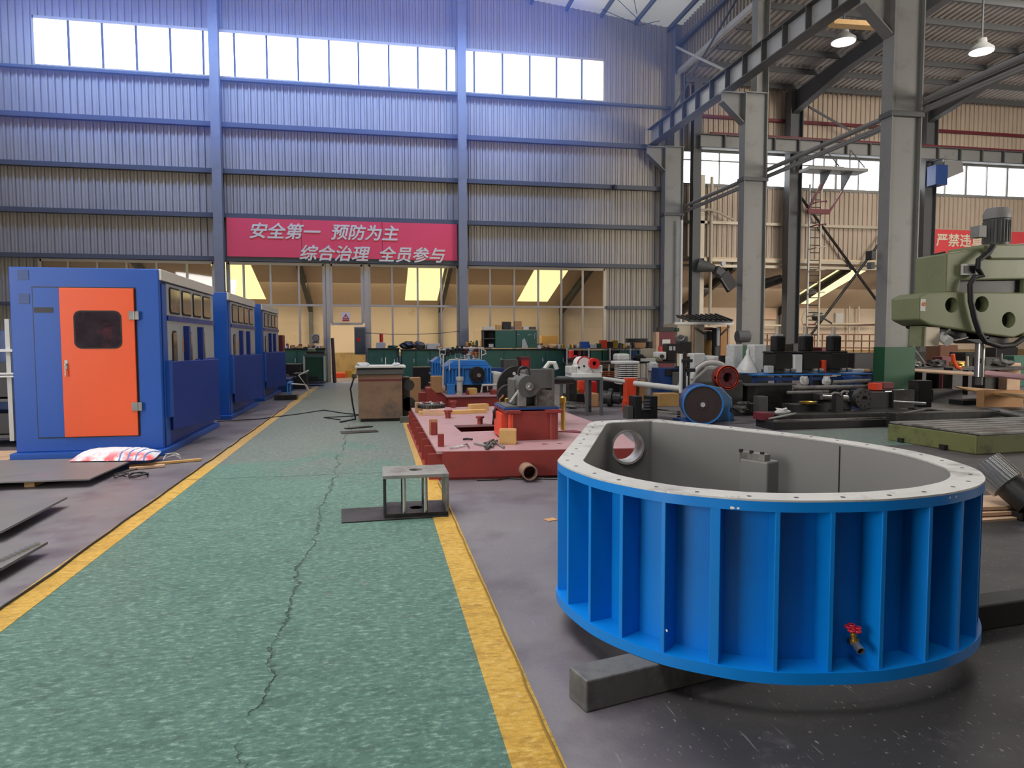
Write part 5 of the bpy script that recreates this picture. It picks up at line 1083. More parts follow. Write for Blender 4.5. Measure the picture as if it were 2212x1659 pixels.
MB().bar(A(612, 812, 22.9), A(640, 814, 22.9), .04).bar(A(603, 807, 23.1), A(625, 811, 23.1), .05).build('lever', CHROME, bm2)
bs_ = thing('blue_stool', 'light blue tubular stool with a bent white push bar in front of the trolley', 'stool', A(628, 862, 19.5))
for x, Y in ((621, 19.5), (627, 19.5), (621, 20.0), (627, 20.0)): MB().cyl(A(x, 829, Y), (A(x, 829, Y).x, Y, 0), .02, n=8).build('leg', PBLUE, bs_)
MB().pbox(620, 826, 628, 829, 19.45, .6).build('seat', PBLUE, bs_); MB().tube([A(626, 829, 19.6), A(660, 831, 19.6), A(645, 811, 19.6), A(667, 800, 19.6)], .022, 8).build('push_bar', LGREY, bs_)
MB().tube([A(660, 831, 19.6), A(667, 845, 19.6), (A(667, 845, 19.6).x, 19.6, 0)], .03, 8).build('front_leg', FRAME, bs_)
fb('parts_heap', 'black machine parts heap on the floor between the blue machine and the trolley', 'part', BLACK, 632, 806, 662, 828, 24.0, .7, 0, bev=.03)
fb('parts_heap', 'dark heap of parts against the left bench', 'part', DSTEEL, 612, 786, 650, 810, 25.3, .7, 0, bev=.03)
fb('floor_pallet', 'low dark pallet on the floor beside the third cabin', 'pallet', DSTEEL, 592, 853, 640, 862, 19.4, .4, 0)
for i, (x0, y0, x1, y1, Y, m, lab) in enumerate(((893, 793, 934, 816, 23.0, BLACK, 'long black box left of the gearboxes in front of the bench'), (1088, 777, 1119, 795, 23.0, CAST, 'grey steel box behind the large drilled disc'), (1124, 771, 1146, 795, 23.5, MAROON, 'dark red box behind the large drilled disc'), (1062, 795, 1090, 803, 22.5, DBLUE, 'flat blue box right of the gearbox'))):
    fb('steel_box', lab, 'box', m, x0, y0, x1, y1, Y, .6, 0, bev=.01)
MAROONBRIGHT = BRED
fb('fire_box', 'small bright red panel on the dark red box', 'panel', BRED, 1126, 779, 1142, 792, 23.47, .03)

# many small tins, boxes and castings standing along the bench tops
ORD = ['first', 'second', 'third', 'fourth', 'fifth', 'sixth', 'seventh', 'eighth', 'ninth', 'tenth', 'eleventh', 'twelfth']
def row(px0, px1, n, Y, base, where, seed, hmax=.22):
    rd = random.Random(seed); pal = [(CARD, 'brown'), (WOOD, 'pale wooden'), (LGREY, 'light grey'), (PLY, 'beige'), (BRASS, 'brassy'), (DSTEEL, 'dark'), (CAST, 'grey'), (MAROON, 'maroon')]
    for k in range(n):
        px = px0 + (px1 - px0) * (k + .5) / n; x = A(px, 750, Y).x; m, cn = pal[rd.randrange(8)]; h = .07 + rd.random() * hmax; wd = abs(A(px1, 750, Y).x - A(px0, 750, Y).x) / n * .8; kind = rd.randrange(3)
        if kind == 0: o = solid('small_box', MB().obox((x, Y + .16, base + h / 2), (wd, .2, h), rd.random() * .3), m, '%s small box, %s item from the left %s' % (cn, ORD[k], where), 'box', bev=.004)
        elif kind == 1: o = solid('tin', MB().lathe([(wd * .4, 0), (wd * .4, h * .85), (wd * .25, h)], (x, Y + .16, base), (0, 0, 1), 12), m, '%s tin, %s item from the left %s' % (cn, ORD[k], where), 'tin', smooth=True)
        else: o = solid('casting', MB().lump((x, Y + .16, base + h * .35), (wd, .22, h * .7), seed * 20 + k, 10, .3), m, '%s casting, %s item from the left %s' % (cn, ORD[k], where), 'casting')
row(1163, 1220, 11, 26.85, zb4, 'at the far end of long bench', 3)
row(1008, 1040, 6, 26.95, zb4, 'by the post left of wall cabinet', 5)
row(898, 958, 8, 27.0, zb3, 'in the back row behind the gearboxes', 8, .14)
row(615, 700, 9, 27.25, zb1, 'on the back of left bench', 11, .12)
# ---------------------------------------------------------------- threading machine on a steel table
tb_ = thing('steel_table', 'plain dark steel table carrying the white pipe threading machine', 'table', (4.25, 14.3, 0))
MB().pbox(1224, 816, 1303, 822, 13.97, .85).build('top', STRUCTD, tb_, bev=.004); tz = A(1260, 816, 13.97).z
for x, y in ((3.92, 14.7), (4.28, 14.0), (4.60, 14.0), (4.58, 14.75)): MB().box(x - .03, x + .03, y - .03, y + .03, 0, tz - .05).build('leg', STRUCTD, tb_)
def Q(x, y, Y): return A(x, y, Y)
pt_ = thing('pipe_threader', 'white pipe threading machine with a red chuck on the dark steel table', 'machine', (4.3, 14.3, tz))
Y = 14.08
MB().pbox(1236, 806, 1300, 816, Y, .55).build('base', WHITE, pt_, bev=.01)
MB().pbox(1231, 791, 1247, 808, Y + .05, .4).build('motor', LGREY, pt_, bev=.02)
MB().pbox(1246, 789, 1302, 808, Y + .06, .42).build('housing', WHITE, pt_, bev=.02)
c0 = A(1264, 786, Y); MB().cyl((c0.x, Y + .05, c0.z), (c0.x, Y + .4, c0.z), .15, n=28).build('hood', WHITE, pt_, smooth=True)
MB().tube([(c0.x + math.cos(k * math.pi / 12) * .15, Y + .05, c0.z + math.sin(k * math.pi / 12) * .15) for k in range(13)], .014, 6).build('hood_rim', BRED, pt_)
c1 = A(1283, 785, Y); MB().pipe((c1.x, Y - .05, c1.z), (c1.x, Y + .12, c1.z), .115, .045, 28).build('chuck', BRED, pt_, smooth=True); MB().cyl((c1.x, Y + .1, c1.z), (c1.x, Y + .13, c1.z), .05, n=16).build('bore', BLACK, pt_)
c2 = A(1274, 804, Y); MB().cyl((c2.x, Y + .03, c2.z), (c2.x, Y + .06, c2.z), .072, n=24).build('cover', LGREY, pt_)
for x, y in ((1252, 794), (1263, 791), (1299, 807)): q = A(x, y, Y); MB().cyl((q.x, Y + .04, q.z), (q.x, Y + .07, q.z), .022, n=10).build('knob', BLACK, pt_)
MB().cyl(A(1240, 793, Y + .1), A(1231, 794, Y + .1), .03, n=10).build('motor_cap', DSTEEL, pt_)
rv = thing('bench_vice', 'red vice or clamp standing behind the white threading machine', 'vice', A(1238, 795, 15.5))
MB().pbox(1231, 757, 1240, 776, 15.5, .15).pbox(1236, 768, 1248, 778, 15.52, .2).pbox(1240, 778, 1246, 790, 15.54, .12).build('jaw', BRED, rv, bev=.02)
MB().cyl(A(1226, 776, 15.5), A(1248, 772, 15.5), .02, n=8).pbox(1230, 790, 1246, 826, 15.5, .3, 0).build('stand', DSTEEL, rv)
for i, (x0, y0, x1, y1, Y, m, lab) in enumerate(((1240, 840, 1252, 862, 16.5, BRASS, 'yellow tin under the steel table'), (1270, 824, 1290, 858, 16.2, BRED, 'dull red canister under the steel table'), (1250, 822, 1262, 844, 16.8, ORED, 'orange tin under the steel table'), (1225, 850, 1262, 874, 16.0, BLACK, 'black crate under the steel table'), (1271, 850, 1294, 868, 15.8, CARD, 'pinkish bundle of rags under the steel table'))):
    fb('floor_box', lab, 'box', m, x0, y0, x1, y1, Y, .4, 0, bev=.02)
for i, (y, m) in enumerate(((872, STEEL), (876, CHROME), (880, STEEL))): solid('flat_bar', MB().bar(A(1222, y - 4, 15.0 - i * .2), A(1262, y, 14.6 - i * .2), .08, .03), m, 'flat steel bar on the floor left of the steel table legs, %s of three' % ('rear', 'middle', 'front')[i], 'bar', 'flat bars by the steel table')
gsft = thing('gear_shaft', 'dark gear shaft lying on the floor right of the steel table', 'shaft', G(1325, 880))
a0, a1 = A(1300, 858, 16.0), A(1372, 876, 15.6); dd = (a1 - a0).normalized(); a0.z = .22; dd.z = -.06; dd.normalize()
MB().lathe([(.1, 0), (.16, .02), (.16, .15), (.22, .17), (.22, .26), (.14, .27), (.14, .45), (.08, .46), (.08, .6)], a0, dd, 24).build('body', DSTEEL, gsft, smooth=True)
MB().lathe([(.09, .6), (.09, .78), (.05, .79)], a0, dd, 20).build('bright_end', CHROME, gsft, smooth=True)
# rack of bins behind
rk2 = thing('bin_rack', 'open steel rack of green and black bins right of the long bench', 'rack', A(1330, 815, 25.5))
MB().pbox(1224, 752, 1440, 755, 25.5, .9).pbox(1224, 782, 1440, 785, 25.5, .9).build('shelf', CAST, rk2)
for x in (1225, 1272, 1318, 1362, 1402, 1438): MB().pbox(x - 1.5, 752, x + 1.5, 820, 25.45, .06, 0).build('post', LGREY, rk2)
for x0, x1, m in ((1228, 1238, BLACK), (1249, 1256, MAROON), (1258, 1270, BLACK), (1276, 1300, GREEN), (1302, 1314, DGREEN), (1322, 1334, BLACK), (1338, 1360, GREEN), (1364, 1378, DBLUE), (1380, 1392, GREEN), (1405, 1420, DGREEN)): MB().pbox(x0, 757, x1, 782, 25.55, .7).build('bin', m, rk2, bev=.02)
fb('bin', 'dark brown board on the rack behind the white threader', 'board', mat('brown board', C(90, 66, 50), .7), 1297, 779, 1330, 787, 24.5, .3, 0)
zt = A(1330, 752, 25.5).z
for i, (k, x0, y0, x1, m, lab) in enumerate((('b', 1257, 738, 1274, BBLUE, 'blue plastic bin on top of the bin rack'), ('b', 1276, 744, 1290, LGREY, 'pale bag on the bin rack right of the blue bin'), ('b', 1300, 735, 1313, ORED, 'orange carton on top of the bin rack'), ('b', 1315, 738, 1324, BLACK, 'dark brown tin on top of the bin rack'), ('b', 1326, 735, 1336, BRASS, 'yellowish carton on top of the bin rack'), ('b', 1340, 746, 1360, WOOD, 'low wooden tray on top of the bin rack'), ('b', 1371, 740, 1395, CARD, 'brown carton under the black toolcase on the rack'), ('b', 1402, 738, 1412, BLACK, 'black can at the right end of the rack top'), ('b', 1292, 742, 1300, DGREEN, 'dark green can left of the orange carton'))):
    p = A(x0, 752, 25.7); q = A(x1, y0, 25.7); solid('carton', MB().obox(((p.x + q.x) / 2, 25.9, zt + (q.z - zt) / 2), (q.x - p.x, .3, q.z - zt), 0), m, lab, 'box', bev=.008)
    if lab.startswith('brown carton'): solid('toolcase', MB().box(p.x - .25, q.x + .1, 25.75, 26.05, q.z, q.z + .16), BLACK, 'black toolcase lying on the brown carton', 'case', bev=.01)
# long work table with radiator stack
lt = thing('work_table', 'long cluttered steel work table in front of the bin rack', 'table', A(1390, 850, 18.0))
MB().pbox(1300, 781, 1462, 786, 18.0, 1.0).build('top', DSTEEL, lt, bev=.004)
for x, Y in ((1316, 18.1), (1402, 18.1), (1422, 18.1), (1458, 18.1), (1316, 18.9), (1458, 18.9)): MB().pbox(x - 1.5, 786, x + 1.5, 840, Y, .06, 0).build('leg', LGREY, lt)
MB().pbox(1302, 796, 1340, 815, 18.3, .5).build('drawer_box', BLACK, lt)
rad = thing('cooler_stack', 'white finned cooler with a wide cap in front of the work table', 'cooler', A(1357, 830, 16.4))
MB().pbox(1333, 780, 1382, 787, 16.4, .5).build('cap', WHITE, rad, bev=.02)
MB().pbox(1341, 787, 1377, 832, 16.5, .3).build('core', CAST, rad); MB().pbox(1343, 832, 1375, 868, 16.55, .2, 0).build('foot', DSTEEL, rad)
for k in range(10):
    for xa, xb in ((1339, 1353), (1354, 1367), (1368, 1378)): MB().pbox(xa, 788 + k * 4.4, xb, 790.6 + k * 4.4, 16.42, .42).build('fin', WHITE, rad, bev=.008)
fb('plastic_bag', 'crumpled white bag on the work table above the cooler', 'bag', FILM, 1334, 764, 1361, 780, 17.6, .4, bev=.05)
solid('plastic_bag', MB().lump(A(1410, 793, 17.97), (.30, .22, .3), 5), FILM, 'white plastic bag hanging at the middle of the work table', 'bag', smooth=True)
solid('rag', MB().lump(A(1380, 773, 18.2), (.36, .3, .2), 12), DCLOTH, 'dark rag heap on the work table', 'cloth')
fb('carton', 'cream carton standing at the right of the dark rag heap', 'box', FRAME, 1393, 753, 1416, 772, 18.6, .35, A(1400, 781, 18.0).z)
fb('parts_tray', 'tray of bright parts on the work table', 'tray', LGREY, 1384, 774, 1416, 781, 18.05, .3)
fb('green_rag', 'pale green rag near the right end of the work table', 'cloth', OLIVE, 1414, 770, 1424, 780, 18.05, .2, bev=.03)
dg = thing('bench_grinder', 'white and black bench machine at the right end of the work table', 'machine', A(1440, 781, 18.1))
MB().pbox(1419, 760, 1440, 777, 18.1, .3).build('white_head', WHITE, dg, bev=.03); MB().pbox(1441, 742, 1462, 781, 18.2, .35).build('motor', BLACK, dg, bev=.03); MB().cyl(A(1430, 770, 18.05), A(1430, 770, 18.12), .06, n=14).build('port', BLACK, dg)
MB().pbox(1446, 748, 1452, 757, 18.17, .05).pbox(1455, 748, 1459, 757, 18.17, .05).build('label_plate', LGREY, dg)
mm = thing('bench_drill', 'black and chrome bench drill left of the plastic wrapped boxes', 'machine', A(1485, 790, 17.0))
MB().pbox(1472, 738, 1495, 764, 17.0, .4).build('head', BLACK, mm, bev=.03); MB().pbox(1468, 726, 1488, 742, 17.05, .3).build('motor', CAST, mm, bev=.04); MB().cyl(A(1477, 762, 17.1), A(1477, 752, 17.1), .05, n=12).build('chuck', CHROME, mm); MB().cyl(A(1486, 764, 17.2), A(1486, 792, 17.2), .06, n=12).build('pillar', COPPER, mm)
MB().tube([A(1470 + 8 * math.cos(k * .7), 730 - 6 * math.sin(k * .7), 16.98) for k in range(9)], .02, 6, True).build('handwheel', CHROME, mm)
MB().pbox(1474, 792, 1500, 840, 17.0, .5, 0).build('bench', DSTEEL, mm)
fb('blue_locker', 'blue framed cabinet with an open dark shelf under the work table', 'cabinet', DBLUE, 1423, 795, 1466, 832, 17.2, .5, 0)
fb('open_shelf', 'dark opening with tools in the blue framed cabinet', 'shelf', BLACK, 1438, 797, 1464, 812, 17.17, .04)
fb('carton', 'orange brown carton on the floor behind the blue blower', 'box', WOOD, 1423, 850, 1468, 864, 15.6, .4, 0)
fb('wood_barrel', 'brown wooden drum between the red post and the table legs', 'drum', CARD, 1381, 820, 1396, 860, 16.6, .3, 0, bev=.04)
for k in range(3): solid('copper_bar', MB().cyl(A(1300, 803 + 4.5 * k, 17.3), A(1340, 804 + 4.5 * k, 17.3), .022, n=8), COPPER, 'copper bar on the shelf behind the red post, %s of three' % ('top', 'middle', 'lowest')[k], 'bar', 'copper bars behind the red post')
fb('carton', 'flattened brown carton behind the gear shaft', 'box', CARD, 1306, 822, 1342, 858, 17.65, .25, 0)
rs = thing('roller_post', 'bright red square post in front of the cooler', 'post', A(1362, 885, 14.6))
MB().pbox(1353, 817, 1375, 866, 14.6, .22, .1).build('post', ORED, rs, bev=.01); MB().pbox(1351, 866, 1364, 886, 14.58, .22, 0).build('foot', ORED, rs)
lp0, lp1 = A(1302, 817, 15.6), A(1475, 837, 13.2)
solid('long_pipe', MB().cyl(A(1303, 818, 15.6), A(1353, 825, 14.7), .05, n=12), LGREY, 'long grey pipe, the length left of the red post', 'pipe', 'long pipe feeding the threaders', smooth=True)
solid('long_pipe', MB().cyl(A(1371, 828, 14.55), A(1472, 840, 13.4), .06, n=12), LGREY, 'long grey pipe, the length from the red post to the red chuck machine', 'pipe', 'long pipe feeding the threaders', smooth=True)
ub = thing('u_block', 'black U shaped steel block just behind the blue ring', 'block', (5.25, 13.3, 0))
MB().box(5.02, 5.17, 13.15, 13.5, 0, .45).box(5.34, 5.50, 13.15, 13.5, 0, .45).box(5.17, 5.34, 13.15, 13.5, 0, .18).build('block', BLACK, ub, bev=.008); MB().box(4.9, 5.0, 13.2, 13.5, 0, .25).build('side_plate', CAST, ub)
for k in range(4): MB().box(5.20, 5.33, 13.1, 13.14, .19 + k * .06, .21 + k * .06).build('shim', CHROME, ub)
for k in range(3): solid('flat_bar', MB().bar(A(1424, 884 + 5 * k, 13.4 - .3 * k), A(1466, 890 + 5 * k, 13.0 - .3 * k), .12, .03), CHROME if k % 2 == 0 else STEEL, 'pale steel section on the floor between the U block and the blower, %s of three' % ('rear', 'middle', 'front')[k], 'bar', 'steel sections by the U block')

# ---------------------------------------------------------------- blower and large threader
bl = thing('blower', 'round blue fan blower with a dark disc face behind the blue ring', 'blower', (6.0, 12.3, 0))
c0 = Vector((5.93, 12.0, .36))
bx = Vector((.34, 1, 0)).normalized(); f0 = Vector((c0.x, 12.05, .37))
MB().cyl(f0, f0 + bx * .75, .36, n=40).build('casing', DBLUE, bl, smooth=True)
MB().pipe(f0 - bx * .04, f0 + bx * .05, .372, .345, 40).build('rim', PBLUE, bl, smooth=True)
fc = mat('dark ribbed disc', C(78, 66, 66), .45, .3, .2, 5, 0, 40, C(96, 54, 56), 2, .35)
for k in range(5): MB().pipe(f0 - bx * (.012 + .003 * k), f0, .345 - k * .06, .275 - k * .055, 36).build('face_ring', fc, bl, smooth=True)
MB().cyl(f0 - bx * .04, f0, .045, n=18).build('hub', LGREY, bl); MB().cyl(f0 - bx * .008, f0 + bx * .01, .345, n=36).build('back_face', BLACK, bl)
MB().xz([(6.2, 0), (6.78, 0), (6.72, .45), (6.5, .66), (6.25, .7)], 12.42, 12.8).build('outlet', mat('faded blue paint', C(82, 116, 152), .5), bl, bev=.02)
for x in (6.3, 6.55): MB().cyl((x + .1, 12.38, 0), (x + .1, 12.38, .28), .02, n=8).build('stay', PBLUE, bl)
MB().box(5.62, 6.2, 12.1, 12.7, 0, .06).build('foot', DBLUE, bl)
bt = thing('pipe_threader', 'large grey pipe threading machine with a dull red chuck behind the blower', 'machine', (7.0, 13.4, 0))
Y = 13.2; c1 = A(1566, 815, Y)
MB().pbox(1507, 822, 1606, 880, Y + .1, .7, 0).build('base', CAST, bt, bev=.03)
MB().xz([(A(1505, 0, Y).x, .55), (A(1606, 0, Y).x, .55), (A(1606, 0, Y).x, .8), (A(1592, 0, Y).x, 1.0), (A(1545, 0, Y).x, 1.0), (A(1520, 0, Y).x, .8)], Y + .12, Y + .8).build('housing', STRUCT, bt, bev=.03)
cc = A(1550, 822, Y); MB().tube([(cc.x + math.cos(math.pi * (.08 + .9 * k / 14)) * .42, Y + .25, cc.z + math.sin(math.pi * (.08 + .9 * k / 14)) * .36) for k in range(15)], .06, 10).build('hood', LGREY, bt, smooth=True)
MB().tube([(cc.x + math.cos(math.pi * (.2 + .6 * k / 14)) * .47, Y + .25, cc.z + math.sin(math.pi * (.2 + .6 * k / 14)) * .41) for k in range(15)], .015, 6).build('hood_rim', MAROON, bt)
ch = MB().pipe((c1.x, Y - .12, c1.z), (c1.x, Y + .12, c1.z), .235, .10, 36).build('chuck', mat('dull red chuck', C(118, 56, 60), .45, .1), bt, smooth=True)
for k in range(3): MB().pipe((c1.x, Y - .13, c1.z), (c1.x, Y - .10 + .1 * k, c1.z), .245 - .01 * k, .225 - .01 * k, 36).build('chuck_rim', ORED, ch, smooth=True); 
for k in range(6): MB().bar((c1.x + math.cos(k * 1.05) * .11, Y - .125, c1.z + math.sin(k * 1.05) * .11), (c1.x + math.cos(k * 1.05) * .22, Y - .125, c1.z + math.sin(k * 1.05) * .22), .02).build('jaw', MAROON, ch)
MB().cyl((c1.x, Y + .05, c1.z), (c1.x, Y + .13, c1.z), .11, n=20).build('bore', BLACK, bt)
fb('low_cabinet', 'low dark cabinet under the copper bars', 'cabinet', BLACK, 1298, 815, 1342, 822, 17.1, .5, 0)
sd = thing('pipe_clamp', 'tall black clamp arms with white sleeves left of the large threader', 'clamp', A(1490, 850, 12.95))
MB().pbox(1477, 760, 1483, 848, 12.95, .08).pbox(1486, 770, 1491, 850, 12.97, .08, 0).pbox(1474, 776, 1497, 783, 12.93, .12).pbox(1484, 796, 1503, 804, 12.93, .12).build('arms', BLACK, sd, bev=.01)
MB().pbox(1470, 765, 1476, 850, 12.98, .08).pbox(1482, 812, 1486, 840, 12.96, .05).build('sleeve', WHITE, sd, bev=.01); MB().pbox(1492, 838, 1502, 855, 12.93, .2, 0).build('red_pack', ORED, sd)
# wrapped boxes on a low stand
for i, (x0, y0, x1, y1, Y, lab) in enumerate(((1497, 763, 1524, 806, 15.6, 'plastic wrapped white box left of the hood of the large threader'), (1524, 768, 1540, 806, 15.8, 'plastic wrapped white box behind the hood of the large threader'), (1566, 771, 1584, 806, 15.5, 'small plastic wrapped box above the dull red chuck'), (1583, 744, 1606, 806, 15.2, 'tall plastic wrapped box in front of the second crane column'), (1628, 744, 1656, 806, 15.0, 'plastic wrapped box right of the tied white bag'), (1540, 769, 1556, 806, 15.3, 'small rounded white packet beside the large threader'))):
    fb('wrapped_box', lab, 'box', FILM, x0, y0, x1, y1, Y, .35, bev=.03, group='plastic wrapped boxes on the low stand')
fb('low_stand', 'grey low stand under the plastic wrapped boxes', 'stand', CAST, 1495, 806, 1660, 812, 15.0, 1.1, 0)
fb('black_post', 'short black upright between the wrapped boxes', 'post', BLACK, 1556, 768, 1567, 792, 14.6, .1, 0)
tbag = MB(); p = A(1613, 805, 14.0)
tbag.lathe([(.02, .52), (.05, .46), (.04, .40), (.10, .28), (.22, .08), (.24, 0)], (p.x, 14.0, p.z), (.05, 0, 1), 14)
solid('tied_bag', tbag, FILM, 'white plastic bag tied to a peak right of the dull red chuck', 'bag', smooth=True)

# ---------------------------------------------------------------- blue table with three black pumps
bt2 = thing('pump_table', 'long blue steel table carrying three black pumps', 'table', A(1720, 840, 13.6))
MB().pbox(1628, 806, 1885, 812, 13.6, .9).build('top', PBLUE, bt2, bev=.004)
for x in (1632, 1680, 1752, 1816, 1880): MB().pbox(x - 4, 812, x + 4, 860, 13.65, .08, 0).build('leg', DBLUE, bt2)
MB().pbox(1630, 813, 1880, 823, 13.64, .03).build('apron', DBLUE, bt2)
pzt = A(1700, 806, 13.6).z
def pump():
    c = thing('pump', 'black pump, leftmost of the three on the blue table', 'pump', (0, 0, 0), group='black pumps on the blue table')
    MB().box(-.21, .20, 0, .5, .06, .42).build('body', BLACK, c, bev=.02); MB().box(-.235, .19, .02, .48, .42, .46).build('lid', BLACK, c, bev=.01)
    MB().box(-.13, .11, .12, .36, .46, .80).build('motor', BLACK, c, bev=.03); MB().box(-.09, .07, .16, .32, .80, .84).build('motor_cap', LGREY, c)
    MB().cyl((-.02, .24, .82), (-.02, .24, 1.0), .05, n=14).build('outlet', FRAME, c, smooth=True)
    for k in range(4): MB().box(-.10 + .055 * k, -.085 + .055 * k, .105, .12, .48, .76).build('cooling_fin', RUBBER, c)
    for x in (.04, .18): MB().cyl((x - .05, -.04, .05), (x + .05, -.04, .05), .045, n=12).build('foot_clamp', CHROME, c)
    MB().box(-.24, .24, -.02, .5, 0, .06).build('base_plate', DSTEEL, c)
    return c
pu = pump()
for i, x in enumerate((1696, 1757, 1818)):
    loc = (A(x, 806, 13.7).x, 13.75, pzt)
    if i == 0: pu.location = loc; MW[pu.name] = Matrix.Translation(loc)
    else: dup(pu, loc, 0, 'black pump, ' + ('middle' if i == 1 else 'rightmost') + ' of the three on the blue table')
for i, (x0, y0, x1, m, lab) in enumerate(((1657, 790, 1672, LGREY, 'white crumpled packet left of the first black pump'), (1716, 766, 1734, WHITE, 'white ribbed bottle between the first and second black pumps'), (1779, 778, 1786, ORED, 'small orange bottle between the second and third black pumps'), (1838, 797, 1868, LGREY, 'grey tray of fittings right of the third black pump'), (1868, 797, 1880, CARD, 'small brown block next to the green column foot'))):
    fb('tabletop_item', lab, 'bottle' if 'bottle' in lab else 'part', m, x0, y0, x1, 806, 13.7, .15, pzt, bev=.015)
solid('red_cloth', MB().lump(A(1727, 762, 14.2), (.22, .2, .05), 4), ORED, 'small red cloth on the white bottle between the pumps', 'cloth')
for i, (x, m) in enumerate(((1738, LGREY), (1786, FILM))): solid('hanging_bag', MB().lump(A(x, 823, 13.58), (.2, .12, .2), i), m, 'crumpled bag hung under the blue table, %s one' % ('left', 'right')[i], 'bag')
gb = thing('grey_box', 'plain dark grey steel tank below the blue table', 'tank', (8.0, 13.4, 0))
MB().box(7.53, 8.56, 13.28, 13.6, .06, .62).build('tank', DSTEEL, gb, bev=.01); MB().box(7.48, 8.62, 13.24, 13.62, .62, .65).build('lid', CAST, gb); MB().box(7.5, 8.6, 13.26, 13.6, 0, .06).build('foot', BLACK, gb)
solid('long_pipe', MB().cyl(A(1714, 838, 13.0), A(1895, 835, 12.6), .045, n=12), STEEL, 'long dark pipe from the grey tank to the orange block', 'pipe', smooth=True)
# lathe bed on the floor
lb = thing('lathe_bed', 'long black machine bed lying behind the green floor patch', 'machine bed', (8.2, 11.2, 0))
MB().box(6.75, 9.9, 11.0, 11.6, 0, .14).build('lower_rail', BLACK, lb, bev=.01); MB().box(7.0, 9.9, 11.2, 11.88, .14, .24).build('bed', DSTEEL, lb, bev=.01); MB().box(6.8, 9.9, 11.05, 11.10, .14, .17).build('slide', STEEL, lb)
hd = thing('headstock', 'black geared head with a drilled flange at the right of the machine bed', 'machine', A(1880, 870, 11.7))
MB().pbox(1876, 846, 1976, 884, 11.9, .6, .24).build('body', BLACK, hd, bev=.01)
c0 = A(1862, 861, 11.7); MB().pipe((c0.x, 11.62, c0.z), (c0.x, 11.75, c0.z), .19, .06, 30).build('flange', DSTEEL, hd, smooth=True)
for k in range(9): MB().cyl((c0.x + math.cos(k * .7) * .14, 11.61, c0.z + math.sin(k * .7) * .14), (c0.x + math.cos(k * .7) * .14, 11.64, c0.z + math.sin(k * .7) * .14), .02, n=8).build('bolt_hole', BLACK, hd)
MB().cyl((c0.x - .2, 11.8, .24), (c0.x - .2, 11.8, .3), .02, n=6).build('pin', STEEL, hd)
MB().pbox(1930, 842, 1976, 882, 11.85, .06, .24).build('cover', DSTEEL, hd)
sp = thing('shaft_support', 'bright stepped shaft in a dark holder on the machine bed', 'shaft', A(1815, 870, 11.6))
MB().lathe([(.05, 0), (.05, .22), (.08, .23), (.08, .36), (.06, .37), (.06, .52)], A(1775, 858, 11.7), Vector((1, -.05, -.06)), 16).build('shaft', CHROME, sp, smooth=True); MB().pbox(1780, 866, 1840, 884, 11.7, .3, .24).build('holder', BLACK, sp, bev=.02)
MB().pbox(1770, 850, 1800, 866, 11.75, .2).build('clamp', DSTEEL, sp, bev=.02)
solid('pan', MB().lathe([(.14, 0), (.16, .04), (.15, .04), (.13, .01)], A(1746, 872, 11.7), (0, 0, 1), 24), BRASS, 'shallow yellow rimmed pan on the machine bed', 'pan', smooth=True)
fb('machine_block', 'low black machine block under the yellow rimmed pan', 'block', BLACK, 1715, 873, 1790, 886, 11.65, .4, .22)
fb('machine_block', 'dark machine foot with a maroon patch at the left end of the bed', 'block', MAROON, 1646, 892, 1672, 908, 11.3, .3, .14)
for i, (x, y) in enumerate(((1690, 892), (1706, 896), (1598, 886), (1612, 876))): solid('parts_heap', MB().lump(A(x, y, 11.6 + .2 * i), (.3, .2, .16), 20 + i, 10, .4), LGREY if i < 2 else DSTEEL, ('crumpled pale paper at the left of the machine bed', 'second crumpled paper right of the first on the machine bed', 'dark gear lump beside the blower', 'dark valve lump above the dark gear lump')[i], 'part')
ob = thing('clamp_block', 'orange red clamp block on the black geared head', 'clamp', A(1905, 835, 12.2))
MB().pbox(1893, 828, 1907, 844, 12.2, .25, A(1900, 846, 11.9).z).build('orange_block', ORED, ob, bev=.01); MB().pbox(1907, 826, 1932, 840, 12.25, .3).build('maroon_block', MAROON, ob, bev=.01); MB().pbox(1893, 838, 1932, 843, 12.28, .2, A(1900, 846, 11.9).z).build('cradle', DSTEEL, ob)
solid('spindle_bar', MB().lathe([(.05, 0), (.05, .2), (.07, .21), (.07, .42)], A(1910, 850, 12.0), (1, 0, .02), 14), CHROME, 'short bright stepped bar on the black geared head', 'bar', smooth=True)
# steel plates heap on the right
for i, (pts, z, m, lab) in enumerate(((((1976, 880), (2212, 905), (2212, 880), (1990, 866)), .12, STEEL, 'broad grey steel plate behind the slotted table'), (((1945, 886), (2120, 905), (2212, 900), (1960, 878)), .06, CAST, 'grey steel plate edge in front of the broad plate'), (((2090, 842), (2212, 858), (2212, 846), (2062, 834)), .42, WOOD, 'pale board lying across the plate heap on the right'), (((1960, 800), (2140, 812), (2100, 803), (1950, 795)), .81, PLY, 'pale sheet on the dark bench behind the green column foot'), (((2120, 808), (2212, 818), (2212, 808), (2130, 800)), .842, mat('pink board', C(176, 120, 128), .6), 'pinkish sheet on the dark bench behind the drill spindle'))):
    P = [G(x, y, z) for x, y in pts]; solid('steel_plate' if 'plate' in lab else 'sheet', MB().prism([(v.x, v.y) for v in P], z - .03, z), m, lab, 'plate' if 'plate' in lab else 'sheet')
mbn = thing('machining_bench', 'long black bench on the right behind the drill spindle', 'bench', A(2080, 830, 17.0))
MB().box(A(1950, 820, 17.0).x, 19.5, 17.0, 18.0, .70, .775).build('top', DSTEEL, mbn, bev=.006)
for x in (11.95, 13.5, 15.0, 16.5): MB().box(x, x + .12, 17.05, 17.9, 0, .70).build('leg', BLACK, mbn)
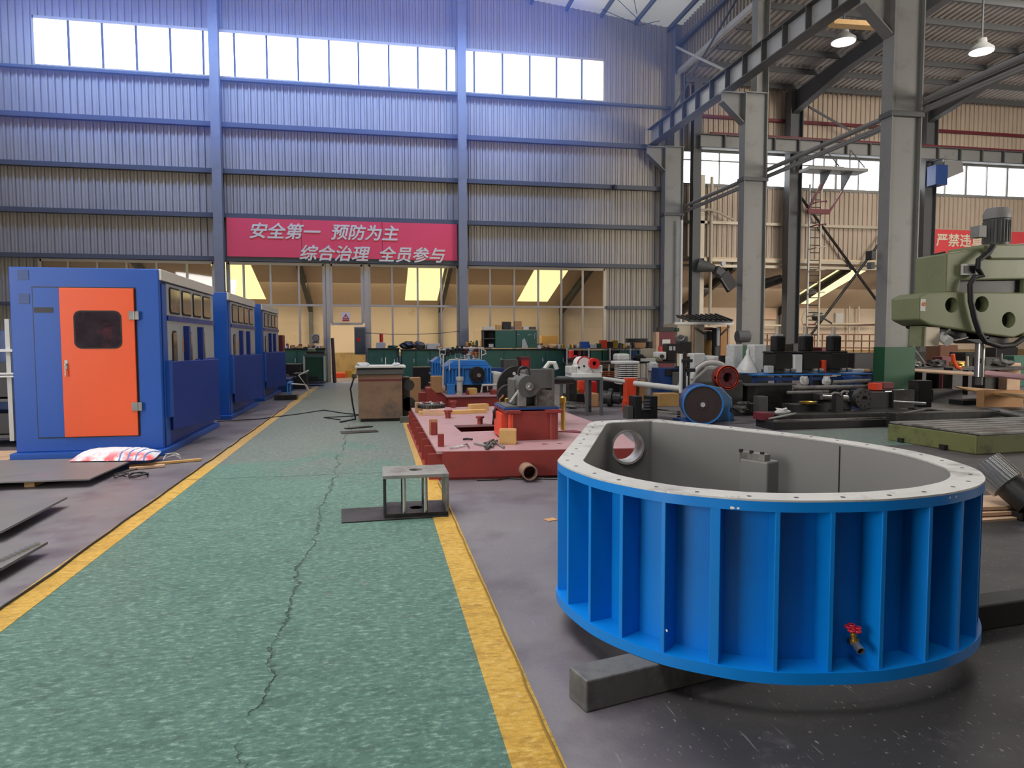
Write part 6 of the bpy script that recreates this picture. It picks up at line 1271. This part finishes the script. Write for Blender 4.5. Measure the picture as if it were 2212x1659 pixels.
MB().box(12.1, 13.4, 17.3, 17.8, .1, .55).box(13.7, 14.9, 17.3, 17.8, .1, .5).build('stored_crates', BLACK, mbn)
fb('machine_block', 'dark block stack in front of the black bench on the right', 'block', BLACK, 2015, 842, 2080, 868, 14.2, .5, 0)
fb('machine_block', 'grey square machine lump right of the green column foot', 'block', DSTEEL, 1984, 822, 2014, 846, 13.0, .3, 0)
fb('timber', 'brown timber baulk lying at the right edge behind the pale board', 'timber', CARD, 2126, 843, 2212, 858, 12.7, .2, 0)
fb('dark_chest', 'dark steel chest supporting the boards at the right edge', 'chest', BLACK, 2080, 862, 2230, 880, 13.2, .4, .125)
solid('round_bar', MB().cyl(A(2140, 884, 11.0), A(2215, 900, 10.2), .05, n=12), STEEL, 'grey round bar on the plates at the right edge', 'bar', smooth=True)
fb('channel_bar', 'long dark channel bars in front of the plates at the right', 'bar', DSTEEL, 1935, 886, 2225, 898, 10.72, .24, 0)
# ---------------------------------------------------------------- slotted table
tt_ = thing('slotted_table', 'low olive green cast table with a slotted grey top at the right edge', 'machine table', (9, 8.9, 0))
P = [(7.94, 8.03), (11.4, 8.23), (11.25, 9.71), (7.77, 9.50)]
MB().prism(P, 0, .27).build('base', OLIVED, tt_, bev=.02)
S_ = [(7.99, 8.0), (11.4, 8.20), (11.25, 9.74), (7.79, 9.53)]
for k in range(7):
    f0, f1 = k / 7 + .008, (k + 1) / 7 - .022
    l = lambda a, b2, f: (a[0] + (b2[0] - a[0]) * f, a[1] + (b2[1] - a[1]) * f)
    MB().prism([l(S_[0], S_[3], f0), l(S_[1], S_[2], f0), l(S_[1], S_[2], f1), l(S_[0], S_[3], f1)], .27, .295).build('slot_land', STEEL, tt_)
MB().prism(P, .268, .274).build('slot_floor', BLACK, tt_)
for px, py in ((1951, 951), (2034, 966)):
    q = AX(px, py, 7.83); q = Vector((7.83 + (.06 if py > 960 else 0), q.y, q.z)); MB().box(q.x - .06, q.x + .02, q.y - .05, q.y + .05, q.z - .035, q.z + .035).build('lifting_pocket', BLACK, tt_)
MB().box(7.86, 7.88, 8.75, 9.05, .19, .225).build('pale_label', FRAME, tt_)
# ---------------------------------------------------------------- radial drill
rd_ = thing('radial_drill', 'large olive green radial drilling machine at the right edge', 'drilling machine', A(2115, 848, 11.0))
YD = 11.0
def xzp(pts, y0, y1, name, m, parent=rd_, bev=.03): return MB().xz([(A(x, y, YD).x, A(x, y, YD).z) for x, y in pts], y0, y1).build(name, m, parent, bev=bev)
arm = xzp([(1985, 690), (1985, 640), (2003, 632), (2048, 630), (2212, 632), (2260, 634), (2260, 700), (2190, 730), (2130, 722), (2008, 702)], YD, YD + .7, 'arm', OLIVE)
cut(arm, [MB().cyl((A(x, y, YD).x, YD - .2, A(x, y, YD).z), (A(x, y, YD).x, YD + .3, A(x, y, YD).z), .155 * k, n=28) for x, y, k in ((2056, 659, .9), (2121, 657, .95), (2179, 691, .95))])
for x, y in ((2056, 659), (2121, 657), (2179, 691)): q = A(x, y, YD); MB().cyl((q.x, YD + .18, q.z), (q.x, YD + .2, q.z), .17, n=24).build('hole_liner', BLACK, rd_)
xzp([(2046, 632), (2049, 546), (2120, 535), (2260, 520), (2260, 602), (2150, 604), (2080, 606), (2076, 632)], YD + .05, YD + .8, 'gear_head', OLIVE)
xzp([(2080, 606), (2260, 604), (2260, 632), (2078, 632)], YD + .15, YD + .7, 'recess', BLACK, bev=0)
xzp([(2122, 536), (2124, 528), (2200, 527), (2260, 522), (2260, 560), (2140, 560)], YD - .01, YD + .82, 'head_cover', OLIVE)
q = A(2153, 500, YD + .35); q2 = A(2153, 531, YD + .35)
MB().cyl((q.x, YD + .35, q2.z), (q.x, YD + .35, A(2153, 475, YD + .35).z), .215, n=28).build('motor', CAST, rd_, smooth=True)
for k in range(24): MB().bar((q.x + math.cos(k * math.pi / 12) * .215, YD + .35 + math.sin(k * math.pi / 12) * .215, q2.z + .05), (q.x + math.cos(k * math.pi / 12) * .215, YD + .35 + math.sin(k * math.pi / 12) * .215, A(2153, 478, YD + .35).z), .012, .03).build('cooling_fin', CAST, rd_)
MB().lathe([(.23, 0), (.235, .1), (.19, .2), (.15, .21)], (q.x, YD + .35, A(2153, 474, YD + .35).z), (0, 0, 1), 26).build('motor_cowl', STRUCT, rd_, smooth=True)
MB().pbox(2114, 487, 2132, 512, YD + .1, .2).build('terminal_box', STRUCT, rd_, bev=.01)
dp = MB().pbox(2080, 570, 2109, 594, YD - .03, .06).build('display_frame', LGREY, rd_, bev=.008); MB().pbox(2083, 574, 2106, 590, YD - .04, .02).build('display', BLACK, dp)
MB().tube([A(x, y, YD - .08) for x, y in ((2146, 530), (2136, 545), (2114, 562), (2112, 580), (2122, 596), (2105, 598), (2096, 615), (2097, 650), (2106, 690), (2116, 720), (2128, 738), (2160, 748), (2190, 745), (2212, 730))], .05, 10).build('cable_hose', RUBBER, rd_, smooth=True)
stk = MB().pbox(1989, 646, 2000, 672, YD - .012, .012).build('sticker', PAPER, rd_)
q = A(1994.5, 657, YD); MB().tube([(q.x + math.cos(k * math.pi / 8) * .026, YD - .016, q.z + math.sin(k * math.pi / 8) * .026) for k in range(16)], .008, 6, True).build('sticker_ring', ORANGE, stk); MB().cyl((q.x, YD - .018, q.z), (q.x, YD - .012, q.z), .014, n=12).build('sticker_dot', BRASS, stk)
xzp([(2008, 703), (2130, 723), (2190, 731), (2190, 742), (2120, 742), (2060, 722), (2010, 708)], YD + .1, YD + .6, 'underside', BLACK, bev=.01)
MB().pbox(1990, 704, 2003, 748, YD + .1, .3).build('left_guard', OLIVE, rd_); MB().pbox(2000, 706, 2030, 748, YD + .06, .1).build('chip_guard', FRAME, rd_)
wl = MB().cyl(A(2026, 722, YD + .2), A(2050, 738, YD - .05), .09, n=16).build('work_lamp', LGREY, rd_, smooth=True)
MB().tube([A(2052, 712, YD), A(2040, 722, YD), A(2062, 735, YD), A(2090, 728, YD)], .02, 8).build('lamp_arm', CHROME, wl)
MB().pbox(2085, 715, 2140, 735, YD + .1, .4).build('spindle_head', DSTEEL, rd_, bev=.02)
sx_ = A(2117, 760, YD + .2)
MB().lathe([(.13, A(0, 733, YD).z - sx_.z), (.13, A(0, 726, YD).z - sx_.z)], (sx_.x, YD + .2, sx_.z)).build('quill_collar', CAST, rd_)
MB().cyl((sx_.x, YD + .2, A(2117, 815, YD).z), (sx_.x, YD + .2, A(2117, 733, YD).z), .085, n=20).build('quill', CHROME, rd_, smooth=True)
MB().cyl((sx_.x, YD + .2, A(2117, 833, YD).z), (sx_.x, YD + .2, A(2117, 815, YD).z), .065, n=18).build('chuck', CAST, rd_, smooth=True)
MB().pbox(2120, 775, 2125, 785, YD + .1, .03).build('slot', BLACK, rd_)
MB().box(A(2330, 700, YD).x, A(2420, 700, YD).x, YD, YD + .9, 0, 4.2).build('column', OLIVE, rd_, bev=.05)
MB().box(A(2215, 700, YD).x, A(2360, 700, YD).x, YD + .05, YD + .75, 1.6, 3.2).build('arm_root', OLIVE, rd_, bev=.03)

# ---------------------------------------------------------------- loose things on and behind the machine bed
ROD = [((1700, 848), (1790, 846), 12.6, .03, STEEL, 'grey bar lying across behind the yellow rimmed pan'), ((1800, 826), (1880, 822), 13.3, .04, STEEL, 'grey pipe under the rightmost end of the blue pump table'), ((1935, 896), (2010, 882), 10.9, .02, STEEL, 'thin rod leaning over the channel bars near the slotted table'),
       ((1660, 905), (1720, 893), 10.95, .02, STEEL, 'thin bright rod at the left end of the machine bed'), ((1930, 868), (2000, 872), 11.5, .025, CHROME, 'bright bar on the floor right of the geared head'), ((2150, 892), (2212, 905), 10.1, .03, DSTEEL, 'dark bar close behind the slotted table at the right edge'),
       ((1955, 758), (1990, 800), 19.0, .03, STEEL, 'steel tube leaning behind the black bench'), ((2090, 770), (2092, 806), 18.5, .035, FRAME, 'pale upright tube left of the drill spindle'), ((2164, 764), (2163, 806), 18.7, .03, STEEL, 'grey upright tube right of the drill spindle')]
for a, b_, Y, r_, m, lab in ROD:
    p, q = A(*a, Y), A(*b_, Y - .2)
    if 'upright' in lab or 'leaning behind' in lab: q.z = 0
    solid('steel_rod', MB().cyl(p, q, r_, n=8), m, lab, 'rod', smooth=True)
for x0, y0, x1, y1, Y, d, m, lab in ((1948, 776, 1982, 806, 18.4, .5, DSTEEL, 'dark steel chest on the floor right of the green column foot'), (1994, 786, 2030, 806, 18.05, .3, BLACK, 'low black case on the floor behind the black bench'), (2034, 770, 2058, 806, 18.6, .4, MAROON, 'maroon box behind the black bench under the drill lamp'),
       (2066, 780, 2086, 806, 18.0, .3, CARD, 'brown carton behind the black bench left of the spindle'), (2128, 772, 2160, 806, 18.4, .5, DSTEEL, 'dark machine body just right of the drill spindle'), (2176, 784, 2206, 806, 18.1, .35, PLY, 'pale crate at the right edge behind the black bench'),
       (2190, 768, 2230, 790, 19.6, .4, GREEN, 'green machine at the right edge behind the pale crate'), (1640, 856, 1660, 880, 12.9, .25, CAST, 'grey block between the large threader and the steel tank'), (1810, 838, 1840, 850, 12.7, .25, DSTEEL, 'dark block behind the bright stepped shaft'),
       (1722, 842, 1760, 860, 12.9, .2, BLACK, 'black motor behind the yellow rimmed pan'), (1840, 812, 1862, 836, 13.3, .3, DBLUE, 'blue box under the right end of the pump table'), (1690, 816, 1712, 838, 14.0, .3, FILM, 'white wrapped part stored under the pump table'),
       (1770, 818, 1800, 838, 14.1, .3, CAST, 'grey casting stored under the pump table')):
    fb('stored_part', lab, 'part', m, x0, y0, x1, y1, Y, d, 0, bev=.02)
for x, y, Y, sz, m, lab in ((1990, 806, 17.2, (.5, .4, .16), STEEL, 'grey heap of offcuts on the left end of the black bench'), (2040, 808, 17.3, (.5, .4, .2), DSTEEL, 'dark heap of parts in the middle of the black bench'), (2180, 812, 17.1, (.6, .4, .2), CAST, 'grey tangle of parts at the right end of the black bench'), (2086, 806, 17.4, (.3, .3, .14), BRASS, 'yellowish heap of chips beside the drill spindle')):
    q = A(x, y, Y); solid('offcut_heap', MB().lump((q.x, Y + .3, .78 + sz[2] / 2), sz, int(x), 12, .35), m, lab, 'heap')
ot = thing('orange_stand', 'small orange crooked stand under the drill work lamp', 'stand', A(2062, 795, 15.5))
MB().tube([A(2058, 765, 15.5), A(2060, 780, 15.5), A(2066, 792, 15.5), A(2074, 796, 15.5)], .05, 8).build('arm', ORANGE, ot, smooth=True); MB().pbox(2058, 794, 2080, 806, 15.5, .3, 0).build('base', DSTEEL, ot)
hcr = thing('hand_crank', 'black double hand crank on the machine bed beside the drilled flange', 'crank', A(1838, 850, 11.6))
MB().tube([A(1795, 852, 11.4), A(1802, 848, 11.4), A(1812, 850, 11.4), A(1818, 854, 11.4)], .02, 6).tube([A(1816, 850, 11.38), A(1822, 845, 11.38), A(1832, 846, 11.38), A(1828, 852, 11.38)], .02, 6).build('handle', STEEL, hcr); MB().pbox(1806, 850, 1822, 866, 11.4, .12, .24).build('pedestal', BLACK, hcr)

row(1228, 1256, 5, 25.7, zt, 'on rack left of blue bin', 21, .16)
row(1340, 1372, 6, 25.65, zt + .0, 'on rack beside the yellowish carton', 25, .16)
row(1398, 1436, 6, 25.95, zt, 'at right end of rack top', 29, .14)
# ---------------------------------------------------------------- booth and things by the columns
bo = thing('work_booth', 'small beige booth with a black slatted awning between the crane columns', 'booth', A(1520, 780, 22.5))
MB().pbox(1462, 698, 1496, 790, 22.5, 1.2, 0).pbox(1499, 699, 1522, 790, 22.5, .1, 0).build('panel', FRAME, bo, bev=.01)
MB().pbox(1494, 697, 1499, 800, 22.45, .1, 0).build('post', PLY, bo); MB().pbox(1572, 702, 1577, 800, 22.45, .1, 0).build('post', PLY, bo)
MB().pbox(1458, 696, 1585, 701, 22.4, .1).build('head_rail', WHITE, bo)
p, q = A(1490, 695, 22.4), A(1582, 697, 22.4); r_, s_ = A(1462, 686, 23.6), A(1545, 683, 23.6)
aw = MB().add([p, q, s_, r_, p + Vector((0, 0, .05)), q + Vector((0, 0, .05)), s_ + Vector((0, 0, .05)), r_ + Vector((0, 0, .05))], [(0, 3, 2, 1), (4, 5, 6, 7), (0, 1, 5, 4), (1, 2, 6, 5), (2, 3, 7, 6), (3, 0, 4, 7)]).build('awning', STRUCTD, bo)
for k in range(9):
    f = k / 8; MB().bar(p.lerp(q, f) + Vector((0, 0, .08)), r_.lerp(s_, f) + Vector((0, 0, .08)), .06, .05).build('awning_slat', BLACK, aw)
MB().bar(A(1502, 708, 22.4), A(1522, 722, 22.4), .05).build('brace', BLACK, bo); MB().bar(A(1575, 706, 22.4), A(1556, 724, 22.4), .05).build('brace', BLACK, bo)
MB().pbox(1522, 715, 1540, 735, 22.9, .3).build('meter_box', CAST, bo); MB().pbox(1522, 707, 1540, 714, 22.9, .3).build('pink_shelf', MAROON, bo)
MB().pbox(1523, 735, 1539, 775, 23.0, .3, 0).build('wood_back', WOOD, bo)
MB().pbox(1556, 706, 1574, 790, 23.0, .3, 0).build('side_panel', CARD, bo)
solid('jacket', MB().pbox(1540, 708, 1550, 768, 22.7, .15), DCLOTH, 'black jacket hanging in the booth', 'clothing', bev=.05)
solid('shirt', MB().pbox(1549, 707, 1556, 748, 22.65, .12), CLOTH, 'pale lilac shirt hanging beside the black jacket in the booth', 'clothing', bev=.04)
solid('trousers', MB().pbox(1544, 748, 1556, 772, 22.68, .12), STRUCTD, 'dark grey trousers hanging below the pale shirt', 'clothing', bev=.04)
fx = thing('fire_hose_cabinet', 'dark red cabinet with a white notice left of the booth', 'cabinet', A(1441, 760, 21.9))
MB().pbox(1424, 717, 1459, 762, 21.9, .4, 0).build('case', MAROON, fx, bev=.01); MB().pbox(1424, 748, 1440, 760, 21.87, .04).build('red_base', BRED, fx); MB().pbox(1431, 733, 1448, 745, 21.87, .03).build('notice', PAPER, fx); MB().pbox(1417, 717, 1424, 775, 21.9, .3, 0).build('side_board', PLY, fx)
fb('junk_crate', 'dark crate with bright fittings on the dark red cabinet', 'crate', BLACK, 1424, 707, 1457, 716, 21.95, .25, A(1440, 717, 21.9).z)
fb('plant_pot', 'small green tin beside the booth panel', 'can', DGREEN, 1460, 708, 1468, 716, 22.3, .2, bev=.02)
fl = thing('floodlight', 'black floodlight on the left of the second crane column', 'lamp', A(1575, 610, 20.8))
MB().obox(A(1572, 608, 20.4), (.55, .14, .42), 0, R(-20), R(55)).build('housing', BLACK, fl, bev=.01); MB().obox(A(1571, 609, 20.32), (.46, .03, .34), 0, R(-20), R(55)).build('lens', CAST, fl); MB().bar(A(1580, 612, 20.5), (11.66, 21.05, 3.35), .06).build('bracket', DSTEEL, fl)
f3 = thing('floodlight', 'small floodlight on the end wall column left of the green drill', 'lamp', A(2030, 556, 26.5))
MB().obox(A(2032, 556, 26.5), (.5, .16, .42), 0, R(-15), R(-12)).build('housing', BLACK, f3, bev=.01); MB().obox(A(2033, 557, 26.38), (.38, .03, .3), 0, R(-15), R(-12)).build('lens', FRAME, f3); MB().bar(A(2020, 572, 26.6), (23.6, 27.6, 5.0), .07).build('bracket', DSTEEL, f3)
q = A(1544, 580, 27.2); wf = thing('wall_fan', 'grey wall fan with a bright hub on the girt left of the second crane column', 'fan', q)
MB().cyl(q, q + Vector((-.6, .3, .15)), .14, .3, n=18).build('guard', CAST, wf); MB().obox(q + Vector((.25, .1, -.15)), (.5, .3, .35), .3, 0, .5).build('motor', STRUCTD, wf, bev=.03); MB().cyl(q + Vector((.3, -.1, .18)), q + Vector((.3, -.2, .18)), .1, n=14).build('hub', LGREY, wf)
q = A(1773, 684, 27.6); w2 = thing('wall_fan', 'round fan with a dark hub low on the end wall behind the pumps', 'fan', q)
MB().tube([(q.x - .1 + math.cos(k * .35) * .42, 28.2, q.z - .1 + math.sin(k * .35) * .42) for k in range(18)], .02, 6, True).build('cage', FRAME, w2); MB().cyl(q, q + Vector((0, .4, 0)), .18, n=16).build('hub', BLACK, w2); MB().bar(q + Vector((.1, 0, -.05)), q + Vector((.55, 0, -.3)), .06).bar(q + Vector((-.1, 0, -.1)), q + Vector((-.3, 0, -.35)), .06).build('blade', DSTEEL, w2)
# pipes, shelves and racks on the beige lean-to wall
solid('wall_pipe', MB().tube([A(1760, 700, 33.5), A(1840, 700, 33.5), A(1890, 698, 33.5)], .06, 8), FRAME, 'beige pipe along the outer wall behind the pumps', 'pipe')
for i, (y, x0, x1) in enumerate(((702, 1632, 1695), (722, 1632, 1695), (701, 1735, 1890))): solid('wall_rail', MB().bar(A(x0, y, 33.6), A(x1, y + 1, 33.6), .08), FRAME if i < 2 else MAROON, ('upper pale rail on the outer wall right of the second crane column', 'lower pale rail on the outer wall right of the second crane column', 'dull red brown rail on the outer wall behind the pumps')[i], 'rail')
rr = thing('pipe_rack', 'brown steel pipe rack against the outer wall behind the pumps', 'rack', A(1760, 745, 31.5))
for k in range(16): MB().pbox(1640 + k * 17, 722, 1642 + k * 17, 752, 31.5, .05, 0).build('upright', mat('rust brown', C(120, 82, 62), .7) if k == 0 else MATS['rust brown'], rr)
for y in (721, 735, 750): MB().bar(A(1636, y, 31.45), A(1900, y + 2, 31.45), .06).build('rail', MATS['rust brown'], rr)
for i, (x0, y0, x1, y1, Y) in enumerate(((1640, 746, 1682, 770, 26.5), (1712, 742, 1748, 775, 26.3), (1845, 762, 1888, 790, 24.0), (1775, 750, 1800, 775, 25.9), (1952, 760, 2000, 800, 24.0), (2030, 745, 2070, 800, 25.0), (2085, 760, 2120, 800, 23.0), (2150, 750, 2200, 800, 24.0))):
    fb('machine_block', ('dark machine behind the wrapped box right of the tied bag', 'dark machine behind the first black pump', 'dark machine left of the green column foot', 'dark machine behind the second black pump', 'dark machine right of the green column foot', 'brown trolley under the drill lamp', 'dark machine left of the drill spindle', 'black box machine right of the drill spindle')[i], 'machine', (DSTEEL, BLACK, BLACK, MAROON, DSTEEL, MATS['rust brown'], DSTEEL, BLACK)[i], x0, y0, x1, y1, Y, .8, 0, bev=.03)
q = A(2000, 800, 21.5); solid('thin_pole', MB().cyl(A(1965, 740, 22.0), (q.x + .35, 21.2, 0), .03, n=8), STEEL, 'grey pole leaning right of the nearest crane column', 'pole')
# cylinder on column, clips
solid('pipe_roll', MB().cyl(A(1592, 727, 20.88), A(1617, 727, 20.87), .19, n=22), STRUCTD, 'grey and mauve roll strapped low on the second crane column', 'roll', smooth=True)
bxp = thing('junction_box', 'black junction box on the left side of the nearest crane column', 'junction box', A(1886, 550, 14.4))
MB().pbox(1882, 541, 1893, 560, 14.4, .2).build('case', BLACK, bxp, bev=.01); MB().pbox(1882, 566, 1890, 580, 14.42, .15).build('lower_case', STRUCTD, bxp)
solid('camera_dome', MB().lathe([(.08, .1), (.1, 0), (.06, -.1)], A(1327, 405, 27.7), (0, 0, 1), 12), BLACK, 'small black security camera under a girt at the right of the back wall', 'camera', smooth=True)
solid('grey_tank', MB().cyl(A(1759, 612, 31.5), A(1759, 590, 31.5), .35, n=18), STRUCTD, 'grey round drum hung in the lean-to right of the ladder', 'drum', smooth=True)
solid('curved_pipe', MB().tube([A(x, y, 27.8) for x, y in ((1503, 468), (1512, 456), (1530, 452), (1550, 458), (1586, 476))], .05, 8), FRAME, 'curved brown pipe on the end wall left of the second crane column', 'pipe', smooth=True)

# fixtures on the outer wall of the lean-to, seen through the open side
for x, nn in ((1835, 'left'), (1855, 'right')): solid('wall_conduit', MB().cyl(A(x, 660, 33.7), A(x, 740, 33.7), .05, n=8), FRAME, 'vertical beige conduit on the outer wall left of the nearest column, %s one' % nn, 'pipe')
for x0, y0, x1, y1, m, lab in ((1650, 668, 1678, 690, PLY, 'stained pale patch board on the outer wall right of the second crane column'), (1898, 700, 1925, 712, MAROON, 'dull red box on the outer wall right of the nearest column'), (1805, 676, 1822, 700, LGREY, 'pale meter box on the outer wall behind the pumps')):
    fb('wall_board', lab, 'board', m, x0, y0, x1, y1, 33.85, .12)
solid('roof_duct', MB().cyl(A(1640, 615, 30.5), A(1690, 598, 29.8), .28, n=16), DSTEEL, 'dark ribbed duct under the lean-to roof right of the second crane column', 'duct', smooth=True)
